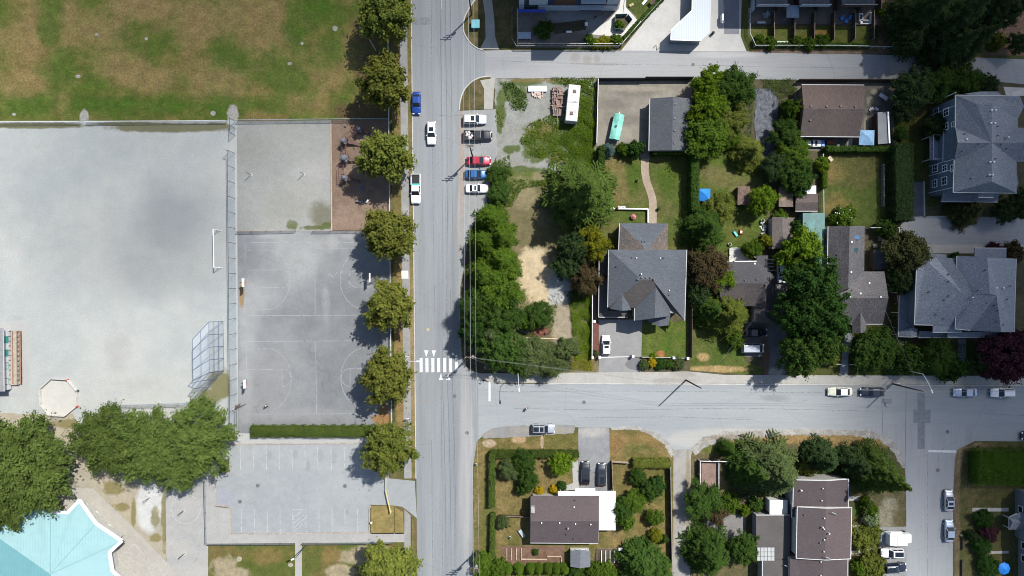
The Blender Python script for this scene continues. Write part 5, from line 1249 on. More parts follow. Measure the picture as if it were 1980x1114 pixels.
for i in range(4): a = P(1486, 502 + i * 7, 2.3); c = P(1496, 502 + i * 7, 2.3); b.bar(a, c, .1)
b.build('slats', OFFW, po)
for x in (1487, 1495):
    for y in (502, 523): a = P(x, y); MB().bar(a, a + Vector((0, 0, 2.4)), .1).build('post', OFFW, po)


# --- shingled house D with skylights
h = thing('house', 'L shaped house with mottled dark shingle roof and two blue skylights', 'house', P(1660, 540))
RD = roofm('roof_mottled', (0.05, 0.048, 0.052), (0.068, 0.064, 0.066), .5, .2, 'x'); RDL = roofm('roof_mottled_lit', (0.085, 0.08, 0.08), (0.098, 0.09, 0.09), .4, .2)  # sun-facing slopes take lighter copies, the sunlight put into their colour
pt = dict(a=(1601, 437.5, 4.0), b=(1672, 437, 4.0), c=(1671, 525, 4.0), d=(1600, 510, 4.0), e=(1600, 575, 4.0), r=(1643, 437.5, 6.0), s=(1640, 558, 6.1), v=(1655, 541, 5.0))
roof(h, pt, ['arsed'], RD, gut=['ad'], gm=GUT); roof(h, pt, ['rbcvs'], roofm('roof_mottled_lit_b', (0.068, 0.066, 0.07), (0.08, 0.078, 0.08), .45, .2, 'x'))
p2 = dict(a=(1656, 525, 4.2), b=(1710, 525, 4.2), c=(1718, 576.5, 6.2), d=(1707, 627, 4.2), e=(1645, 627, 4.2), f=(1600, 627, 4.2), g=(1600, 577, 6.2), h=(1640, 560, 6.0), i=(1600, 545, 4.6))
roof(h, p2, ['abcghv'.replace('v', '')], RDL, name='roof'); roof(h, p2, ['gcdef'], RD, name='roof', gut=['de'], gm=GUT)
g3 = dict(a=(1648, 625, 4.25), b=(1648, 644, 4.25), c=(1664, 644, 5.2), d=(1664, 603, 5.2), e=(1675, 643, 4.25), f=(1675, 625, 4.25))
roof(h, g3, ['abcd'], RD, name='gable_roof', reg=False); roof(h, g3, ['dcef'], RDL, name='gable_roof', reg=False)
walls(h, [pt['a'], pt['b'], pt['c'], (1709, 526, 4.0), (1711, 576, 4.0), (1706, 626, 4.0), (1602, 626, 4.0), (1600, 510, 4.0)], SIDING)
gable(h, (1710, 526, 4.2), (1717, 576.5, 6.2), (1707, 626, 4.2), SIDING)
skylights(h, [(1655.5, 459)], plain('sky_pane_blue', (0.05, 0.12, 0.22), .1, .6), 1.0, .75); skylights(h, [(1654.5, 483)], plain('sky_pane_dark', (0.02, 0.05, 0.06), .1, .6), .9, .7)
vents(h, [(1646, 468), (1645, 526), (1680, 547.5), (1663, 567.5), (1702, 574)], 'box', OFFW)
vents(h, [(1641, 574)], 'pipe', ALU, 'chimney'); vents(h, [(1633, 575)], 'box', DSTEEL, 'chimney')
sh = thing('shed', 'small grey gabled garden shed beside the shingled house', 'shed', P(1705, 500))
ps = dict(a=(1689, 483, 2.2), b=(1727, 483, 2.2), c=(1728, 506, 3.0), d=(1727, 522, 2.2), e=(1690, 522, 2.2), f=(1691, 506, 3.0))
roof(sh, ps, ['abcf', 'fcde'], roofm('roof_shed_grey', (0.06, 0.062, 0.068), (0.07, 0.07, 0.075), .3, .2)); walls(sh, [ps[k] for k in 'abde'], WOODD, inset=.2)

# --- slate blue duplex E1 (top right)
h = thing('house', 'three storey slate blue duplex with grey hip roof and white windows', 'house', P(1900, 285))
RE = roofm('roof_blue_grey', (0.12, 0.133, 0.15), (0.135, 0.148, 0.165), .38, .18); REL = roofm('roof_blue_grey_lit', (0.138, 0.15, 0.17), (0.152, 0.165, 0.184), .38, .18)  # second copy is lighter for the sunny slopes: light put into the shingle colour
z0, z1 = 8.3, 11.2
pt = dict(a=(1847.5, 184, z0), b=(1896, 184, z0), c=(1935, 186, z0), d=(1972, 185.5, z0), e=(1980, 206, z0), f=(1968, 230, z0), g=(1968, 247, z0), h=(2010, 247, z0), i=(2010, 276, z1), j=(2010, 313, z0), k=(1966, 313, z0), l=(1975, 354, z0), m=(1966, 373.5, z0), n=(1843, 372, z0),
          N=(1919, 200, z1), C=(1918, 276, z1 + .3), S=(1918, 351, z1), w=(1847, 247, z0), W=(1852, 276, z1 - .3), x=(1845, 310, z0), p=(1888, 201, z1 - .8), q=(1938, 205, z1 - .9))
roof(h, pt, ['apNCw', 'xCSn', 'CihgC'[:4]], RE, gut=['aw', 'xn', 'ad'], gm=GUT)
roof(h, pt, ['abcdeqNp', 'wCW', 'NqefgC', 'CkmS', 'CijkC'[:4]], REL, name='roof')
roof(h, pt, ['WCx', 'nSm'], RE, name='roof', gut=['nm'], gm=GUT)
walls(h, [pt[k] for k in 'adegklmn'], BLUESID)
gable(h, pt['w'], pt['W'], pt['x'], BLUESID)
roof(h, dict(a=(1896, 177, 7.6), b=(1928, 177, 7.6), c=(1935, 182, 7.6), d=(1935, 187, 8.1), e=(1880, 185, 8.1), f=(1866, 181, 7.6)), ['abcdef'], REL, name='porch_roof', reg=False)
roof(h, dict(a=(1890, 372, 7.6), b=(1892, 382, 7.1), c=(1921, 382, 7.1), d=(1925, 372, 7.6)), ['abcd'], RE, name='porch_roof', gut=['bc'], gm=GUT, reg=False)
roof(h, dict(a=(1824, 372, 5.1), b=(1932, 374, 5.1), c=(1929, 391, 4.6), d=(1820, 390, 4.6)), ['abcd'], RE, name='porch_roof', gut=['dc'], gm=GUT, reg=False)
roof(h, dict(a=(1825, 248, 4.8), b=(1843, 247, 5.4), c=(1848, 275, 5.4), d=(1843, 314, 5.4), e=(1823, 314, 4.8)), ['abcde'], RE, name='porch_roof', gut=['ae'], gm=GUT, reg=False)
b = MB(); b.prism([P(*q, 2.8).xy for q in ((1798, 263), (1845, 263), (1845, 310), (1798, 310))], 2.6, 2.8); b.build('balcony', plain('balcony_floor', (.2, .21, .24), .8), h)
railing(h, [(1826, 263), (1799, 263), (1799, 309), (1824, 309)], 1.0, 2.8, OFFW)
for q in ((1799, 264), (1799, 308)): c = P(*q, 2.8); MB().box((c.x, c.y, 1.3), (.18, .18, 2.6)).build('porch_post', OFFW, h)
eA, eB = P(1847.5, 184, z0), P(1843, 372, z0)
def xw(y): return eA.x + (eB.x - eA.x) * (y - eA.y) / (eB.y - eA.y) + .3
def wy(y, z): return P(0, y, z).y
for y, z, w_, h_ in ((217, 5.1, 1.5, 1.5), (245, 5.1, 1.3, 1.5), (325, 5.1, 1.2, 1.4), (350, 5.1, 1.5, 1.5), (326, 2.0, 1.4, 1.6), (355, 2.0, 1.5, 1.5), (218, 2.0, 1.7, 1.4), (240, 7.5, .9, 1.1), (325, 7.5, 1.3, 1.0)):
    window(h, (xw(wy(y, z)), wy(y, z), z), w_, h_, (-1, 0))
window(h, (P(1847, 276, 9).x + .27, wy(279, 9.4), 9.2), 1.3, 1.3, (-1, 0), bars=(1, 0))
for y in (190, 214, 315, 334, 368): 
    b = MB(); b.box((xw(wy(y, 4)), wy(y, 4), 4), (.1, .14, 8)); b.build('trim_board', OFFW, h)
vents(h, [(1887, 210), (1928, 245), (1928, 262.5), (1864, 259), (1891, 279), (1859, 293), (1923.5, 307.5), (1876, 345.5), (1944.5, 288.5), (1934, 280), (1942, 269)], 'cap', m=DSTEEL)
vents(h, [(1916, 213.5), (1923.5, 213.5), (1915, 238.5), (1922.5, 238.5), (1913.5, 313.5), (1920.5, 313.5), (1912, 338.5), (1918.5, 338.5), (1868, 270), (1948.5, 266)], 'turbine', OFFW)

# --- blue grey duplex E2
h = thing('house', 'wide duplex with blue grey shingle roof of many hips between side lane and cross street', 'house', P(1865, 565))
z0, z1 = 6.3, 9.0
RF = roofm('roof_duplex', (0.13, 0.145, 0.165), (0.146, 0.16, 0.182), .4, .18); RFL = roofm('roof_duplex_lit', (0.165, 0.18, 0.2), (0.18, 0.194, 0.215), .35, .15); RFD = roofm('roof_duplex_shaded', (0.1, 0.114, 0.132), (0.112, 0.126, 0.145), .35, .18)  # lit and shaded slope copies of one shingle, the light is in the colour
wp = dict(a=(1790, 503, z0), b=(1812, 499, z0), c=(1850, 499, z0), A=(1862, 568, z1), D=(1880, 569, z1), d=(1772, 518, z0), e=(1768, 628, z0), f=(1804, 629, z0), g=(1860, 629, z0), t=(1835, 500, z0))
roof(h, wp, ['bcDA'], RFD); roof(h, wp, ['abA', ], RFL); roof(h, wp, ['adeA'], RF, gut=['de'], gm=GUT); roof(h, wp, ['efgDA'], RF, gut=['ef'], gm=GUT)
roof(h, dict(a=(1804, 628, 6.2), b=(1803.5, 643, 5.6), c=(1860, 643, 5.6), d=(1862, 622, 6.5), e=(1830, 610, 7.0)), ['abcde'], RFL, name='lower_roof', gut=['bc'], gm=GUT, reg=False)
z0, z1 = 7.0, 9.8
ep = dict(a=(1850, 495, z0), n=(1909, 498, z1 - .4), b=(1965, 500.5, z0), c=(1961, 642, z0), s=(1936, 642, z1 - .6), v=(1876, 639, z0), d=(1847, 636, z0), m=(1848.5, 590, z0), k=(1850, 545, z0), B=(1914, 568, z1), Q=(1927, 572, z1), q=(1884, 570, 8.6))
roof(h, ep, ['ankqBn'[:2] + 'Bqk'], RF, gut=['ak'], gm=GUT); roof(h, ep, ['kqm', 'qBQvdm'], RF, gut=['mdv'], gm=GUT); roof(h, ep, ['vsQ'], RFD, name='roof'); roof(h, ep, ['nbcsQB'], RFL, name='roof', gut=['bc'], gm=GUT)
walls(h, [(1790, 503, 6.3), (1850, 499, 6.3), (1850, 620, 6.3), (1848, 628, 6.3), (1768, 628, 6.3), (1772, 518, 6.3)], BLUESID)
walls(h, [ep['a'], ep['b'], ep['c'], ep['v'], ep['d']], BLUESID)
gable(h, ep['a'], ep['n'], ep['b'], BLUESID); gable(h, ep['v'], ep['s'], ep['c'], BLUESID)
roof(h, dict(a=(1884.5, 479.5, 4.6), b=(1946, 480, 4.6), c=(1946, 503, 5.2), d=(1884.5, 503, 5.2)), ['abcd'], RF, name='porch_roof', gut=['ab'], gm=GUT, reg=False)
roof(h, dict(a=(1786, 490, 4.2), b=(1830, 492, 4.2), c=(1830, 503, 4.6), d=(1786, 505, 4.6)), ['abcd'], RF, name='porch_roof', reg=False)
roof(h, dict(a=(1739, 562, 3.0), b=(1769, 562, 3.5), c=(1768, 640, 3.5), d=(1737, 649, 3.0)), ['abcd'], RFD, name='porch_roof', gut=['ad'], gm=GUT, reg=False)
roof(h, dict(a=(1738, 640, 3.05), b=(1737, 651, 2.9), c=(1761, 652, 3.9), d=(1761, 634, 3.9), e=(1775, 651, 2.9), f=(1775, 636, 3.05)), ['abcd', 'dcef'], RF, name='gable_roof', gut=['bce'], gm=GUT, reg=False)
roof(h, dict(a=(1778, 640, 3.6), b=(1845, 643, 3.6), c=(1845, 652.5, 3.2), d=(1776, 653, 3.2)), ['abcd'], RFD, name='porch_roof', gut=['dc'], gm=GUT, reg=False)
roof(h, dict(a=(1832, 642, 4.6), b=(1942, 642, 4.9), c=(1943, 653, 4.3), d=(1832, 653, 4.3)), ['abcd'], RF, name='porch_roof', gut=['dc'], gm=GUT, reg=False)
for q in ((1740, 566), (1740, 605), (1740, 648), (1780, 651), (1840, 651), (1938, 651)): c = P(*q, 3); MB().box((c.x, c.y, 1.4), (.18, .18, 2.8)).build('porch_post', OFFW, h)
vents(h, [(1795, 564.5), (1833.5, 572), (1824.5, 579.5), (1808.5, 608.5), (1824, 616.5), (1889.5, 561.5), (1904, 522), (1906, 586), (1921.5, 591), (1928, 600.5), (1926, 622), (1938, 598), (1938, 628), (1946, 579), (1951.5, 553), (1833, 530.5), (1833, 544)], 'cap', m=DSTEEL)
vents(h, [(1926, 557), (1939, 557)], 'turbine', OFFW); vents(h, [(1876.5, 575)], 'pipe', ALU, 'chimney')

# --- brown garage F
h = thing('garage', 'wide brown roofed garage by the back lane half in tree shade', 'garage', P(1608, 214))
RG = roofm('roof_brown', (0.085, 0.063, 0.054), (0.075, 0.057, 0.05), .25, .18, 'x'); RGD = roofm('roof_brown_shaded', (0.072, 0.056, 0.05), (0.062, 0.05, 0.047), .25, .18, 'x')  # darker copy for the slope away from the sun, shade painted in
pt = dict(a=(1550, 163.5, 3.0), b=(1671, 164.5, 3.0), c=(1670, 211, 4.5), d=(1662, 265, 3.0), e=(1547, 264, 3.0), f=(1554, 210, 4.5))
roof(h, pt, ['abcf'], RG, gut=['ab'], gm=GUT); roof(h, pt, ['fcde'], RGD, gut=['ed'], gm=GUT)
walls(h, [pt[k] for k in 'abde'], BROWNW); gable(h, pt['b'], pt['c'], pt['d'], BROWNW); gable(h, pt['e'], pt['f'], pt['a'], BROWNW)
vents(h, [(1567.5, 206), (1598, 206.5), (1625, 206), (1566, 233), (1653, 207)], 'box', DSTEEL)
l = thing('lean_to', 'narrow metal lean-to roof with a white ridge strip beside the brown garage', 'shed', P(1708, 248))
pl = dict(a=(1697, 217, 2.4), b=(1717, 216, 2.6), c=(1720, 277, 2.6), d=(1698, 279, 2.4))
roof(l, pl, ['abcd'], metalroof('lean_metal', (0.11, 0.12, 0.135), 'y', 2.0)); walls(l, [pl[k] for k in 'abcd'], WOODD, inset=.15)
b = MB(); b.bar(P(1717, 216, 2.75), P(1720, 277, 2.75), .3, .12); b.build('ridge_strip', WHITE, l)

# --- garage A (grey gable)
h = thing('garage', 'detached grey gabled garage with ribbed roof beside the concrete yard', 'garage', P(1295, 240))
pt = dict(a=(1256.5, 190.5, 2.9), b=(1301.5, 187.5, 4.3), c=(1337, 190.5, 2.9), d=(1334, 291, 2.9), e=(1299.5, 290, 4.3), f=(1254.5, 291.5, 2.9))
roof(h, pt, ['abef'], roofm('roof_garage_shaded', (0.057, 0.062, 0.07), (0.064, 0.07, 0.077), .12, .22), gut=['af'], gm=GUT); roof(h, pt, ['bcde'], roofm('roof_garage_lit', (0.07, 0.075, 0.083), (0.078, 0.083, 0.09), .12, .22), name='roof')  # west slope coloured as shaded, east slope as sunlit
walls(h, [pt[k] for k in 'acdf'], SIDING); gable(h, pt['a'], pt['b'], pt['c'], SIDING); gable(h, pt['f'], pt['e'], pt['d'], SIDING)
vents(h, [(1305, 201.5), (1304.5, 229), (1304, 253), (1303.5, 277)], 'box', GREYM)

# --- bungalow G
h = thing('house', 'brown roofed corner bungalow with white metal carport roof', 'house', P(1092, 1005))
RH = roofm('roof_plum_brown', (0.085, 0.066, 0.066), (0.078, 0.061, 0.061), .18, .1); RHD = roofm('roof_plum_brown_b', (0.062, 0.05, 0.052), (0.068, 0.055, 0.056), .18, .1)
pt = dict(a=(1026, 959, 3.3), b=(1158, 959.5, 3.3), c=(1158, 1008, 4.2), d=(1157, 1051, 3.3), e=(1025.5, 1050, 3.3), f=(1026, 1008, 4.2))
roof(h, pt, ['abcf'], RH); roof(h, pt, ['fcde'], RHD, gut=['ed'], gm=GUT)  # south slope in the darker brown, its shade painted in
walls(h, [pt[k] for k in 'abde'], SIDING, inset=.5); gable(h, pt['b'], pt['c'], pt['d'], SIDING); gable(h, pt['e'], pt['f'], pt['a'], SIDING)
WM = metalroof('white_metal', (0.52, 0.52, 0.51), 'x', 2.4, .06)
cp = dict(a=(1079, 949.5, 2.9), b=(1190.5, 949.5, 2.9), c=(1190.5, 1025.5, 2.9), d=(1158.6, 1025.5, 3.15), e=(1158.6, 958.5, 3.15), f=(1079, 958.5, 3.15))
roof(h, cp, ['abef', 'bcde'], WM, name='carport_roof', thick=.12)
roof(h, dict(a=(1113, 943.5, 2.5), b=(1151, 944.5, 2.5), c=(1151, 950, 2.7), d=(1112, 950, 2.7)), ['abcd'], WM, name='carport_roof', thick=.1, reg=False)
for q in ((1188, 952), (1188, 1000), (1188, 1023), (1120, 951), (1084, 951)): c = P(*q, 2.8); MB().box((c.x, c.y, 1.35), (.12, .12, 2.7)).build('carport_post', OFFW, h)
vents(h, [(1110, 980), (1047, 1010.5), (1082, 1010.5), (1112.5, 1012.5), (1142, 1013.5)], 'cap', WHITE); vents(h, [(1098, 1020)], 'pipe', ALU, 'chimney'); vents(h, [(1111.5, 967), (1109, 1041), (1095, 1033)], 'cap', DSTEEL)
c = P(1030, 984, 3.9); MB().box((c.x, c.y, 3.6), (.75, 1.25, 1.9)).build('chimney', plain('chimney_stone', (.3, .28, .25), .9), h)
ps = dict(a=(1103, 1066, 2.2), b=(1122.5, 1063, 2.9), c=(1141.5, 1066, 2.2), d=(1141.5, 1096, 2.2), e=(1122, 1099, 2.9), f=(1103, 1096, 2.2))
sh = thing('shed', 'grey roofed garden shed with pale front between the vegetable beds', 'shed', P(1122, 1080))
roof(sh, ps, ['abef', 'bcde'], roofm('roof_gshed', (0.11, 0.118, 0.13), (0.12, 0.128, 0.14), .12, .15)); walls(sh, [ps[k] for k in 'acdf'], OFFW, inset=.12); gable(sh, ps['a'], ps['b'], ps['c'], OFFW)
cc = P(1122, 1063.5, 1); MB().box((cc.x, cc.y - .05, 1.0), (1.3, .1, 1.8)).build('door', plain('shed_door', (.45, .4, .3), .7), sh)

# --- house H, stepped brown roofs
h = thing('house', 'large corner house with stepped brown roofs edged in white', 'house', P(1560, 1020))
ta = dict(a=(1534, 928, 4.9), b=(1597.5, 929.5, 5.9), c=(1641, 926.5, 4.9), d=(1640, 984, 4.9), e=(1597, 986, 5.9), f=(1533, 984, 4.9))
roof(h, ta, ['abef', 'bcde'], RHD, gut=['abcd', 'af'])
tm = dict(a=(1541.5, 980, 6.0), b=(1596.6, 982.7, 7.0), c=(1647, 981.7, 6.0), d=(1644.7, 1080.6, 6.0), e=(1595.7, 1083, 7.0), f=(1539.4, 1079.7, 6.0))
roof(h, tm, ['abef'], roofm('roof_h_shaded', (0.068, 0.055, 0.056), (0.073, 0.06, 0.06), .16, .1), gut=['abcdefa']); roof(h, tm, ['bcde'], RH, name='roof')  # west side darker, east lighter: slope shading put into the browns
tl = dict(a=(1462, 996, 3.2), b=(1527, 996, 3.2), c=(1527, 1084, 3.2), d=(1462, 1084, 3.2))
FL = roofm('roof_flat_grey', (0.072, 0.066, 0.064), (0.085, 0.078, 0.074), .22, .1)
roof(h, tl, ['abcd'], FL, name='flat_roof', gut=['ab'])
tb = dict(a=(1474, 1083, 3.4), b=(1590, 1083, 3.4), c=(1590, 1260, 3.4), d=(1474, 1260, 3.4))
roof(h, tb, ['abcd'], FL, name='flat_roof', gut=['ad'])
td = dict(a=(1540, 1080, 5.0), b=(1592, 1082, 5.8), c=(1639.5, 1080, 5.0), d=(1638, 1260, 5.0), e=(1592, 1260, 5.8), f=(1527, 1260, 5.0), g=(1527, 1080, 5.0))
roof(h, td, ['gabefg'[:5], 'bcde'], RHD, name='roof', gut=['cd'])
for t, k, m_ in ((ta, 'acdf', SIDING), (tm, 'acdf', SIDING), (tl, 'abcd', STUCCO), (tb, 'abcd', STUCCO), (td, 'gcdf', SIDING)): walls(h, [t[q] for q in k], m_, inset=.3)
gable(h, tm['a'], tm['b'], tm['c'], SIDING); gable(h, ta['a'], ta['b'], ta['c'], SIDING)
roof(h, dict(a=(1531.5, 968, 4.3), b=(1534, 972, 4.3), c=(1541, 978, 4.3), d=(1541, 1001, 4.3), e=(1531, 1001, 4.3)), ['abcde'], RHD, name='flat_roof', gut=['aed'], reg=False)
b = MB(); b.prism([P(*q, 2.7).xy for q in ((1488, 967), (1522.6, 967), (1522.6, 995), (1488, 995))], 2.6, 2.75); sr = b.build('sunroom_roof', WM, h)
walls(h, [(1488, 967, 2.7), (1522.6, 967, 2.7), (1522.6, 995, 2.7), (1488, 995, 2.7)], OFFW, inset=.15, drop=.1, name='sunroom_wall')
SG = metalroof('skylight_grid', (0.36, 0.37, 0.36), 'x', 1.6, .1)
b = MB(); b.prism([P(*q, 3.4).xy for q in ((1464, 1058.5), (1498, 1058.5), (1498, 1084.5), (1464, 1084.5))], 3.25, 3.42); o = b.build('glazed_roof', SG, h)
b = MB()
for i in range(6): x = 1464 + i * 6.8; b.bar(P(x, 1058.5, 3.45), P(x, 1084.5, 3.45), .06)
for i in range(4): y = 1058.5 + i * 8.66; b.bar(P(1464, y, 3.47), P(1498, y, 3.47), .06)
b.build('glazing_bars', plain('glaz_bar', (.12, .12, .12), .6), o)
vents(h, [(1590, 944), (1588, 967.5), (1593, 1001.5), (1592.5, 1022.5), (1593, 1043), (1592, 1066), (1586.5, 1085.5), (1586, 1112)], 'cap', OFFW)
vents(h, [(1547.5, 947)], 'pipe', WHITE, 'chimney'); vents(h, [(1588.5, 1018), (1601, 1030)], 'pipe', OFFW, 'chimney'); vents(h, [(1555, 995), (1598, 1040), (1585, 1049)], 'cap', GREYM)
for (x, y) in ((1610, 992), (1598, 1078)):
    z = zat(h, x, y); b = MB(); b.tube([P(x + 7, y + 4, z), P(x + 6, y + 2, z + .9), P(x - 1, y - 1, z + .9)], .06, 6); b.build('mast', ALU, h)
c = P(1517, 1092, 3.4); b = MB(); b.tube([(c.x + .6, c.y - .2, 3.4), (c.x + .6, c.y - .2, 4.2), (c.x - .3, c.y + .2, 4.2)], .08, 6); b.build('mast', ALU, h)

# --- house I at the right edge
h = thing('house', 'grey sided house with a gabled porch at the lower right edge', 'house', P(1990, 1030))
GS = plain('grey_siding', (0.16, 0.165, 0.185), .75, .2, .1)
b = MB(); b.prism([P(*q).xy for q in ((1962, 945), (2120, 945), (2120, 1200), (1968, 1200), (1968, 1040), (1962, 1036))], 0, 5.8); b.build('wall', GS, h)
roof(h, dict(a=(2003, 955, 5.6), b=(2200, 955, 5.6), c=(2200, 1240, 5.6), d=(2005, 1240, 5.6), e=(2100, 1000, 7.5), f=(2100, 1190, 7.5)), ['abe', 'bcfe', 'cdf', 'daef'], RE)
for y, z in ((985, 1.6), (987, 4.3), (1055, 1.6), (1080, 1.6)): window(h, (P(1962 if y < 1035 else 1968, y, 0).x, wy(y, z), z), 1.3, 1.2, (-1, 0), bars=(0, 0))
roof(h, dict(a=(1951, 1000, 2.5), b=(1966, 993, 3.2), c=(1985, 993, 3.2), d=(1985, 1024, 2.5), e=(1951, 1024, 2.5), f=(1958, 1010, 3.2), g=(1985, 1010, 3.3)), ['abcgf', 'afe', 'fgde'], RE, name='porch_roof', gut=['bae'], gm=GUT, reg=False)
for q in ((1953, 1002), (1953, 1022)): c = P(*q, 2); MB().box((c.x, c.y, 1.2), (.16, .16, 2.4)).build('porch_post', OFFW, h)

# --- sheds and small roofs in the middle gardens
def simple_shed(name, label, pts, m, wm, flat=False, gutk=()):
    t = thing(name, label, 'shed', P(*pts['a'][:2]))
    roof(t, pts, ['abcf', 'fcde'] if 'f' in pts else ['abcd'], m, gut=gutk, gm=GUT, thick=.12)
    walls(t, [pts[k] for k in ('abde' if 'f' in pts else 'abcd')], wm, inset=.15, drop=.12); return t
simple_shed('shed', 'small brown gabled shed with a white gutter above the teal roof', dict(a=(1538.5, 376, 2.1), b=(1581, 376, 2.1), c=(1582, 391.5, 2.9), d=(1581, 408.5, 2.1), e=(1538, 408.5, 2.1), f=(1538.5, 391.5, 2.9)), roofm('roof_smallbrown', (0.09, 0.073, 0.066), (0.075, 0.062, 0.058), .25, .2), WOODD, gutk=['ed'])
simple_shed('shed', 'shed with patchwork rusty sheet roof beside the brown gabled shed', dict(a=(1506, 362, 2.1), b=(1533, 362, 2.2), c=(1534, 400, 2.2), d=(1506, 400, 2.1)), ground('rustroof_m', (0.12, 0.1, 0.09), (0.22, 0.15, 0.09), 1.2, layers=(([(1511, 390, 7, 14)], (.25, .26, .27), {'wob': .4, 'ns': 1., 'soft': .3}),), fine=.2, mid=.2), WOODD)
simple_shed('lean_to', 'glazed lean-to behind the brown gabled shed', dict(a=(1556, 360, 1.9), b=(1578, 359, 1.9), c=(1578, 375, 2.0), d=(1556, 375, 2.0)), plain('glass_sheet', (.25, .3, .33), .3, .5, .3), OFFW)
simple_shed('shed', 'brown gabled shed with pale left wall beside the toy lawn', dict(a=(1493, 482, 2.4), b=(1493, 420, 2.4), c=(1513, 420, 3.1), d=(1534, 421, 2.4), e=(1534, 478, 2.4), f=(1513, 479, 3.1)), roofm('roof_pinkbrown', (0.115, 0.096, 0.085), (0.1, 0.085, 0.078), .2, .2, 'x'), SIDING)
simple_shed('carport', 'long ribbed teal metal roof beside the shingled house', dict(a=(1552.5, 412, 2.6), b=(1595, 412, 2.9), c=(1593, 510, 2.9), d=(1552, 508, 2.6)), metalroof('teal_metal', (0.05, 0.15, 0.14), 'x', 2.2, .35), plain('teal_wall', (.05, .13, .12), .7))
simple_shed('shed', 'open timber shed roof beside the round bright tree', dict(a=(1427, 360, 2.1), b=(1450, 360, 2.2), c=(1450, 396, 2.2), d=(1426, 396, 2.1)), plain('shed_timber', (.12, .085, .068), .9, .1, .3), WOODD)

# --- school building and portable classroom
h = thing('school_building', 'school wing with large faceted turquoise metal roof and white fascia', 'school', P(60, 1100))
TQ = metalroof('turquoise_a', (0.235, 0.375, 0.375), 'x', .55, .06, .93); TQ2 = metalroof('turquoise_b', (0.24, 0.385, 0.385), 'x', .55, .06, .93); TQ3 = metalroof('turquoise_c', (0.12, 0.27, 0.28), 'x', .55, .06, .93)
zs = 4.0
pt = dict(a=(85, 968, zs), b=(97, 989, zs), c=(132, 991, zs), d=(154, 967, zs), e=(186, 1012, zs), f=(236, 1046, zs), g=(212, 1068, zs), h=(218, 1104, zs), i=(300, 1180, zs), j=(300, 1500, zs), k=(-200, 1500, zs), l=(-350, 1200, zs), m=(-350, 985, zs), n=(60, 975, zs), o=(97, 1110, 4.7), p=(-60, 1000, 4.6))
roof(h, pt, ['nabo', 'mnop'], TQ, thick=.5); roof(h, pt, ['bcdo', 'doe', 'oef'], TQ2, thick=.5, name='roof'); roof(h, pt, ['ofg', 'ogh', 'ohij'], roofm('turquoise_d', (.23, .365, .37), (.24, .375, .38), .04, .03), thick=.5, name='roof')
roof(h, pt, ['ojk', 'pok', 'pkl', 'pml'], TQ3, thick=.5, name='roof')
fa = MB()
for i, (a, c) in enumerate(zip('nabcdefgh', 'abcdefghi')):
    A, B = P(*pt[a]), P(*pt[c]); zz = Vector((0, 0, .02 + .012 * (i % 2))); fa.bar(A + zz, B + zz, .62, .3)
for a, c in (((97, 989), (97, 1110)), ((186, 1012), (97, 1110)), ((236, 1046), (97, 1110)), ((0, 1040), (97, 1110))):
    MB().bar(P(*a, 4.08), P(*c, 4.76), .14, .06).build('ridge_cap', plain('turquoise_cap', (.19, .33, .335), .5, .3, .1), h)
fa.build('fascia', plain('white_fascia', (.62, .64, .66), .5, .3, .04), h)
walls(h, [pt[k] for k in 'mnabcdefghijkl'], SIDING, inset=1.0, drop=.5)
for a, c in (((169, 975), (190, 992)), ((211, 1015), (234, 1034))):
    bt = thing('bench', 'white slab bench at the school wall, ' + ('nearer the tree' if a[0] < 200 else 'nearer the roof corner'), 'bench', P(*a), group='benches at the school wall')
    A, B = P(*a), P(*c); d = (B - A).normalized(); b = MB(); b.bar(A + Vector((0, 0, .45)), B + Vector((0, 0, .45)), .7, .1); b.build('seat', WHITE, bt)
    for q in (A + d * .3, B - d * .3): MB().box((q.x, q.y, .2), (.3, .3, .4)).build('leg', OFFW, bt)
h = thing('portable_classroom', 'white portable classroom with green windows at the left edge', 'classroom', P(-20, 690))
xwall = P(23, 690, 0).x
b = MB(); b.prism([P(*q).xy for q in ((-120, 637), (23, 637), (24, 752), (-120, 752))], .35, 3.1); b.build('wall', plain('white_wall', (.5, .51, .52), .6, .2, .05), h)
roof(h, dict(a=(-160, 634, 3.4), b=(6, 635, 3.2), c=(8, 757, 3.2), d=(-160, 760, 3.4)), ['abcd'], plain('portable_roof', (.2, .2, .2), .9, .1, .1), gut=['bc'], gm=GUT)
for y in (657, 683, 708, 738): window(h, (xwall + .02, wy(y, 1.9), 1.9), 1.25, 1.5, (1, 0), plain('green_pane', (.03, .22, .2), .2, .5), plain('green_frame', (.03, .25, .22), .5), (1, 2))
rp = thing('access_ramp', 'wooden access ramp with timber rails beside the portable classroom', 'ramp', P(34, 690))
b = MB(); b.prism([P(*q).xy for q in ((26, 640), (36, 640), (37, 744), (25, 744))], .3, .7); b.build('deck', plain('ramp_boards', (.3, .27, .22), .85, .1, .15), rp)
for xx in (23.5, 39):
    b = MB(); zt = .95
    for zz in (.45, .95): b.bar(P(xx, 640, zz), P(xx + 1, 742, zz), .14, .1)
    for i in range(12): q = P(xx + i / 11, 640 + i * 9.3); b.bar(q, q + Vector((0, 0, 1)), .12)
    b.build('railing', plain('ramp_rail', (.26, .15, .1), .85, .1, .2), rp)
MB().prism([P(*q).xy for q in ((37.5, 640), (42, 640), (43.5, 738), (38.5, 738))], 0, .25).build('planter', plain('planter_brown', (.22, .13, .09), .9, .1, .3), rp)

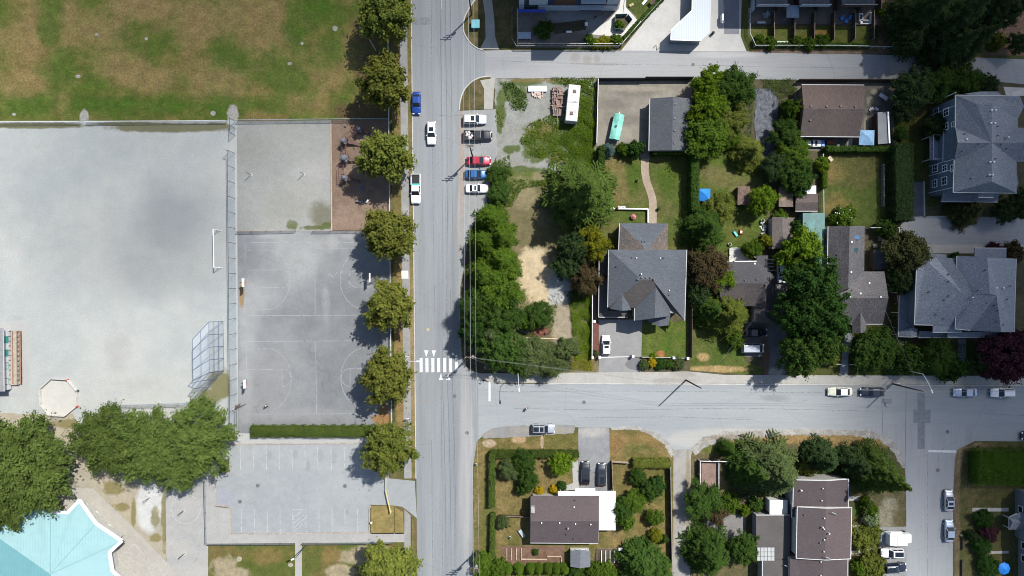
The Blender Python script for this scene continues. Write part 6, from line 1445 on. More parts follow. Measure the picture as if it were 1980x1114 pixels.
# --- flats and townhouses in the north
h = thing('apartment_building', 'tall flats with blue and white panels at the top edge behind the dark courtyard', 'building', P(1085, -40))
NAVY = plain('navy_panel', (.03, .045, .08), .6); PANEL = plain('pale_panel', (.38, .42, .46), .6, .3, .06); BRW = plain('cedar_panel', (.1, .05, .03), .8)
b = MB(); b.prism([P(*q).xy for q in ((1000, 21), (1191, 21), (1191, -220), (1000, -220))], 0, 16.5); b.build('wall', NAVY, h)
b = MB(); b.prism([P(*q).xy for q in ((1128, 20), (1171, 20), (1171, -60), (1128, -60))], 16.5, 22.0); b.build('stair_tower', NAVY, h)
yf = P(0, 21, 0).y - .06
def panel(x0, x1, z0, z1, m, name='panel', dep=.12):
    a, c = P(x0, 21).x, P(x1, 21).x; k = .12
    return MB().box(((a + c) / 2, yf - dep / 2 + .06, (z0 + z1) / 2), (c - a, dep, z1 - z0)).build(name, m, h)
panel(1003, 1013, .2, 2.7, PANEL); panel(1040, 1120, .3, 2.7, PANEL); panel(1163, 1190, .3, 2.8, PANEL)
panel(1003, 1013, 3.2, 5.8, PANEL); panel(1022, 1057, 3.2, 5.8, PANEL); panel(1070, 1108, 3.2, 6, BRW); panel(1168, 1190, 3.4, 6, PANEL)
for x0, x1, z0, z1 in ((1122, 1160, .8, 2.3), (1122, 1160, 3.6, 5.2), (1015, 1038, .8, 2.4)): window(h, ((P(x0, 21).x + P(x1, 21).x) / 2, yf, (z0 + z1) / 2), P(x1, 0).x - P(x0, 0).x, z1 - z0, (0, -1), bars=(3, 0), fm=DSTEEL)
for z in (2.95, 3.0 + 3.0):
    a, c = P(1118, 21).x, P(1164, 21).x; MB().box(((a + c) / 2, yf - .5, z), (c - a, 1.0, .14)).build('balcony', PANEL, h)
aw = thing('awning', 'long blue tarpaulin awning at the foot of the flats', 'awning', P(1028, 22))
b = MB(); b.face([P(1001, 18, 2.3), P(1055, 18, 2.3), P(1055, 24, 2.0), P(1001, 24, 2.0)][::-1]); o = b.build('canopy', plain('tarp_navy', (.02, .05, .3), .5), aw); o.modifiers.new('s', 'SOLIDIFY').thickness = .05
for x in (1002, 1028, 1054): q = P(x, 24, 2); MB().cyl((q.x, q.y, 0), .04, 2, 6).build('pole', STEEL, aw)
h = thing('pavilion', 'low building with pale ribbed metal roof on the plaza', 'building', P(1340, 40))
pt = dict(a=(1340, -60, 3.2), b=(1377, -60, 3.2), c=(1373, 63, 3.2), d=(1356, 79, 3.2), e=(1297, 77, 3.2), f=(1298, 58, 3.2), g=(1338, 20, 3.2))
roof(h, pt, ['abcdefg'], metalroof('pale_blue_metal', (.27, .31, .335), 'x', .9, .05), thick=.5, gut=['def', 'fga'], gm=WHITE); walls(h, [pt[k] for k in 'abcdefg'], plain('pavilion_wall', (.16, .19, .2), .7), inset=.35, drop=.5)
h = thing('townhouse_row', 'row of townhouses with balconies and privacy walls at the top edge', 'building', P(1575, -30))
b = MB(); b.prism([P(*q).xy for q in ((1446, 0), (1700, 3), (1700, -160), (1446, -160))], 0, 12.5); b.build('wall', BROWNW, h)
for x0, x1, m_ in ((1462, 1523, PANEL), (1546, 1604, PANEL), (1628, 1692, BRW)):
    a, c = P(x0, 4, 3), P(x1, 4, 3)
    MB().box(((a.x + c.x) / 2, a.y - .1, 2.9), (c.x - a.x, 1.6, .16)).build('balcony', plain('balc_floor2', (.2, .2, .2), .8), h)
    MB().box(((a.x + c.x) / 2, a.y - .88, 3.45), (c.x - a.x, .08, 1.0)).build('balcony_front', m_, h)
    MB().box(((a.x + c.x) / 2, a.y - .88, 4.0), (c.x - a.x, .12, .1)).build('handrail', OFFW, h)
for x in (1452, 1497, 1536, 1574, 1612, 1655, 1694):
    a = P(x, 1); c = P(x - (x - 1560) * .0, 26); b = MB(); b.bar(a + Vector((0, 0, 1)), c + Vector((0, 0, 1)), .14, 2.0); b.build('privacy_wall', WOODD if x != 1452 else PANEL, h)

# ================================================================ VEHICLES
def loft_body(name, L, W, ht, wd, zlow, m, root, bed=None):
    """car body: half sections along the length, mirrored"""
    n = 26; b = MB(); rings = []
    def ip(tab, u):
        for (a, va), (c, vc) in zip(tab[:-1], tab[1:]):
            if a <= u <= c: t = (u - a) / (c - a); t = t * t * (3 - 2 * t); return va + (vc - va) * t
        return tab[-1][1]
    for i in range(n + 1):
        u = i / n; x = -L / 2 + L * u; h = ip(ht, u); wv = W / 2 * ip(wd, u)
        half = [(0.0, zlow), (wv * .86, zlow), (wv * .98, zlow + .14), (wv, (zlow + h) * .5), (wv * .97, h - .14), (wv * .88, h - .03), (wv * .6, h), (0.0, h + .015)]
        ring = [(x, y, z) for y, z in half] + [(x, -y, z) for y, z in half[-2:0:-1]]
        rings.append(ring)
    k = len(rings[0]); vs = [v for r in rings for v in r]; fs = []
    for i in range(n):
        for j in range(k): fs.append((i * k + j, i * k + (j + 1) % k, (i + 1) * k + (j + 1) % k, (i + 1) * k + j))
    fs += [tuple(range(k))[::-1], tuple(n * k + j for j in range(k))]
    b.add(vs, [f[::-1] for f in fs])
    return b.build(name, m, root, smooth=True, world=False)
CK = {  # length, width, heights, widths, cabin: rear base, rear top, front top, front base, belt, roof
    'sedan': (4.7, 1.8, [(0, .66), (.04, .9), (.2, .98), (.6, .98), (.7, .96), (.93, .78), (1, .55)], [(0, .76), (.06, .92), (.2, 1), (.8, 1), (.95, .88), (1, .72)], (.13, .27, .53, .70, .93, 1.43)),
    'coupe': (4.5, 1.75, [(0, .68), (.04, .88), (.25, .95), (.6, .95), (.7, .93), (.95, .8), (1, .6)], [(0, .84), (.05, .95), (.2, 1), (.85, 1), (.96, .95), (1, .84)], (.18, .32, .53, .68, .9, 1.36)),
    'hatch': (4.25, 1.76, [(0, .7), (.03, .95), (.2, 1.0), (.6, .98), (.72, .94), (.93, .76), (1, .55)], [(0, .82), (.06, .95), (.2, 1), (.8, 1), (.95, .88), (1, .72)], (.02, .1, .52, .72, .94, 1.48)),
    'suv': (4.7, 1.88, [(0, .8), (.03, 1.05), (.2, 1.1), (.6, 1.1), (.7, 1.07), (.93, .95), (1, .7)], [(0, .88), (.05, .97), (.2, 1), (.85, 1), (.96, .92), (1, .78)], (.01, .07, .53, .70, 1.04, 1.7)),
    'pickup': (5.7, 1.98, [(0, .75), (.02, .8), (.4, .8), (.42, 1.1), (.66, 1.12), (.74, 1.1), (.96, 1.02), (1, .75)], [(0, .95), (.05, 1), (.9, 1), (.97, .95), (1, .84)], (.38, .41, .60, .73, 1.07, 1.78)),
    'van': (5.0, 1.95, [(0, .95), (.03, 1.1), (.6, 1.1), (.85, 1.05), (.97, .85), (1, .7)], [(0, .93), (.04, 1), (.9, 1), (.97, .92), (1, .8)], (.01, .03, .73, .9, 1.05, 1.95)),
}
def car(px, py, ang, kind, pm, label, name='parked_car', cat='car', L=None, sunroof=(), rack=False, roofm_=None, group=None, zc=.8, bedfill=None, W=None):
    L0, W0, ht, wd, cab = CK[kind]; L = L or L0; W = W or W0
    p = P(px, py, zc)
    t = thing(name, label, cat, (p.x, p.y, .035), math.radians(ang), group)
    loft_body('body', L, W, ht, wd, .26, pm, t)
    xr0, xr1, xf1, xf0 = [(-.5 + q) * L for q in cab[:4]]; zb, zt = cab[4], cab[5]
    wb, wt = W * .455, W * .375
    # cabin shell
    b = MB(); s = .03
    vs = [(xr0, -wb, zb), (xf0, -wb, zb), (xf0, wb, zb), (xr0, wb, zb), (xr1, -wt, zt), (xf1, -wt, zt), (xf1, wt, zt), (xr1, wt, zt)]
    b.add(vs, [(4, 5, 6, 7), (0, 1, 5, 4), (1, 2, 6, 5), (2, 3, 7, 6), (3, 0, 4, 7)])
    b.build('cabin', roofm_ or pm, t, bevel=.07, world=False)
    V = [Vector(v) for v in vs]
    def glass(nm, a, b_, c, d, k0=.06, k1=.94, v0=.1, v1=.9, split=0):
        n = (b_ - a).cross(d - a).normalized() * .012
        def q(u, v): return (a.lerp(b_, u)).lerp(d.lerp(c, u), v) + n
        g = MB(); pieces = [(k0, k1)] if not split else [(k0, .5 - .02), (.5 + .02, k1)]
        for u0, u1 in pieces:
            g.face([q(u0, v0), q(u1, v0), q(u1, v1), q(u0, v1)])
        return g.build(nm, GLASS, t, world=False)
    glass('windshield', V[1], V[2], V[6], V[5], .05, .95, .04, .95)
    if kind != 'van': glass('rear_window', V[3], V[0], V[4], V[7], .07, .93, .12 if kind != 'pickup' else .2, .9)
    glass('side_window', V[0], V[1], V[5], V[4], .1, .9, .14, .88, 1); glass('side_window', V[2], V[3], V[7], V[6], .1, .9, .14, .88, 1)
    for (u0, u1) in sunroof:
        xa, xb = xf1 + (xr1 - xf1) * u0, xf1 + (xr1 - xf1) * u1
        MB().box(((xa + xb) / 2, 0, zt + .01), (abs(xb - xa), W * .5, .03)).build('sunroof', GLASS, t, world=False)
    if rack:
        for sy in (-1, 1): MB().bar((xr1 + .1, sy * wt * .86, zt + .06), (xf1 - .1, sy * wt * .86, zt + .06), .05).build('roof_rail', DSTEEL, t, world=False)
    r = .34 if kind in ('suv', 'pickup', 'van') else .31
    for sx in (-.31, .3):
        for sy in (-1, 1):
            y = sy * (W / 2 - .1); b = MB(); b.tube([(sx * L, y - .1, r), (sx * L, y + .1, r)], r, 14)
            wh = b.build('wheel', RUBBER, t, world=False)
            MB().tube([(sx * L, y + sy * .09, r), (sx * L, y + sy * .115, r)], r * .62, 10).build('rim', ALU, wh, world=False)
    hz = ht[-1][1] + .08
    for sy in (-1, 1):
        MB().box((L / 2 - .12, sy * W * .33, hz), (.2, .36, .14)).build('headlight', LAMPG, t, bevel=.03, world=False)
        MB().box((-L / 2 + .06, sy * W * .36, ht[0][1] + .02), (.12, .3, .16)).build('taillight', LAMPR, t, bevel=.02, world=False)
        MB().box((xf0 - .35, sy * (W / 2 + .06), zb + .06), (.14, .2, .14)).build('mirror', pm, t, bevel=.03, world=False)
    MB().box((L / 2 - .02, 0, .38), (.1, W * .66, .14)).build('bumper', BLACK, t, bevel=.02, world=False)
    MB().box((-L / 2 + .0, 0, .42), (.1, W * .7, .14)).build('bumper', BLACK, t, bevel=.02, world=False)
    if kind == 'pickup':
        x0, x1 = -L / 2 + .05, xr0 - .02
        b = MB()
        for sy in (-1, 1): b.box(((x0 + x1) / 2, sy * (W / 2 - .09), .98), (x1 - x0, .16, .38))
        b.build('bed_wall', pm, t, world=False)
        MB().box((x0 + .05, 0, .98), (.1, W - .36, .38)).build('tailgate', pm, t, world=False)
        MB().box(((x0 + x1) / 2 + .05, 0, .835), (x1 - x0 - .2, W - .36, .04)).build('bed_floor', BLACK, t, world=False)
    return t
pWH = paint('paint_white', (.68, .68, .68)); pBLU = paint('paint_blue', (.012, .055, .27), .3); pBLU2 = paint('paint_mid_blue', (.015, .09, .24), .3); pRED = paint('paint_red', (.32, .015, .035), .2)
pBLK = paint('paint_black', (.012, .013, .016)); pNAV = paint('paint_navy', (.02, .027, .045), .3); pSIL = paint('paint_silver', (.42, .44, .47), .5); pCRM = paint('paint_cream', (.6, .6, .44)); pGRY = paint('paint_charcoal', (.035, .038, .045), .3); pSILB = paint('paint_silver_blue', (.36, .42, .5), .4)
PS = 'cars parked nose in beside the main street'
car(805, 199, -90, 'sedan', pBLU, 'bright blue sedan parked at the school kerb', L=4.6)
car(834.5, 257, -90, 'suv', pWH, 'white sport utility car driving down the main street', 'moving_car', sunroof=[(.12, .5)])
pk = car(804, 365, -90, 'pickup', pWH, 'white pickup with a green box in its bed parked at the school kerb', 'pickup_truck', 'pickup', L=6.0)
g = P(803.5, 359, .9); bx = tag(MB().box((g.x, g.y, 1.02), (1.45, .75, .3)).build('tool_box', TEAL, bevel=.03), 'green tool box lying across the bed of the white pickup', 'box')
car(918, 231, 0, 'suv', pWH, 'white sport utility car parked first in the roadside row', sunroof=[(.1, .42)], group=PS)
car(924, 262, 0, 'pickup', pBLK, 'black pickup with white sacks in its bed', 'pickup_truck', 'pickup', L=5.8, group=PS)
car(925.5, 311, 0, 'sedan', pRED, 'crimson red sedan between the utility pole and the blue car', L=4.9, group=PS)
car(921, 337, 0, 'sedan', pBLU2, 'blue sedan parked between red car and white coupe', L=4.7, group=PS)
car(921.5, 364.5, 0, 'coupe', pWH, 'white boxy coupe with sunroof at the end of the roadside row', sunroof=[(.2, .6)], group=PS)
car(1172, 667.5, 90, 'hatch', pWH, 'white hatchback on the grey driveway behind the gate line', L=4.1, sunroof=[(.1, .38)])
car(1050.5, 829, 0, 'suv', pSIL, 'silver estate car with two roof windows parked on the layby', sunroof=[(.06, .4), (.5, .98)], rack=True)
car(1132, 915, 90, 'sedan', pBLK, 'black car on the left of the bungalow driveway', L=4.8)
car(1163.5, 918, 90, 'hatch', pGRY, 'charcoal car with glass roof on the right of the bungalow driveway', L=4.7, sunroof=[(.15, .9)])
car(1625, 757.5, 180, 'sedan', pCRM, 'cream old sedan with white roof parked in front of the maples', L=5.0, roofm_=pWH)
car(1687, 758, 180, 'sedan', pNAV, 'dark navy car crossed by the shadow of a pole', L=4.9)
car(1867, 759, 180, 'sedan', pSILB, 'pale silver sedan right of the street lamp', L=4.8)
car(1938, 759.5, 180, 'suv', pWH, 'white sport utility car with roof rack at the right edge', rack=True, L=4.6)
car(1835.5, 968.5, 90, 'sedan', pSIL, 'silver sedan with sunroof, upper of two on the side street', L=4.4, sunroof=[(.25, .75)])
car(1836, 1027.5, 90, 'sedan', pSILB, 'silver blue sedan, lower of two on the side street', L=4.6)
car(1725, 1069.5, 180, 'suv', pWH, 'white sport utility car with black roof box between camper and navy car', sunroof=[(.12, .95)], rack=True, L=4.5)
car(1730, 1098, 4, 'suv', pNAV, 'navy people carrier beside the olive bush', L=4.7, sunroof=[(.2, .9)], rack=True)
car(1462, 643, 0, 'sedan', pBLK, 'black sedan in the deep shade of the driveway', L=4.6)
car(1455.5, 673.5, 0, 'van', pSIL, 'silver van on the shaded driveway', 'parked_van', 'van', L=4.6)
car(1512, 525, -90, 'suv', pWH, 'white jeep half under the big maple', L=4.6)
car(1998, 843, 180, 'sedan', pBLK, 'dark car cut off by the right edge on the cross street', L=4.6)
# sacks in the black pickup
sx = MB(); c = P(906.5, 261.5, .9)
for i in range(16): sx.dome((c.x + R.uniform(-.7, .7), c.y + R.uniform(-.75, .75), .9 + R.uniform(0, .15)), R.uniform(.16, .3), R.uniform(.12, .25), 8, 3)
tag(sx.build('sacks', plain('sack_white', (.5, .45, .44), .8, .2, .3, 6), smooth=True), 'heap of white and pink sacks in the bed of the black pickup', 'sacks', kind='stuff')
# boxy camper truck
def local_thing(name, label, cat, px, py, ang, z=.03, zc=1.0):
    p = P(px, py, zc); return thing(name, label, cat, (p.x, p.y, z), math.radians(ang))
t = local_thing('camper_truck', 'white camper truck with square box body beside the side street', 'camper', 1733, 1041, 0, zc=1.6)
MB().box((-.1, 0, 1.55), (3.6, 2.2, 2.3)).build('box_body', WHITE, t, bevel=.12, world=False)
MB().box((2.3, -.05, 1.1), (1.5, 1.85, 1.3)).build('cab', WHITE, t, bevel=.22, world=False)
b = MB(); b.face([(1.72, -.75, 1.5), (1.72, .75, 1.5), (1.45, .7, 2.1), (1.45, -.7, 2.1)]); b.build('windshield', GLASS, t, world=False)
MB().box((-2.3, .05, .9), (1.1, 1.9, .3)).build('rear_platform', plain('platform_grey', (.16, .19, .22), .6), t, world=False)
b = MB(); b.box((-.45, 0, 2.73), (.05, 1.9, .05)); b.box((-.9, .75, 2.73), (.9, .05, .05)); b.box((-.9, -.75, 2.73), (.9, .05, .05)); b.build('roof_rack', DSTEEL, t, world=False)
MB().box((-.3, 1.3, 2.1), (2.4, .35, .15)).build('rolled_awning', OFFW, t, bevel=.05, world=False)
for x in (-1.3, 2.1):
    for s_ in (-1, 1): MB().tube([(x, s_ * .85, .36), (x, s_ * 1.05, .36)], .36, 12).build('wheel', RUBBER, t, world=False)
# caravan
t = local_thing('caravan', 'long white caravan with dirty roof on the gravel lot', 'caravan', 1107, 202, 84.5, zc=1.6)
CV = ground('caravan_roof', (.5, .49, .47), (.42, .41, .38), .6, fine=.12, mid=.15)
MB().box((0, 0, 1.5), (7.3, 2.4, 2.5)).build('body', CV, t, bevel=.12, world=False)
for x, y in ((2.3, -.1), (-2.1, .1)): MB().box((x, y, 2.83), (.6, .6, .16)).build('roof_vent', plain('vent_brown', (.14, .1, .09), .8), t, world=False)
b = MB(); b.box((1.0, -.2, 2.8), (1.3, .9, .12)); b.box((.85, -.75, 2.79), (.4, .3, .14)); b.build('roof_hatch', OFFW, t, bevel=.03, world=False)
b = MB(); b.box((.1, 0, 2.77), (.06, 2.2, .03)); b.build('roof_seam', GREYM, t, world=False)
for s_ in (-1, 1):
    for x in (-.5, .5): MB().tube([(x, s_ * 1.05, .34), (x, s_ * 1.22, .34)], .34, 12).build('wheel', RUBBER, t, world=False)
    for x in (-2, 2): MB().box((x, s_ * 1.205, 1.8), (1.2, .02, .7)).build('window', GLASS, t, world=False)
MB().tube([(3.6, .5, .5), (4.7, 0, .5)], .06, 6).build('hitch', DSTEEL, t, world=False)
# flat trailer with planks
t = local_thing('flatbed_trailer', 'rusty flatbed trailer beside the white caravan', 'trailer', 1077, 197, -88, zc=.6)
MB().box((0, 0, .55), (5.7, 1.9, .14)).build('deck', plain('trailer_deck', (.17, .13, .11), .9, .1, .3), t, world=False)
MB().tube([(2.8, 0, .5), (5.0, 0, .45)], .07, 6).build('hitch', plain('tow_rust', (.25, .15, .09), .8), t, world=False)
for x in (-.6, .5):
    for s_ in (-1, 1): MB().tube([(x, s_ * .95, .33), (x, s_ * 1.15, .33)], .33, 12).build('wheel', RUBBER, t, world=False)
b = MB(); c = P(1078, 192, .7)
for i in range(46): 
    q = (c.x + R.uniform(-.95, .95), c.y + R.uniform(-2.2, 2.2), .72 + R.uniform(0, .5)); b.box(q, (R.uniform(.1, .2), R.uniform(.6, 2.4), .07), R.choice([0, 0, 1.57]) + R.uniform(-.2, .2))
tag(b.build('plank_heap', plain('old_planks', (.24, .17, .14), .9, .1, .4, 3)), 'heap of old planks on the flatbed trailer', 'planks', kind='stuff')
# covered boat on the yard
t = local_thing('boat_trailer', 'boat on a trailer under a sea green tarpaulin in the concrete yard', 'boat', 1192.5, 246, 78, zc=1.2)
TP = plain('green_tarp', (.17, .42, .34), .5, .3, .12, 1.2)
b = MB(); n = 10; rings = []
for i in range(n + 1):
    u = i / n; x = -2.6 + 5.2 * u; hw = 1.05 * (1 if u < .9 else .96); hz = 1.75 + .12 * math.sin(u * 9) 
    rings.append([(x, -hw, .7), (x, -hw * .98, 1.5), (x, -hw * .5, hz), (x, 0, hz + .2), (x, hw * .5, hz), (x, hw * .98, 1.5), (x, hw, .7)])
k = 7; vs = [v for r in rings for v in r]; fs = [(i * k + j, (i + 1) * k + j, (i + 1) * k + j + 1, i * k + j + 1) for i in range(n) for j in range(k - 1)] + [tuple(range(k)), tuple(n * k + j for j in range(k))[::-1]]
b.add(vs, fs); b.build('cover', TP, t, world=False)
MB().tube([(2.4, 0, .5), (3.3, 0, .5)], .06, 6).build('hitch', WHITE, t, world=False)
for s_ in (-1, 1): MB().tube([(-.5, s_ * .9, .32), (-.5, s_ * 1.08, .32)], .32, 12).build('wheel', RUBBER, t, world=False)
MB().box((.0, .25, 2.0), (.4, .28, .05), .3).build('patch', BLACK, t, world=False)
for y in (.12, -.2): tag(MB().dome((t.location.x + .75, t.location.y + 2.75 + y * .2, .0), .16, .45, 8, 3).build('water_jug', WHITE), 'white jug by the boat tow bar, ' + ('left' if y > 0 else 'right') + ' of two', 'jug', 'jugs at the boat trailer').location.x += (-.15 if y > 0 else .2)
# white boat and bits behind the brown garage
t = local_thing('motor_boat', 'small white motor boat with blue stern behind the brown garage', 'boat', 1577, 277, 180, zc=.8)
loft_body('hull', 3.6, 1.5, [(0, .8), (1, .9)], [(0, .95), (.6, 1), (.9, .6), (1, .3)], .2, WHITE, t)
for x in (-.1, .75): MB().box((x, 0, .9), (.42, 1.0, .08)).build('seat_well', BLACK, t, world=False)
MB().box((-1.45, 0, .92), (.55, 1.2, .08)).build('stern_cover', PLASTB, t, world=False)
c = P(1603, 276); w_ = thing('wheelbarrow', 'rusty red barrow behind the brown garage', 'wheelbarrow', (c.x, c.y, 0)); MB().box((c.x, c.y, .45), (1.1, .6, .3), .1, 1.25).build('tray', plain('rust_red', (.22, .07, .045), .8), w_); b = MB(); b.bar((c.x + .4, c.y + .25, .5), (c.x + 1.5, c.y + .3, .6), .05); b.bar((c.x + .4, c.y - .25, .5), (c.x + 1.5, c.y - .2, .6), .05); b.build('handles', WOODL, w_); MB().tube([(c.x - .65, c.y - .06, .2), (c.x - .65, c.y + .06, .2)], .2, 10).build('wheel', RUBBER, w_)
c = P(1619.5, 282); ch = thing('lawn_chair', 'white plastic chair behind the brown garage', 'chair', (c.x, c.y, 0)); MB().box((c.x, c.y, .42), (.55, .5, .06)).build('seat', WHITE, ch); MB().box((c.x, c.y - .27, .7), (.55, .06, .55)).build('backrest', WHITE, ch)
for sx_ in (-.22, .22):
    for sy_ in (-.2, .2): MB().box((c.x + sx_, c.y + sy_, .2), (.05, .05, .4)).build('leg', WHITE, ch)

# ================================================================ FENCES AND WALLS
LINKB = meshwire('chain_link_blue', (.28, .34, .42), .2)
LINKT = meshwire('chain_link_tall', (.5, .58, .68), .14)
LINKR = meshwire('chain_link_rust', (.3, .22, .18), .2)
def fence(name, label, pts, h, kind='link', m=None, pm=None, step=3.0, th=.06, z0=0.0, cat='fence', rail=True, group=None):
    A0 = P(*pts[0]); t = thing(name, label, cat, (A0.x, A0.y, 0), 0, group)
    pb, rb = MB(), MB(); posts = []
    for a, c in zip(pts[:-1], pts[1:]):
        A, B = P(*a), P(*c); L = (B - A).length; up = Vector((0, 0, 1))
        if kind == 'link':
            pb.face([A + up * (z0 + .05), B + up * (z0 + .05), B + up * (z0 + h), A + up * (z0 + h)])
        else: pb.bar(A + up * (z0 + h / 2), B + up * (z0 + h / 2), th, h)
        if rail: rb.bar(A + up * (z0 + h + .02), B + up * (z0 + h + .02), .07 if kind == 'link' else th + .06, .07 if kind == 'link' else .05)
        k = max(1, round(L / step))
        for i in range(k + 1):
            q = A.lerp(B, i / k)
            if not posts or (posts[-1] - q).length > .3: posts.append(q)
    pb.build('mesh_panel' if kind == 'link' else 'panel', m or LINKB, t)
    if rail: rb.build('top_rail', pm or STEEL, t)
    for q in posts:
        if kind == 'link': MB().cyl((q.x, q.y, 0), .045, z0 + h + .04, 7).build('post', pm or STEEL, t)
        else: MB().box((q.x, q.y, (z0 + h + .08) / 2), (.12, .12, z0 + h + .08)).build('post', pm or WOODD, t)
    return t
fence('chain_link_fence', 'tall chain-link fence between ball field and basketball court', [(454, 297), (459, 848)], 3.7, 'link', LINKT, DSTEEL, 3.1)
fence('chain_link_fence', 'low chain-link fence along the left half of the playing field edge', [(-40, 239), (158, 238)], 1.2, 'link', LINKB, OFFW, 3.0)
fence('chain_link_fence', 'low chain-link fence between the two worn gateways of the playing field', [(170, 238), (440, 235.5)], 1.2, 'link', LINKB, OFFW, 3.0)
fence('chain_link_fence', 'low chain-link fence above the gravel court and bark playground', [(460, 235), (750, 232)], 1.3, 'link', LINKB, STEEL, 2.7)
fence('gate_panel', 'short tall chain-link screen at the corner gateway of the playing field', [(455, 235), (455, 262)], 2.8, 'link', LINKT, DSTEEL, 1.5)
fence('gate_panel', 'tall chain-link wing at the top end of the long fence', [(454, 297), (444, 294)], 3.0, 'link', LINKT, STEEL, 1.5)
fence('chain_link_fence', 'rusty low fence at the top left of the basketball court', [(459, 449), (572, 447)], 1.1, 'link', LINKR, plain('rust_rail', (.17, .1, .08), .8), 3.0)
fence('chain_link_fence', 'rusty low fence at the top right of the basketball court', [(606, 448), (704, 447)], 1.1, 'link', LINKR, plain('rust_rail', 0, 0, 0), 3.0)
fence('chain_link_fence', 'chain-link fence under the street trees on the school boundary', [tilt(752, -20), tilt(751, 840)], 1.4, 'link', LINKB, OFFW, 3.0)
b = MB(); b.prism([P(*q).xy for q in strip(748.5, 750, 60, 835)], 0, .16); tag(b.build('kerb_wall', CONC), 'thin concrete edging beside the school boundary fence', 'edging')
b = MB(); b.prism([P(*q).xy for q in ((638.8, 234), (641.2, 234), (643, 447), (640.6, 447))], 0, .22); tag(b.build('timber_edging', plain('edging_pale', (.3, .24, .2), .85)), 'straight timber edging between gravel court and bark playground', 'edging')
b = MB(); b.prism([P(*q).xy for q in ((640.6, 444.8), (704, 444.8), (704, 446.4), (640.6, 446.4))], 0, .2); tag(b.build('timber_edging', WOODD), 'dark timber edging along the foot of the bark playground', 'edging')
fence('chain_link_fence', 'thin fence between parking lot sidewalk and school lawn', [(403, 1051), (570, 1050)], 1.0, 'link', LINKB, DSTEEL, 3.0)
fence('chain_link_fence', 'thin fence above the right school lawn', [(585, 1050), (760, 1048)], 1.0, 'link', LINKB, DSTEEL, 3.0)
fence('chain_link_fence', 'low rail beside the painted circle path', [(397, 930), (400, 1050)], .9, 'link', LINKB, DSTEEL, 3.0)
b = MB()
for seg in ([(446, 900), (443, 915), (417, 915), (417, 978), (440, 978), (446, 984), (446, 1033), (714, 1030), (714, 985), (717, 978)],):
    for a, c in zip(seg[:-1], seg[1:]): b.bar(P(*a, .1), P(*c, .1), .18, .2)
o = b.build('kerb', plain('kerb_pinkish', (.3, .26, .22), .9, .1, .2)); o['kind'] = 'structure'
b = MB(); b.bar(P(447, 859, .08), P(710, 857, .08), .18, .18); o = b.build('kerb', MATS['kerb_pinkish']); o['kind'] = 'structure'
WD = plain('fence_black', (.035, .035, .038), .85, .1)
fence('wooden_fence', 'dark board fence along the back lane above the concrete yard', [(1155, 156), (1243, 156)], 1.7, 'wood', WD, WD, 2.4)
fence('wooden_fence', 'dark board fence along the back lane above the grey garage', [(1246, 154), (1337, 154)], 1.8, 'wood', WD, WD, 2.4)
fence('wooden_fence', 'dark board fence between weeds and the concrete yard', [(1155, 157), (1152, 280)], 1.6, 'wood', WD, OFFW, 2.6)
fence('wooden_fence', 'brown board fence along the lane above the brown garage', [(1540, 158), (1740, 158)], 1.7, 'wood', WOODD, WOODD, 2.4)
fence('wooden_fence', 'brown fence on the right side of the large hipped house', [(1335, 480), (1334, 690)], 1.7, 'wood', plain('fence_redbrown', (.1, .06, .045), .85, .1), WOODD, 2.4)
fence('wooden_fence', 'dark fence along the brick path and vacant lot', [(1157, 480), (1155, 560), (1144, 565), (1143, 692)], 1.6, 'wood', WOODD, OFFW, 2.6)
fence('wire_fence', 'light wire fence along the left edge of the green lawn', [(1587, 300), (1588, 430)], 1.2, 'link', LINKB, OFFW, 3.0)
fence('wire_fence', 'wire fence in front of the wide dark cedar hedge', [(1703, 320), (1703, 400)], 1.2, 'link', LINKB, STEEL, 3.0)
fence('wooden_fence', 'fence with white cap between shingled house and blue grey duplex', [(1727, 565), (1726, 655)], 1.6, 'wood', WOODD, OFFW, 2.4)
fence('pergola', 'white slatted pergola beside the shingled house', [(1673, 442), (1727, 442), (1727, 455)], 2.2, 'link', meshwire('trellis', (.4, .4, .38), .3), OFFW, 1.5)
fence('wooden_fence', 'long dark board fence along the gravel lane', [(1293, 900), (1296, 1085)], 1.7, 'wood', WOODD, plain('cap_grey', (.24, .22, .19), .9), 2.5)
fence('wooden_fence', 'short board fence at the top of the right bungalow garden', [(1181, 891), (1214, 893)], 1.2, 'wood', WOODL, WOOD, 2.4)
fence('wooden_fence', 'dark fence right of the charcoal car', [(1181, 891), (1183, 945)], 1.7, 'wood', WOODD, WOOD, 2.4)
fence('wooden_fence', 'low board fence left of the bungalow', [(965, 995), (1026, 997)], 1.0, 'wood', WOODD, WOOD, 2.4)
fence('wooden_fence', 'white topped fence around the pink gravel bed', [(1350, 942), (1350, 888), (1388, 889), (1440, 890)], 1.5, 'wood', WOODD, OFFW, 2.4)
fence('wooden_fence', 'low white wall right of the pink gravel bed', [(1388, 891), (1388, 943)], .7, 'wood', OFFW, OFFW, 2.4)
fence('retaining_wall', 'white retaining wall along the maple front lawn', [(1588, 703), (1622, 704)], .7, 'wood', OFFW, OFFW, 3.5)
fence('retaining_wall', 'white retaining wall in front of the round tree', [(1642, 704), (1700, 705)], .7, 'wood', OFFW, OFFW, 3.5)
fence('metal_fence', 'pale railing around the courtyard of the flats', [(1000, 20), (1000, 88), (1201, 89), (1237, 46)], 1.3, 'link', meshwire('picket', (.45, .45, .42), .12), OFFW, 2.4)
fence('metal_fence', 'outer railing at the lane below the flats', [(990, 20), (990, 80), (998, 93), (1195, 94), (1290, -10)], 1.5, 'link', meshwire('picket2', (.2, .2, .2), .3), plain('rail_grey', (.2, .2, .2), .6), 2.4)
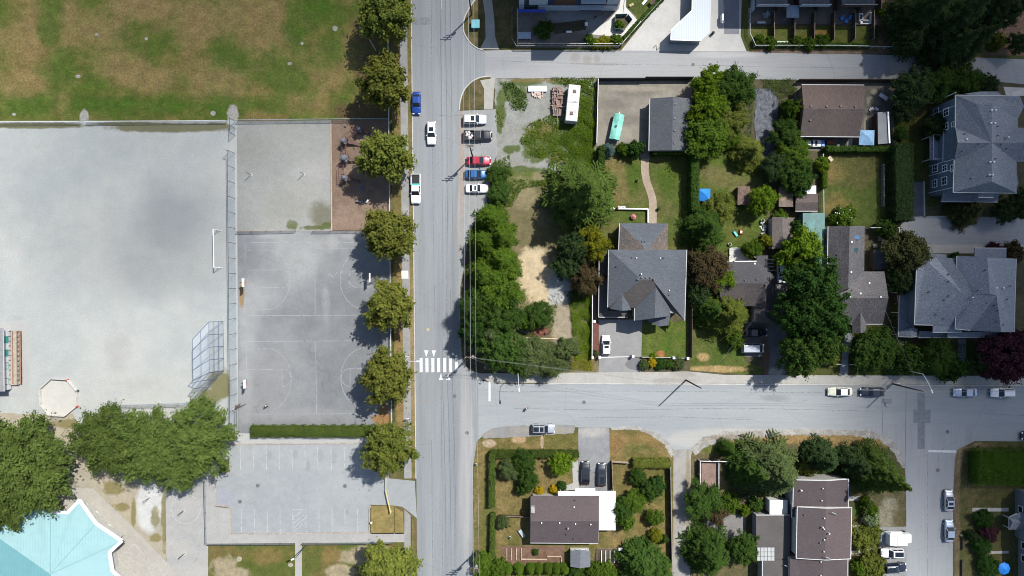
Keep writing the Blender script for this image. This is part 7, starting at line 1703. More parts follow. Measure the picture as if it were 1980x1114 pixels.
fence('metal_fence', 'white railing around the townhouse lawns', [(1446, 20), (1446, 68), (1457, 92), (1610, 92), (1732, 95)], 1.3, 'link', MATS['picket'], OFFW, 2.4)
for i, x in enumerate((1492, 1531, 1569, 1607, 1647, 1683)):
    fence('wooden_fence', 'dark divider fence between townhouse gardens, number %s from the left' % ('one', 'two', 'three', 'four', 'five', 'six')[i], [(x, 27), (x - .5, 80)], 1.6, 'wood', WOODD, WOOD, 2.6, group='divider fences between townhouse gardens')
b = MB(); b.bar(P(1452, 48, .2), P(1682, 48, .2), .12, .4); tag(b.build('garden_edging', WOODD), 'long dark edging between townhouse patios and lawns', 'edging')
# gate posts and front wall
STONE = plain('pillar_stone', (.34, .33, .31), .85, .2, .15)
for x, y, lb in ((1144, 690, 'stone gate pillar at the left end of the brick path'), (1158, 690, 'stone gate pillar between brick path and driveway'), (1222, 688, 'stone gate pillar at the driveway opening'), (1300, 691, 'stone pillar in the front wall among the bushes'), (1327, 692, 'stone pillar at the right end of the front wall'), (1148, 621, 'stone pillar at the top of the brick path')):
    c = P(x, y); t = thing('gate_pillar', lb, 'pillar', (c.x, c.y, 0), 0, 'stone pillars of the front wall'); MB().box((c.x, c.y, .65), (.42, .42, 1.3)).build('shaft', STONE, t); MB().box((c.x, c.y, 1.36), (.56, .56, .14), 0, .8).build('cap', OFFW, t)
fence('front_wall', 'low dark railing wall behind the row of clipped bushes', [(1240, 690), (1297, 691)], .8, 'wood', plain('wall_grey', (.25, .25, .24), .85), STONE, 3.0)
fence('front_wall', 'low grey wall right of the pillar among the bushes', [(1303, 692), (1325, 692)], .7, 'wood', MATS['wall_grey'], STONE, 3.0)
fence('garden_wall', 'white topped low wall round the small patio behind the hipped house', [(1176, 404), (1252, 405), (1252, 431)], .7, 'wood', OFFW, OFFW, 3.0, th=.2)

# ================================================================ SCHOOL GROUND THINGS
bs = thing('backstop', 'large chain-link baseball backstop with overhanging hood on the gravel field', 'backstop', P(433, 720))
# world outline: tall back panels, hood leaning over the field, low wings
def bp(x, y, z): return P(x * 1.0, y, 0) + Vector((0, 0, z))
base = [(431.5, 622), (433, 717), (406, 748)]
pan, frm = MB(), MB(); Hh = 5.5
tops = [P(427, 620) + Vector((0, 0, Hh)), P(428, 714) + Vector((0, 0, Hh)), P(401, 744) + Vector((0, 0, Hh))]
hood = [P(400, 652) + Vector((0, 0, Hh + .8)), P(401, 728) + Vector((0, 0, Hh + .8)), P(392, 738) + Vector((0, 0, Hh + .8))]
bases = [P(*q) for q in base]
for i in range(2):
    pan.face([bases[i], bases[i + 1], tops[i + 1], tops[i]]); pan.face([tops[i], tops[i + 1], hood[i + 1], hood[i]])
pan.build('mesh_panel', meshwire('backstop_mesh', (.42, .52, .66), .09), bs)
for i in range(2):
    n = 4 if i == 0 else 2
    for k in range(n + 1):
        q = k / n; a, t_, hd = bases[i].lerp(bases[i + 1], q), tops[i].lerp(tops[i + 1], q), hood[i].lerp(hood[i + 1], q)
        pb = MB(); pb.tube([a, t_, hd], .07, 7); pb.build('post', plain('backstop_steel', (.1, .13, .18), .5), bs)
    for q in (.0, .33, .66, 1.0):
        a, c = bases[i].lerp(tops[i], q), bases[i + 1].lerp(tops[i + 1], q); frm.tube([a + Vector((0, 0, .05)), c + Vector((0, 0, .05))], .05, 6)
    for q in (.5, 1.0): frm.tube([tops[i].lerp(hood[i], q), tops[i + 1].lerp(hood[i + 1], q)], .055, 6)
frm.build('rail', MATS['backstop_steel'], bs)
fence('chain_link_fence', 'low wing fence of the backstop running left under the trees', [(404, 750), (372, 779), (240, 783)], 1.8, 'link', LINKB, STEEL, 3.0)
b = thing('football_goal', 'white steel football goal on the gravel field', 'goal', P(417, 482))
g = MB(); gp = [P(421.5, 445), P(421.5, 445) + Vector((0, 0, 2.3)), P(423, 518) + Vector((0, 0, 2.3)), P(423, 518)]
g.tube(gp, .1, 8); g.build('frame', WHITE, b)
for q in ((421.5, 445, 428, 446), (423, 518, 431, 517)): s_ = MB(); s_.tube([P(q[0], q[1], 0) + Vector((0, 0, 2.25)), P(q[2], q[3]), P(q[0], q[1])], .06, 6); s_.build('side_brace', WHITE, b)
def hoop(px, py, dx, label, sway=0):
    c = P(px, py); t = thing('basketball_hoop', label, 'basketball hoop', (c.x, c.y, 0), 0, 'hoops on the asphalt court')
    p = MB(); p.tube([c, c + Vector((0, 0, 2.6)), c + Vector((dx * .9, 0, 3.2))], .09, 8); p.tube([c + Vector((0, -.5, 0)), c + Vector((dx * .55, 0, 3.0))], .05, 6); p.tube([c + Vector((0, .5, 0)), c + Vector((dx * .55, 0, 3.0))], .05, 6); p.build('post', DSTEEL, t)
    MB().box((c.x + dx * .95, c.y, 3.45), (.12, 1.7, 1.05)).build('backboard', WHITE, t)
    r = MB(); r.tube([(c.x + dx * 1.25 + .23 * math.cos(a * .7854), c.y + .23 * math.sin(a * .7854), 3.05) for a in range(9)], .025, 6, False); r.build('rim', plain('rim_orange', (.45, .1, .03), .5), t)
hoop(474, 547, 1, 'basketball hoop on the left of the court, upper'); hoop(477, 738, 1, 'basketball hoop on the left of the court, lower'); hoop(731, 537, -1, 'basketball hoop on the right, beside the street tree shade')
pit = thing('octagonal_pit', 'eight sided play pit with low board walls on the gravel field', 'play pit', P(118, 768))
oc = [(80.5, 752), (103, 732), (133, 734), (152, 756), (152, 785), (129, 804), (99, 803), (81, 781)]
for i in range(8):
    A, B = P(*oc[i]), P(*oc[(i + 1) % 8]); d = (B - A).normalized() * .05; w_ = MB(); w_.bar(A + d + Vector((0, 0, .4)), B - d + Vector((0, 0, .4)), .07, .8); w_.build('wall_board', plain('pit_board', (.5, .47, .43), .8, .2, .15), pit)
for i in (2, 4): c = P(*oc[i]); MB().box((c.x, c.y, .45), (.2, .2, .9)).build('corner_post', REDP, pit)
c = P(151, 756); MB().cyl((c.x, c.y, 0), .3, .5, 10).build('corner_base', DSTEEL, pit)
o = sheet('pit_floor', oc, ground('pit_floor_m', (.36, .352, .32), (.38, .37, .335), .4, fine=.05, mid=.04), 0.024)
for x, y, lb in ((486, 338, 'left pole on the gravel court'), (588, 337, 'right pole on the gravel court'), (289, 963, 'pole on the white gravel patch'), (356, 987, 'pole in the upper painted circle'), (357, 1070, 'pole in the lower painted circle')):
    c = P(x, y); t = thing('tetherball_pole', 'thin steel tetherball ' + lb, 'pole', (c.x, c.y, 0), 0, 'tetherball poles'); MB().cyl((c.x, c.y, 0), .06, 2.7, 8).build('pole', DSTEEL, t); MB().cyl((c.x, c.y, 0), .3, .05, 12).build('base', CONC, t)
# playground
def tower(px, py, s_, label, rot=.3, roofc=None):
    c = P(px, py); t = thing('climbing_tower', label, 'play tower', (c.x, c.y, 0), 0, 'playground equipment')
    RM = plain('play_maroon', (.1, .045, .045), .6); GM = plain('play_grey', (.11, .12, .14), .6)
    for k in range(4):
        a = rot + k * math.pi / 2; MB().cyl((c.x + s_ * math.cos(a), c.y + s_ * math.sin(a), 0), .07, 2.5, 7).build('post', RM, t)
    MB().box((c.x, c.y, 1.3), (s_ * 1.35, s_ * 1.35, .1), rot + .785).build('platform', GM, t)
    MB().dome((c.x, c.y, 2.5), s_ * .75, .4, 6, 3).build('roof', roofc or GM, t)
    sl_ = MB(); sl_.bar((c.x + .9 * s_, c.y, 1.25), (c.x + s_ + 2.0, c.y - .5, .15), .5, .12); sl_.build('slide', RM, t); return t
tower(669, 276, .75, 'grey play tower at the end of the monkey bars on the bark'); tower(670, 309, .9, 'larger play tower with slide in the middle of the bark playground'); tower(671, 347, .7, 'play tower beside the parallel bars on the bark playground'); tower(698, 254, .6, 'dark play tower in the tree shade at the top of the playground')
RM = MATS['play_maroon']
for nm, lb, A, B, hz, n in (('monkey_bars', 'maroon monkey bars between two play towers at the top of the bark', (672, 270), (693, 256), 2.2, 6), ('climbing_bars', 'curved climbing line between grey tower and larger tower', (668, 284), (670, 301), 1.2, 3), ('climbing_bars', 'maroon parallel bars left of the tree shade', (664, 322), (664, 350), 2.0, 7)):
    a, c = P(*A), P(*B); t = thing(nm, lb, 'climbing frame', (a.x, a.y, 0), 0, 'playground equipment'); d = (c - a).normalized(); s2 = Vector((-d.y, d.x, 0)) * .5
    b = MB(); up = Vector((0, 0, hz))
    for sg in (-1, 1): b.tube([a + s2 * sg, a + s2 * sg + up, c + s2 * sg + up, c + s2 * sg], .05, 6)
    b.build('frame', RM, t); b = MB()
    for i in range(n): q = a.lerp(c, (i + .5) / n) + up; b.tube([q - s2, q + s2], .04, 6)
    b.build('rung', RM, t)
c = P(700, 363); t = thing('play_pyramid', 'small grey climbing pyramid in the shade on the bark', 'play equipment', (c.x, c.y, 0)); MB().cyl((c.x, c.y, 0), .75, 1.0, 6, .1).build('frame', MATS['play_grey'], t); MB().dome((c.x, c.y, .98), .15, .15).build('knob', RM, t)
for i, (x, y) in enumerate(((692, 390), (699, 391), (711, 390))):
    c = P(x, y); t = thing('spring_rider', ('left', 'middle', 'right')[i] + ' grey spring rider at the lower end of the bark playground', 'spring rider', (c.x, c.y, 0), 0, 'spring riders'); MB().cyl((c.x, c.y, 0), .12, .4, 8).build('spring', DSTEEL, t); MB().box((c.x, c.y, .55), (.75, .32, .3), .5 * i, .7).build('seat', MATS['play_grey'] if i < 2 else OFFW, t)
# hand rails and yellow gate
t = thing('hand_rail', 'pair of steel hand rails on the steps beside the long fence', 'rail', P(459, 820))
for x in (458, 462): b = MB(); b.tube([P(x, 792), P(x, 792, 0) + Vector((0, 0, 1)), P(x + .3, 846) + Vector((0, 0, 1)), P(x + .3, 846)], .05, 6); b.build('rail', DSTEEL, t)
YEL = plain('yellow_paint', (.46, .39, .16), .5, .4, .1)
t = thing('swing_gate', 'yellow swing barrier at the parking lot entrance', 'gate', P(757, 988))
c = P(757, 988); MB().cyl((c.x, c.y, 0), .14, 1.3, 10).build('post', YEL, t)
b = MB(); b.bar(c + Vector((0, .05, 1.1)), P(748, 945) + Vector((0, 0, 1.1)), .2, .14); b.bar(P(748, 945) + Vector((0, 0, 1.1)), P(749, 900) + Vector((0, 0, 1.05)), .1, .1); b.build('arm', YEL, t)
b = MB(); b.bar(c + Vector((0, 0, .5)), P(751, 962) + Vector((0, 0, 1.02)), .08); b.build('brace', YEL, t)
c = P(720, 1007.5); t = thing('lot_sign', 'small round topped sign post on the dry traffic island', 'sign', (c.x, c.y, 0)); MB().cyl((c.x, c.y, 0), .05, 1.1, 8).build('post', OFFW, t); MB().cyl((c.x, c.y, 1.1), .25, .06, 12).build('disc', plain('sign_cream', (.5, .46, .3), .6), t)
b = MB(); b.prism([P(*q).xy for q in ((776, 523.5), (789.5, 523.5), (790, 539), (776.5, 539))], 0, .2); tag(b.build('utility_hatch', plain('lid_white', (.5, .48, .43), .8, .2, .05), bevel=.02), 'square pale utility lid in the school sidewalk between two street trees', 'utility lid')
b = thing('utility_cabinet', 'turquoise utility cabinet on the corner grass island at the lane', 'cabinet', P(920, 50)); c = P(920, 50); MB().box((c.x, c.y, .55), (1.5, 1.5, 1.1)).build('housing', plain('cabinet_teal', (.06, .22, .25), .6), b); MB().box((c.x, c.y, 1.12), (1.65, 1.65, .06)).build('lid', plain('cabinet_lid', (.12, .33, .37), .5), b); MB().box((c.x, c.y + .0, .04), (1.9, 1.9, .08)).build('plinth', CONC, b)

# ================================================================ POLES, LAMPS, WIRES
POLEM = plain('pole_wood', (.1, .075, .06), .9, .1, .2)
def upole(px, py, h, label, arms=True, ang=0.0, lean=(0, 0), nar=3):
    c = P(px, py); t = thing('utility_pole', label, 'utility pole', (c.x, c.y, 0), 0, 'utility poles')
    b = MB(); b.tube([c, c + Vector((lean[0], lean[1], h))], [.17, .11], 10); b.build('pole', POLEM, t)
    if arms:
        for k in range(nar):
            z = h - .35 - k * .9; L = 2.2 - k * .35
            MB().box((c.x + lean[0] * z / h, c.y + lean[1] * z / h + .14, z), (L, .12, .14), ang).build('crossarm', POLEM, t)
            for s_ in (-.9, 0, .9): MB().cyl((c.x + s_ * L / 2.1 * math.cos(ang), c.y + .14 + s_ * L / 2.1 * math.sin(ang), z + .07), .05, .16, 6).build('insulator', plain('porcelain', (.5, .5, .48), .3, .5), t)
        MB().cyl((c.x + .3, c.y - .05, h - 3.6), .26, .9, 10).build('transformer', plain('transformer_grey', (.3, .31, .32), .5), t)
    return c
upole(912, 29, 11.3, 'utility pole on the corner island above the back lane')
upole(914, 303, 11.0, 'utility pole between black pickup and red car')
upole(916, 682, 11.3, 'utility pole at the junction beside the zebra crossing', nar=2)
upole(922, 1065, 11.0, 'utility pole at the bottom edge by the corner garden')
upole(1326, 735, 11.3, 'bare wooden pole on the sidewalk below the clipped bushes', False)
upole(1725, 742, 10.5, 'bare wooden pole on the sidewalk beside the navy car', False)
DWIRE = plain('wire_dark', (.16, .165, .17), .5)
WIRE = plain('wire_grey', (.33, .34, .35), .5, .3, .05)
def wire(label, pts, r=.02, sag=.35, m=None, grp='overhead wires'):
    b = MB()
    for A, B in zip(pts[:-1], pts[1:]):
        A, B = Vector(A), Vector(B); n = 14; q = []
        for i in range(n + 1):
            u = i / n; v = A.lerp(B, u); v.z -= sag * 4 * u * (1 - u) * (B - A).length / 40; q.append(v)
        b.tube(q, r, 5)
    tag(b.build('overhead_wire', m or WIRE), label, 'wire', grp)
xs = (914, 915, 916, 918)
for off, lb in ((-1.02, 'left overhead wire along the main street'), (0.0, 'middle overhead wire along the main street'), (1.02, 'right overhead wire along the main street')):
    pts = []
    for x, y, h in ((911, -420, 11.1), (912, 29, 11.1), (914, 303, 10.8), (916, 682, 11.1), (922, 1065, 10.8), (926, 1500, 11)):
        c = P(x, y); pts.append((c.x + off, c.y + .14, h))
    wire(lb, pts, .019 if off else .023)
c3 = P(916, 682); c5 = P(1326, 735); c6 = P(1725, 742); c7 = P(2250, 748)
wire('upper service wire from the junction pole along the cross street sidewalk', [c3 + Vector((0, 0, 10.3)), c5 + Vector((0, 0, 11.2)), c6 + Vector((0, 0, 10.4)), c7 + Vector((0, 0, 10.4))], .016, .5, DWIRE)
wire('lower service wire from the junction pole along the cross street sidewalk', [c3 + Vector((0, 0, 9.3)), c5 + Vector((0, 0, 10.4)), c6 + Vector((0, 0, 9.6)), c7 + Vector((0, 0, 9.6))], .015, .6, DWIRE)
wire('pair of guy wires from the junction pole into the thicket', [c3 + Vector((0, 0, 10)), P(985, 722) + Vector((0, 0, .4))], .015, 0, DWIRE)
wire('service drop from the bare pole to the dark roofed house', [c5 + Vector((0, 0, 10.5)), P(1460, 615, 4) ], .012, .4, DWIRE)
wire('service drop from the navy car pole to the shingled house', [c6 + Vector((0, 0, 9.8)), P(1712, 600, 5)], .012, .4, DWIRE)
wire('service drop over the side street to the stepped brown house', [c6 + Vector((0, 0, 9.6)), P(1652, 1040, 6)], .012, .4, DWIRE)
LG = plain('lamp_grey', (.5, .51, .51), .4, .4, .05)
def lamp(px, py, h, dx, dy, label, m=LG, curve=1.0):
    c = P(px, py); t = thing('street_lamp', label, 'street lamp', (c.x, c.y, 0), 0, 'street lamps')
    d = Vector((dx, dy, 0)); L = d.length; b = MB(); b.tube([c, c + Vector((0, 0, h * .92))], [.1, .07], 9); b.build('pole', m, t)
    b = MB(); b.tube([c + Vector((0, 0, h * .9))] + [c + d * u + Vector((0, 0, h * .92 + .55 * curve * math.sin(u * 1.5))) for u in (.05, .2, .4, .6, .8, 1)], .055, 7); b.build('arm', m, t)
    e = c + d + Vector((0, 0, h * .92 + .55 * curve)); rz = math.atan2(dy, dx); MB().box(e + d.normalized() * .25, (.75, .32, .16), rz, .75).build('lamp_head', plain('lamp_head_m', (.6, .6, .58), .4), t)
lamp(1001, 716, 8, .2, -2.6, 'street lamp reaching over the cross street from the thicket')
lamp(1740, 714, 8.5, 1.1, -3.0, 'street lamp with curved arm beside the navy car', curve=1.6)
lamp(727, 98, 8, -1.2, 1.4, 'street lamp with white head in the shade of the first street tree')
lamp(790, 693, 5.5, 2.4, -.05, 'crossing lamp reaching over the zebra crossing', curve=.3)
lamp(590, 1056, 6.5, -.4, -.2, 'lamp post beside the path through the school lawn', DSTEEL, .1)
def sign(px, py, h, label, w=.6, hh=.75, rz=0.0, m=None):
    c = P(px, py); t = thing('street_sign', label, 'sign', (c.x, c.y, 0), rz, 'street signs'); MB().cyl((0, 0, 0), .04, h, 7).build('post', STEEL, t, world=False); MB().box((0, -.06, h - hh / 2), (w, .03, hh)).build('plate', m or WHITE, t, world=False)
sign(791, 687, 2.6, 'sign plate at the left end of the zebra crossing'); sign(791, 805, 2.4, 'small sign by the sidewalk above the parking lot tree'); sign(789, 408, 2.4, 'small sign in the grass strip below the white pickup'); sign(938, 708, 2.6, 'sign at the corner ramp by the junction pole', rz=1.57); sign(1725, 738, 2.3, 'sign at the foot of the pole beside the navy car')

# ================================================================ SMALL GARDEN THINGS
def canopy(px, py, wd, h, m, label, rz=0.0):
    c = P(px, py, h); t = thing('canopy_tent', label, 'canopy', (c.x, c.y, 0), rz)
    r = wd / 2; b = MB(); b.add([(-r, -r, h - .3), (r, -r, h - .3), (r, r, h - .3), (-r, r, h - .3), (0, 0, h + .45), (-r, -r, h - .55), (r, -r, h - .55), (r, r, h - .55), (-r, r, h - .55)], [(0, 1, 4), (1, 2, 4), (2, 3, 4), (3, 0, 4), (5, 6, 1, 0), (6, 7, 2, 1), (7, 8, 3, 2), (8, 5, 0, 3)])
    o = b.build('canopy_cloth', m, t, world=False); o.modifiers.new('s', 'SOLIDIFY').thickness = .02
    for x in (-1, 1):
        for y in (-1, 1): MB().cyl((x * (r - .08), y * (r - .08), 0), .035, h - .3, 6).build('leg', STEEL, t, world=False)
canopy(1362.5, 376.5, 2.45, 2.4, plain('cloth_blue', (.02, .17, .5), .6), 'bright blue canopy tent on the back lawn')
canopy(1677.5, 265.5, 3.0, 2.6, plain('cloth_pale_blue', (.2, .34, .48), .6), 'pale blue canopy tent at the corner of the brown garage', -.03)
def parasol(px, py, r, h, m, label):
    c = P(px, py, h); t = thing('parasol', label, 'parasol', (c.x, c.y, 0)); b = MB(); b.cyl((c.x, c.y, h - .35), r, .5, 8, .05); b.build('canopy', m, t); MB().cyl((c.x, c.y, 0), .03, h, 6).build('pole', STEEL, t); MB().cyl((c.x, c.y, 0), .3, .1, 10).build('base', CONC, t)
parasol(1944, 1101, 1.25, 2.3, plain('cloth_azure', (.02, .2, .6), .6), 'azure blue parasol at the lower right')
parasol(1225.5, 419, .55, 1.0, plain('cloth_pink', (.5, .16, .18), .6), 'pink round parasol on the small patio behind the hipped house')
c = P(1421, 452); t = thing('toy_slide', 'teal toy slide on the lawn by the red toy', 'toy', (c.x, c.y, 0), -.95); MB().box((0, 0, .35), (1.25, .42, .1)).build('chute', TEAL, t, world=False); MB().box((-.55, 0, .2), (.12, .42, .4)).build('ladder', TEAL, t, world=False); MB().box((.2, 0, .17), (.5, .3, .28)).build('support', WHITE, t, world=False)
c = P(1431.5, 449); t = thing('toy_car', 'red toy ride-on beside the teal slide', 'toy', (c.x, c.y, 0), 1.5); MB().box((0, 0, .3), (1.0, .6, .4), 0, .8).build('body', REDP, t, bevel=.06, world=False); MB().box((0, 0, .55), (.4, .4, .1)).build('seat', OFFW, t, world=False)
for x_ in (-.35, .35):
    for y_ in (-.3, .3): MB().tube([(x_, y_ - .04, .14), (x_, y_ + .04, .14)], .14, 8).build('wheel', RUBBER, t, world=False)
# black ground sheet
b = MB(); g = np.random.default_rng(4); gp = {}
for i in range(15):
    for j in range(30):
        u, v = i / 14, j / 29; x = 1457 + u * (34 + 24 * max(0, .5 - abs(v - .3))) + 6 * v + math.sin(v * 9) * 2; y = 172 + v * 134
        p = P(x, y); gp[i, j] = (p.x, p.y, .06 + .1 * abs(g.normal()) * (.3 + abs(math.sin(i * 1.3 + j * .4))))
idx = {k: n_ for n_, k in enumerate(gp)}; b.add(list(gp.values()), [(idx[i, j + 1], idx[i + 1, j + 1], idx[i + 1, j], idx[i, j]) for i in range(14) for j in range(29)])
tag(b.build('ground_sheet', MATS['tarp_m']), 'crumpled black plastic ground sheet right of the olive green tree', 'ground sheet')
# rubbish lids, crates, boards in the yards
def slab(name, label, cat, px, py, size, rz, m, z=None, group=None, legs=True):
    c = P(px, py); t = thing(name, label, cat, (c.x, c.y, 0), rz, group); h = size[2]; MB().box((0, 0, h - .04), (size[0], size[1], .08)).build('top', m, t, bevel=.015, world=False)
    if legs:
        for x_ in (-1, 1):
            for y_ in (-1, 1): MB().box((x_ * (size[0] / 2 - .08), y_ * (size[1] / 2 - .08), (h - .08) / 2), (.07, .07, h - .08)).build('leg', m, t, world=False)
    return t
slab('table', 'long white folding table in the shaded yard beside the brown garage', 'table', 1705, 189, (1.9, .85, .75), -.6, plain('table_white', (.45, .46, .48), .5))
slab('table', 'grey slatted table on the dark lawn of the bungalow', 'table', 1009, 1030, (1.7, .7, .6), -.95, plain('table_grey', (.3, .33, .35), .5))
slab('bench', 'small wooden bench at the top left of the lawn', 'bench', 1604, 308, (1.1, .7, .5), -.9, WOODL)
slab('board_stand', 'small pale board on a stand at the hedge end', 'table', 1739, 268, (.7, .7, .6), .6, OFFW)
slab('table', 'small pale patio table beside the shingled house', 'table', 1699, 462, (.8, 1.0, .7), 0, plain('patio_table', (.25, .23, .2), .7))
slab('chair_lounge', 'pale lounge chair on the red patio', 'chair', 1690, 476, (.8, .7, .45), .2, plain('patio_table', 0, 0, 0))
slab('table', 'bright white table at the planter frames', 'table', 1199, 1060, (.8, .6, .7), 0, WHITE)
slab('patio_roof', 'square grey patio shade beside the second townhouse', 'canopy', 1524, 31, (2.5, 2.5, 2.3), 0, plain('shade_grey', (.2, .24, .3), .6))
slab('table', 'pale glass table in the corner of the courtyard', 'table', 1014, 71, (2.6, 1.4, .75), 0, plain('pale_cloth', (.3, .36, .42), .6))
slab('bench', 'white bench in the courtyard below the planting bed', 'bench', 1100, 63, (1.1, .4, .45), 0, WHITE)
slab('table', 'white table at the right end of the courtyard planting bed', 'table', 1133, 49, (.6, .7, .7), 0, WHITE)
slab('table', 'grey table on the first townhouse patio', 'table', 1470, 46, (1.6, .4, .7), 0, PANEL)
for x, y, rz, lb in ((1626, 37, 0, 'blue patio chair left of the blue set'), (1634, 43, 0, 'blue patio chair in the middle of the blue set'), (1642, 36, 0, 'blue patio chair right of the blue set')):
    c = P(x, y); t = thing('patio_chair', lb, 'chair', (c.x, c.y, 0), rz, 'blue patio chairs'); MB().box((0, 0, .42), (.6, .6, .1)).build('seat', PLASTB, t, world=False); MB().box((0, .28, .7), (.6, .08, .55)).build('backrest', PLASTB, t, world=False)
    for q in (-.25, .25):
        for q2 in (-.25, .25): MB().box((q, q2, .19), (.06, .06, .38)).build('leg', PLASTB, t, world=False)
for x, y, sx_, sy_, lb in ((1663, 35, .8, 1.6, 'white sofa arm on the left of the last patio'), (1685, 33, .8, 1.6, 'white sofa arm on the right of the last patio'), (1672, 44, 2.2, .8, 'white sofa along the front of the last patio')):
    c = P(x, y); t = thing('garden_sofa', lb, 'sofa', (c.x, c.y, 0), 0, 'white sofas on the last patio'); MB().box((0, 0, .25), (sx_, sy_, .5)).build('frame', WHITE, t, bevel=.03, world=False); MB().box((0, 0, .56), (sx_ * .6, sy_ * .6, .12)).build('cushion', plain('cushion_navy', (.04, .05, .07), .8), t, bevel=.04, world=False)
gp = thing('glass_planter', 'pentagon glass screened planter on the white plaza', 'planter', P(1200, 50))
pg = [(1188, 32), (1212, 31), (1221, 42), (1206, 61), (1187, 59)]
for i in range(5):
    A, B = P(*pg[i]), P(*pg[(i + 1) % 5]); d = (B - A).normalized() * .06; w_ = MB(); w_.bar(A + d + Vector((0, 0, .6)), B - d + Vector((0, 0, .6)), .05, 1.2); w_.build('screen', plain('screen_glass', (.14, .22, .22), .1, .6), gp)
MB().prism([inset_poly([P(*q) for q in pg], .1)[i].xy for i in range(5)], 0, .12).build('soil', MATS['darksoil_m'], gp)
# vegetable beds
for i in range(4):
    x = 980 + i * 9.3; b = MB(); b.bar(P(x, 1060, .12), P(x, 1083, .12), .12, .24); tag(b.build('bed_board', WOODL), ('first', 'second', 'third', 'fourth')[i] + ' board from the left in the left vegetable bed', 'board', 'boards in the left vegetable bed')
for i in range(5):
    x = 1163 + i * 8.2; b = MB(); b.bar(P(x, 1064, .15), P(x, 1088, .15), .12, .3); tag(b.build('bed_board', OFFW), ('first', 'second', 'third', 'fourth', 'fifth')[i] + ' pale board from the left in the right planter bed', 'board', 'boards in the right planter bed')
b = MB(); b.bar(P(1008, 1081, .2), P(1058, 1082, .2), .12, .4); b.bar(P(1058, 1076, .2), P(1085, 1076, .2), .12, .4); b.bar(P(1086, 1077, .2), P(1086, 1090, .2), .12, .4); tag(b.build('bed_edging', WOODL), 'angled pale edging between vegetable bed and grey shed', 'edging')
b = MB(); b.bar(P(1155, 1061, .2), P(1212, 1061, .2), .12, .4); b.bar(P(1154, 1062, .2), P(1154, 1090, .2), .12, .4); tag(b.build('bed_edging', WOOD), 'timber frame round the right planter bed', 'edging')
# scrap and debris
def heap(name, label, cat, px, py, rx, ry, n, mats, hmax=.5, ln=(.3, 1.2)):
    c = P(px, py); b = MB()
    for i in range(n):
        a = R.uniform(0, 6.28); q = math.sqrt(R.random()); b.box((c.x + math.cos(a) * q * rx * S, c.y + math.sin(a) * q * ry * S, R.uniform(.08, hmax)), (R.uniform(*ln), R.uniform(.1, .5), R.uniform(.05, .25)), R.uniform(0, 3.14))
    o = b.build(name, mats); return tag(o, label, cat, kind='stuff')
heap('scrap_heap', 'rusty scrap heap under the small green tree', 'scrap', 1043, 641, 18, 9, 60, plain('rust_brown', (.16, .07, .05), .9, .1, .4, 3), .9)
heap('timber_heap', 'whitish sheet material and boards on the gravel lot', 'scrap', 1040, 182, 12, 6, 26, plain('boards_pink', (.42, .34, .29), .9, .1, .3, 3), .35)
b = MB(); b.box(P(1039, 173, 0) + Vector((0, 0, .25)), (3.8, 1.2, .5)); tag(b.build('wrapped_pallet', plain('wrap_white', (.55, .56, .57), .5, .3, .08), bevel=.12), 'long white wrapped bundle on the gravel lot', 'bundle')
b = MB(); b.bar(P(1018, 653, .15), P(1092, 656, .15), .2, .2); tag(b.build('timber_beam', WOODL), 'long pale timber across the vacant lot below the scrap heap', 'timber')
slab('sheet_stack', 'grey sheet lying beside the scrap heap', 'sheet', 1015, 638, (2.3, 1.2, .3), -.3, plain('sheet_grey', (.22, .24, .27), .5))
heap('rubble', 'pale rubble at the edge of the sand heap', 'rubble', 1076, 575, 14, 10, 50, plain('rubble_grey', (.33, .33, .31), .95, .1, .2, 3), .3, (.1, .35))
heap('garden_clutter', 'white buckets and cloths beside the brown gabled shed', 'clutter', 1474, 440, 6, 14, 22, plain('clutter_white', (.45, .45, .46), .7, .2, .3, 3), .5, (.2, .6))
heap('garden_clutter', 'white pots along the low patio wall', 'clutter', 1195, 401, 14, 1.5, 14, MATS['clutter_white'], .4, (.15, .35))
heap('garden_clutter', 'pale clutter on the first townhouse patio', 'clutter', 1481, 30, 7, 8, 16, plain('clutter_dim', (.26, .28, .3), .8, .2, .3, 3), .5, (.2, .6))
heap('log_pile', 'sawn logs and junk in the shaded yard beside the brown garage', 'clutter', 1688, 212, 8, 3, 14, OFFW, .4, (.2, .4))
heap('flower_bed', 'violet and red garden flowers left of the white sunroom', 'flowers', 1455, 966, 9, 5, 30, plain('flowers_violet', (.3, .3, .5), .8, .2, .3, 3), .5, (.1, .3))
c = P(1693, 244); t = thing('trailer_frame', 'dark steel rack frame beside the lean-to', 'frame', (c.x, c.y, 0)); b = MB()
for i in range(7): b.bar(P(1683, 225 + i * 3.6, .7), P(1696, 224 + i * 3.6, .7), .06)
b.build('rungs', plain('rack_rust', (.12, .09, .09), .8), t); b = MB()
for x in (1683, 1696): b.bar(P(x, 224, .65), P(x, 248, .65), .1); 
for x in (1683, 1696):
    for y in (225, 247): q = P(x, y); b.bar(q, q + Vector((0, 0, .65)), .1)
b.build('side_rails', MATS['rack_rust'], t)
def pot(px, py, label, r=.28, h=.5, m=None, group=None):
    c = P(px, py); t = thing('plant_pot', label, 'pot', (c.x, c.y, 0), 0, group); MB().cyl((c.x, c.y, 0), r * .75, h, 12, r).build('pot', m or TERRA, t); MB().dome((c.x, c.y, h - .02), r * .95, .25, 9, 3).build('plant', TONES['mid'], t)
pot(1192, 403.5, 'red pot on the low patio wall', .3, 1.0, REDP); pot(1232, 349, 'yellowish ornament on the lawn left of the tan path', .3, .5, plain('straw', (.4, .33, .16), .8)); pot(1273, 404, 'black barrel right of the tan path', .35, .8, BLACK); pot(1246, 441, 'dark pot plant at the end of the tan path', .4, .4)
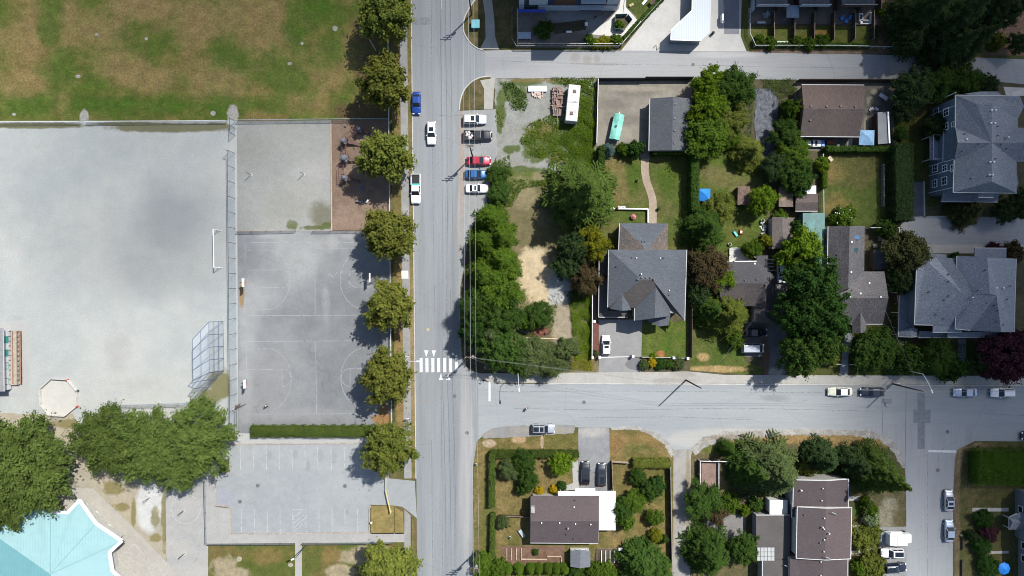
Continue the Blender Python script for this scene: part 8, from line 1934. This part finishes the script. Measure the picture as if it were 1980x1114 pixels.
pot(1410, 473, 'white round pot at the whitish deck corner', .35, .5, WHITE); pot(1473, 427, 'white barrel under the bush by the brown gabled shed', .35, .7, WHITE); pot(986, 1038, 'white ball pot on the bungalow side lawn', .28, .5, WHITE); pot(1244, 1002, 'red flower pot beside the round garden bush', .3, .5, REDP); pot(920.5, 897, 'small white hydrant like post in the corner lawn', .2, .7, WHITE)
pot(1886, 1048, 'pale pot at the right lawn path', .2, .4, OFFW); pot(1858, 1035, 'stone ornament at the left of the right lawn', .25, .5, OFFW)
fence('log_rail', 'dark low log rail upper on the right lawn', [(1860, 1036), (1860, 1062)], .45, 'wood', WOODD, WOODD, 1.5, th=.3)
fence('log_rail', 'dark low log rail lower on the right lawn', [(1859, 1082), (1859, 1120)], .45, 'wood', WOODD, WOODD, 1.5, th=.3)
fence('trellis', 'thin white gate frame at the top right of the dark driveway', [(1521, 650), (1521, 676), (1530, 676)], 1.2, 'link', MATS['trellis'], OFFW, 1.2)
c = P(1394, 44); t = thing('bollard_box', 'white kiosk post at the plaza ramp', 'kiosk', (c.x, c.y, 0)); MB().box((c.x, c.y + .6, .7), (.35, 1.4, 1.4)).build('housing', WHITE, t, bevel=.04); MB().box((c.x + .1, c.y - .3, 1.0), (.5, .4, .3)).build('screen', OFFW, t)
c = P(1377, 66); t = thing('litter_bin', 'dark round bin beside the pale metal roof', 'bin', (c.x, c.y, 0)); MB().cyl((c.x, c.y, 0), .28, .9, 12).build('body', DSTEEL, t); MB().dome((c.x, c.y, .9), .3, .12, 12, 3).build('lid', BLACK, t)
t = thing('barrier_arm', 'yellow angled barrier rail at the left of the pavilion', 'barrier', P(1270, 92)); b = MB(); b.tube([P(1266, 90) + Vector((0, 0, .8)), P(1272, 83) + Vector((0, 0, .8)), P(1273, 94) + Vector((0, 0, .8))], .07, 7); b.build('rail', YEL, t); 
for q in ((1266, 90), (1273, 94)): c = P(*q); MB().cyl((c.x, c.y, 0), .06, .8, 7).build('post', YEL, t)
for x, y, lb in ((1218, 12, 'left yellow toy on the small green by the plaza'), (1222, 10, 'right yellow toy on the small green by the plaza')):
    c = P(x, y); t = thing('garden_toy', lb, 'toy', (c.x, c.y, 0)); MB().dome((c.x, c.y, .1), .35, .4, 10, 4).build('body', plain('straw', 0, 0, 0), t); MB().cyl((c.x, c.y, 0), .3, .12, 10).build('base', WOODL, t)
slab('table', 'dark picnic table on the small green by the plaza', 'table', 1262, 6, (1.6, 1.0, .75), .7, WOODD)
slab('board', 'pale board lying on the small green by the plaza', 'board', 1247, 3, (1.6, .5, .12), .9, OFFW, legs=False)
t = thing('hose_reel', 'white hose and bench at the townhouse lawn', 'bench', P(1513, 82)); MB().bar(P(1503, 81.5, .4), P(1524, 81.5, .4), .35, .08).build('seat', OFFW, t); 
for x in (1505, 1522): c = P(x, 81.5); MB().box((c.x, c.y, .18), (.1, .3, .36)).build('leg', OFFW, t)

# ================================================================ PEOPLE
SKIN = plain('skin', (.42, .24, .16), .6, .3, .05); HAIRD = plain('hair_dark', (.02, .015, .012), .7); HAIRL = plain('hair_light', (.3, .2, .1), .7)
def skin_obj(name, V, E, rad, m, root, lvl=1):
    me = bpy.data.meshes.new(name); me.from_pydata(V, E, []); o = link_mesh(name, me, m, root)
    md = o.modifiers.new('skin', 'SKIN'); md.use_smooth_shade = True
    for i, r in enumerate(rad): me.skin_vertices[0].data[i].radius = (r, r); me.skin_vertices[0].data[i].use_root = (i == 0)
    s_ = o.modifiers.new('sub', 'SUBSURF'); s_.levels = lvl; s_.render_levels = lvl; return o
def person(px, py, rz, shirt, trou, hair, label, h=1.72, cap=None):
    c = P(px, py); t = thing('person', label, 'person', (c.x, c.y, .03), rz); k = h / 1.72
    V, E, Rr = [], [], []
    def v(x, y, z, r, par=None):
        V.append((x * k, y * k, z * k)); Rr.append(r * k); i = len(V) - 1
        if par is not None: E.append((par, i))
        return i
    pel = v(0, 0, .93, .13); wa = v(.01, 0, 1.08, .12, pel); ch = v(.02, 0, 1.28, .145, wa); nk = v(.03, 0, 1.45, .06, ch); ja = v(.05, 0, 1.54, .072, nk); hd = v(.05, 0, 1.62, .095, ja); v(.04, 0, 1.69, .075, hd); v(.15, 0, 1.585, .018, hd)
    hands = []
    for s_, sw in ((1, .22), (-1, -.2)):
        sh_ = v(.02, s_ * .19, 1.39, .062, ch); el = v(.02 + sw * .3, s_ * .25, 1.13, .046, sh_); wr = v(.08 + sw, s_ * .27, .92, .03, el); pm_ = v(.1 + sw, s_ * .27, .86, .036, wr)
        for f in range(4): a = v(.1 + sw + (f - 1.5) * .02, s_ * .275, .8, .009, pm_); v(.12 + sw + (f - 1.5) * .02, s_ * .27, .755 + .008 * abs(f - 1.5), .008, a)
        a = v(.15 + sw, s_ * .25, .84, .01, pm_); v(.17 + sw, s_ * .245, .81, .009, a)
        hip = v(0, s_ * .1, .86, .095, pel); kn = v(.04 + -sw * .6, s_ * .1, .48, .062, hip); an = v(-.03 - sw * 1.2, s_ * .1, .09, .042, kn); v(.1 - sw * 1.2, s_ * .11, .035, .036, an)
    skin_obj('body', V, E, Rr, SKIN, t)
    # clothes: the same joints, a little wider
    def part(nm, idx, m, add):
        mp = {j: n_ for n_, j in enumerate(idx)}; ee = [(mp[a], mp[b_]) for a, b_ in E if a in mp and b_ in mp]; skin_obj(nm, [V[j] for j in idx], ee, [Rr[j] + add for j in idx], m, t)
    arm = 14; base = 8; step = 18
    part('shirt', [1, 2] + [base, base + 1, base + step, base + step + 1], shirt, .016)
    part('trousers', [0] + [base + 14, base + 15, base + 16, base + step + 14, base + step + 15, base + step + 16], trou, .015)
    MB().dome((.035 * k, 0, 1.635 * k), .108 * k, .125 * k, 12, 4).build('hair' if not cap else 'hat', cap or hair, t, smooth=True, world=False)
    for s_, sw in ((1, .22), (-1, -.2)): MB().box(((.04 - sw * 1.2) * k, s_ * .105 * k, .04), (.27, .1, .08)).build('shoe', BLACK, t, bevel=.03, world=False)
    return t
TWH = plain('cloth_white', (.65, .65, .64), .8, .2, .05); TDK = plain('cloth_dark', (.025, .027, .032), .85); TRD = plain('cloth_red', (.4, .03, .05), .8); TNV = plain('cloth_navy', (.03, .04, .09), .85)
person(517.5, 784, 2.4, TWH, TDK, HAIRD, 'person in a white top on the basketball court')
person(457.5, 790, .6, TWH, TDK, HAIRD, 'person in white at the hand rails beside the long fence', cap=TWH)
person(462.5, 783, 1.2, TDK, TDK, HAIRD, 'person in black beside the bicycle at the long fence')
person(1018.5, 789, .8, TWH, TNV, HAIRL, 'person in a white top walking on the cross street')
person(1188.5, 18, 1, TRD, TNV, HAIRD, 'person in red at the courtyard corner', 1.3)
person(1152, 34, 1, TDK, TDK, HAIRD, 'person in dark clothes in the courtyard shade')
bc = P(469, 783.5); t = thing('bicycle', 'dark bicycle leaning beside the person in black', 'bicycle', (bc.x, bc.y, .03), .35)
for x_ in (-.52, .52):
    b = MB(); b.tube([(x_ + .33 * math.cos(a * .5236), .0, .34 + .33 * math.sin(a * .5236)) for a in range(13)], .025, 6, False); b.build('wheel', RUBBER, t, world=False)
b = MB()
for a, c in (((-.52, 0, .34), (-.15, 0, .85)), ((-.15, 0, .85), (.38, 0, .85)), ((.38, 0, .85), (.52, 0, .34)), ((-.05, 0, .32), (.38, 0, .85)), ((-.05, 0, .32), (-.15, 0, .85)), ((-.52, 0, .34), (-.05, 0, .32))): b.bar(a, c, .04)
b.build('frame', DSTEEL, t, world=False); MB().box((-.18, 0, .95), (.26, .14, .06)).build('saddle', BLACK, t, bevel=.02, world=False); MB().bar((.36, -.3, 1.0), (.36, .3, 1.0), .035).build('handlebar', DSTEEL, t, world=False)

# ================================================================ THIN CLOUDS ABOVE THE CAMERA (their soft shade is what dims the right side)
def cloud(px, py, rx, ry, alt, tau, seed):
    """a lens of thin cloud whose shade falls round pixel (px, py)"""
    g = P(px, py); c = g + SUN * (alt / SUN.z); th = 40.0
    n, k = 14, 40; vs, fs = [], []; rr = random.Random(seed); lob = [(q, rr.uniform(.03, .1), rr.uniform(0, 6)) for q in (2, 3, 5)]
    for sg in (1, -1):
        for i in range(n + 1):
            u = i / n; z = th / 2 * (1 - u * u) ** 2 * sg
            for j in range(k):
                a = 6.28318 * j / k; m_ = 1 + sum(A_ * math.sin(f * a + p) for f, A_, p in lob)
                vs.append((u * rx * S * m_ * math.cos(a), u * ry * S * m_ * math.sin(a), z))
    L = (n + 1) * k
    for i in range(n):
        for j in range(k):
            q = (i * k + j, (i + 1) * k + j, (i + 1) * k + (j + 1) % k, i * k + (j + 1) % k); fs.append(q); fs.append(tuple(L + x for x in q[::-1]))
    me = bpy.data.meshes.new('cloud'); me.from_pydata(vs, [], fs)
    bm = bmesh.new(); bm.from_mesh(me); bmesh.ops.remove_doubles(bm, verts=bm.verts, dist=.01); bmesh.ops.recalc_face_normals(bm, faces=bm.faces); bm.to_mesh(me); bm.free()
    m, nt, out = new_mat('cloud_%d' % seed)
    v = node(nt, 'ShaderNodeVolumePrincipled', {'Color': (1, 1, 1, 1), 'Density': tau * SUN.z / th, 'Anisotropy': .6}); nt.links.new(v.outputs[0], out.inputs['Volume'])
    o = link_mesh('cloud', me, m); o.location = c; o['kind'] = 'stuff'; o['label'] = 'thin white summer cloud high above the houses'
cloud(2130, 560, 660, 720, 620, 4.3, 1)
cloud(1850, -80, 680, 380, 560, 1.5, 2)
cloud(350, 470, 170, 130, 640, .62, 3)
cloud(235, 390, 360, 230, 660, .5, 5)
cloud(480, -80, 800, 500, 600, .85, 4)
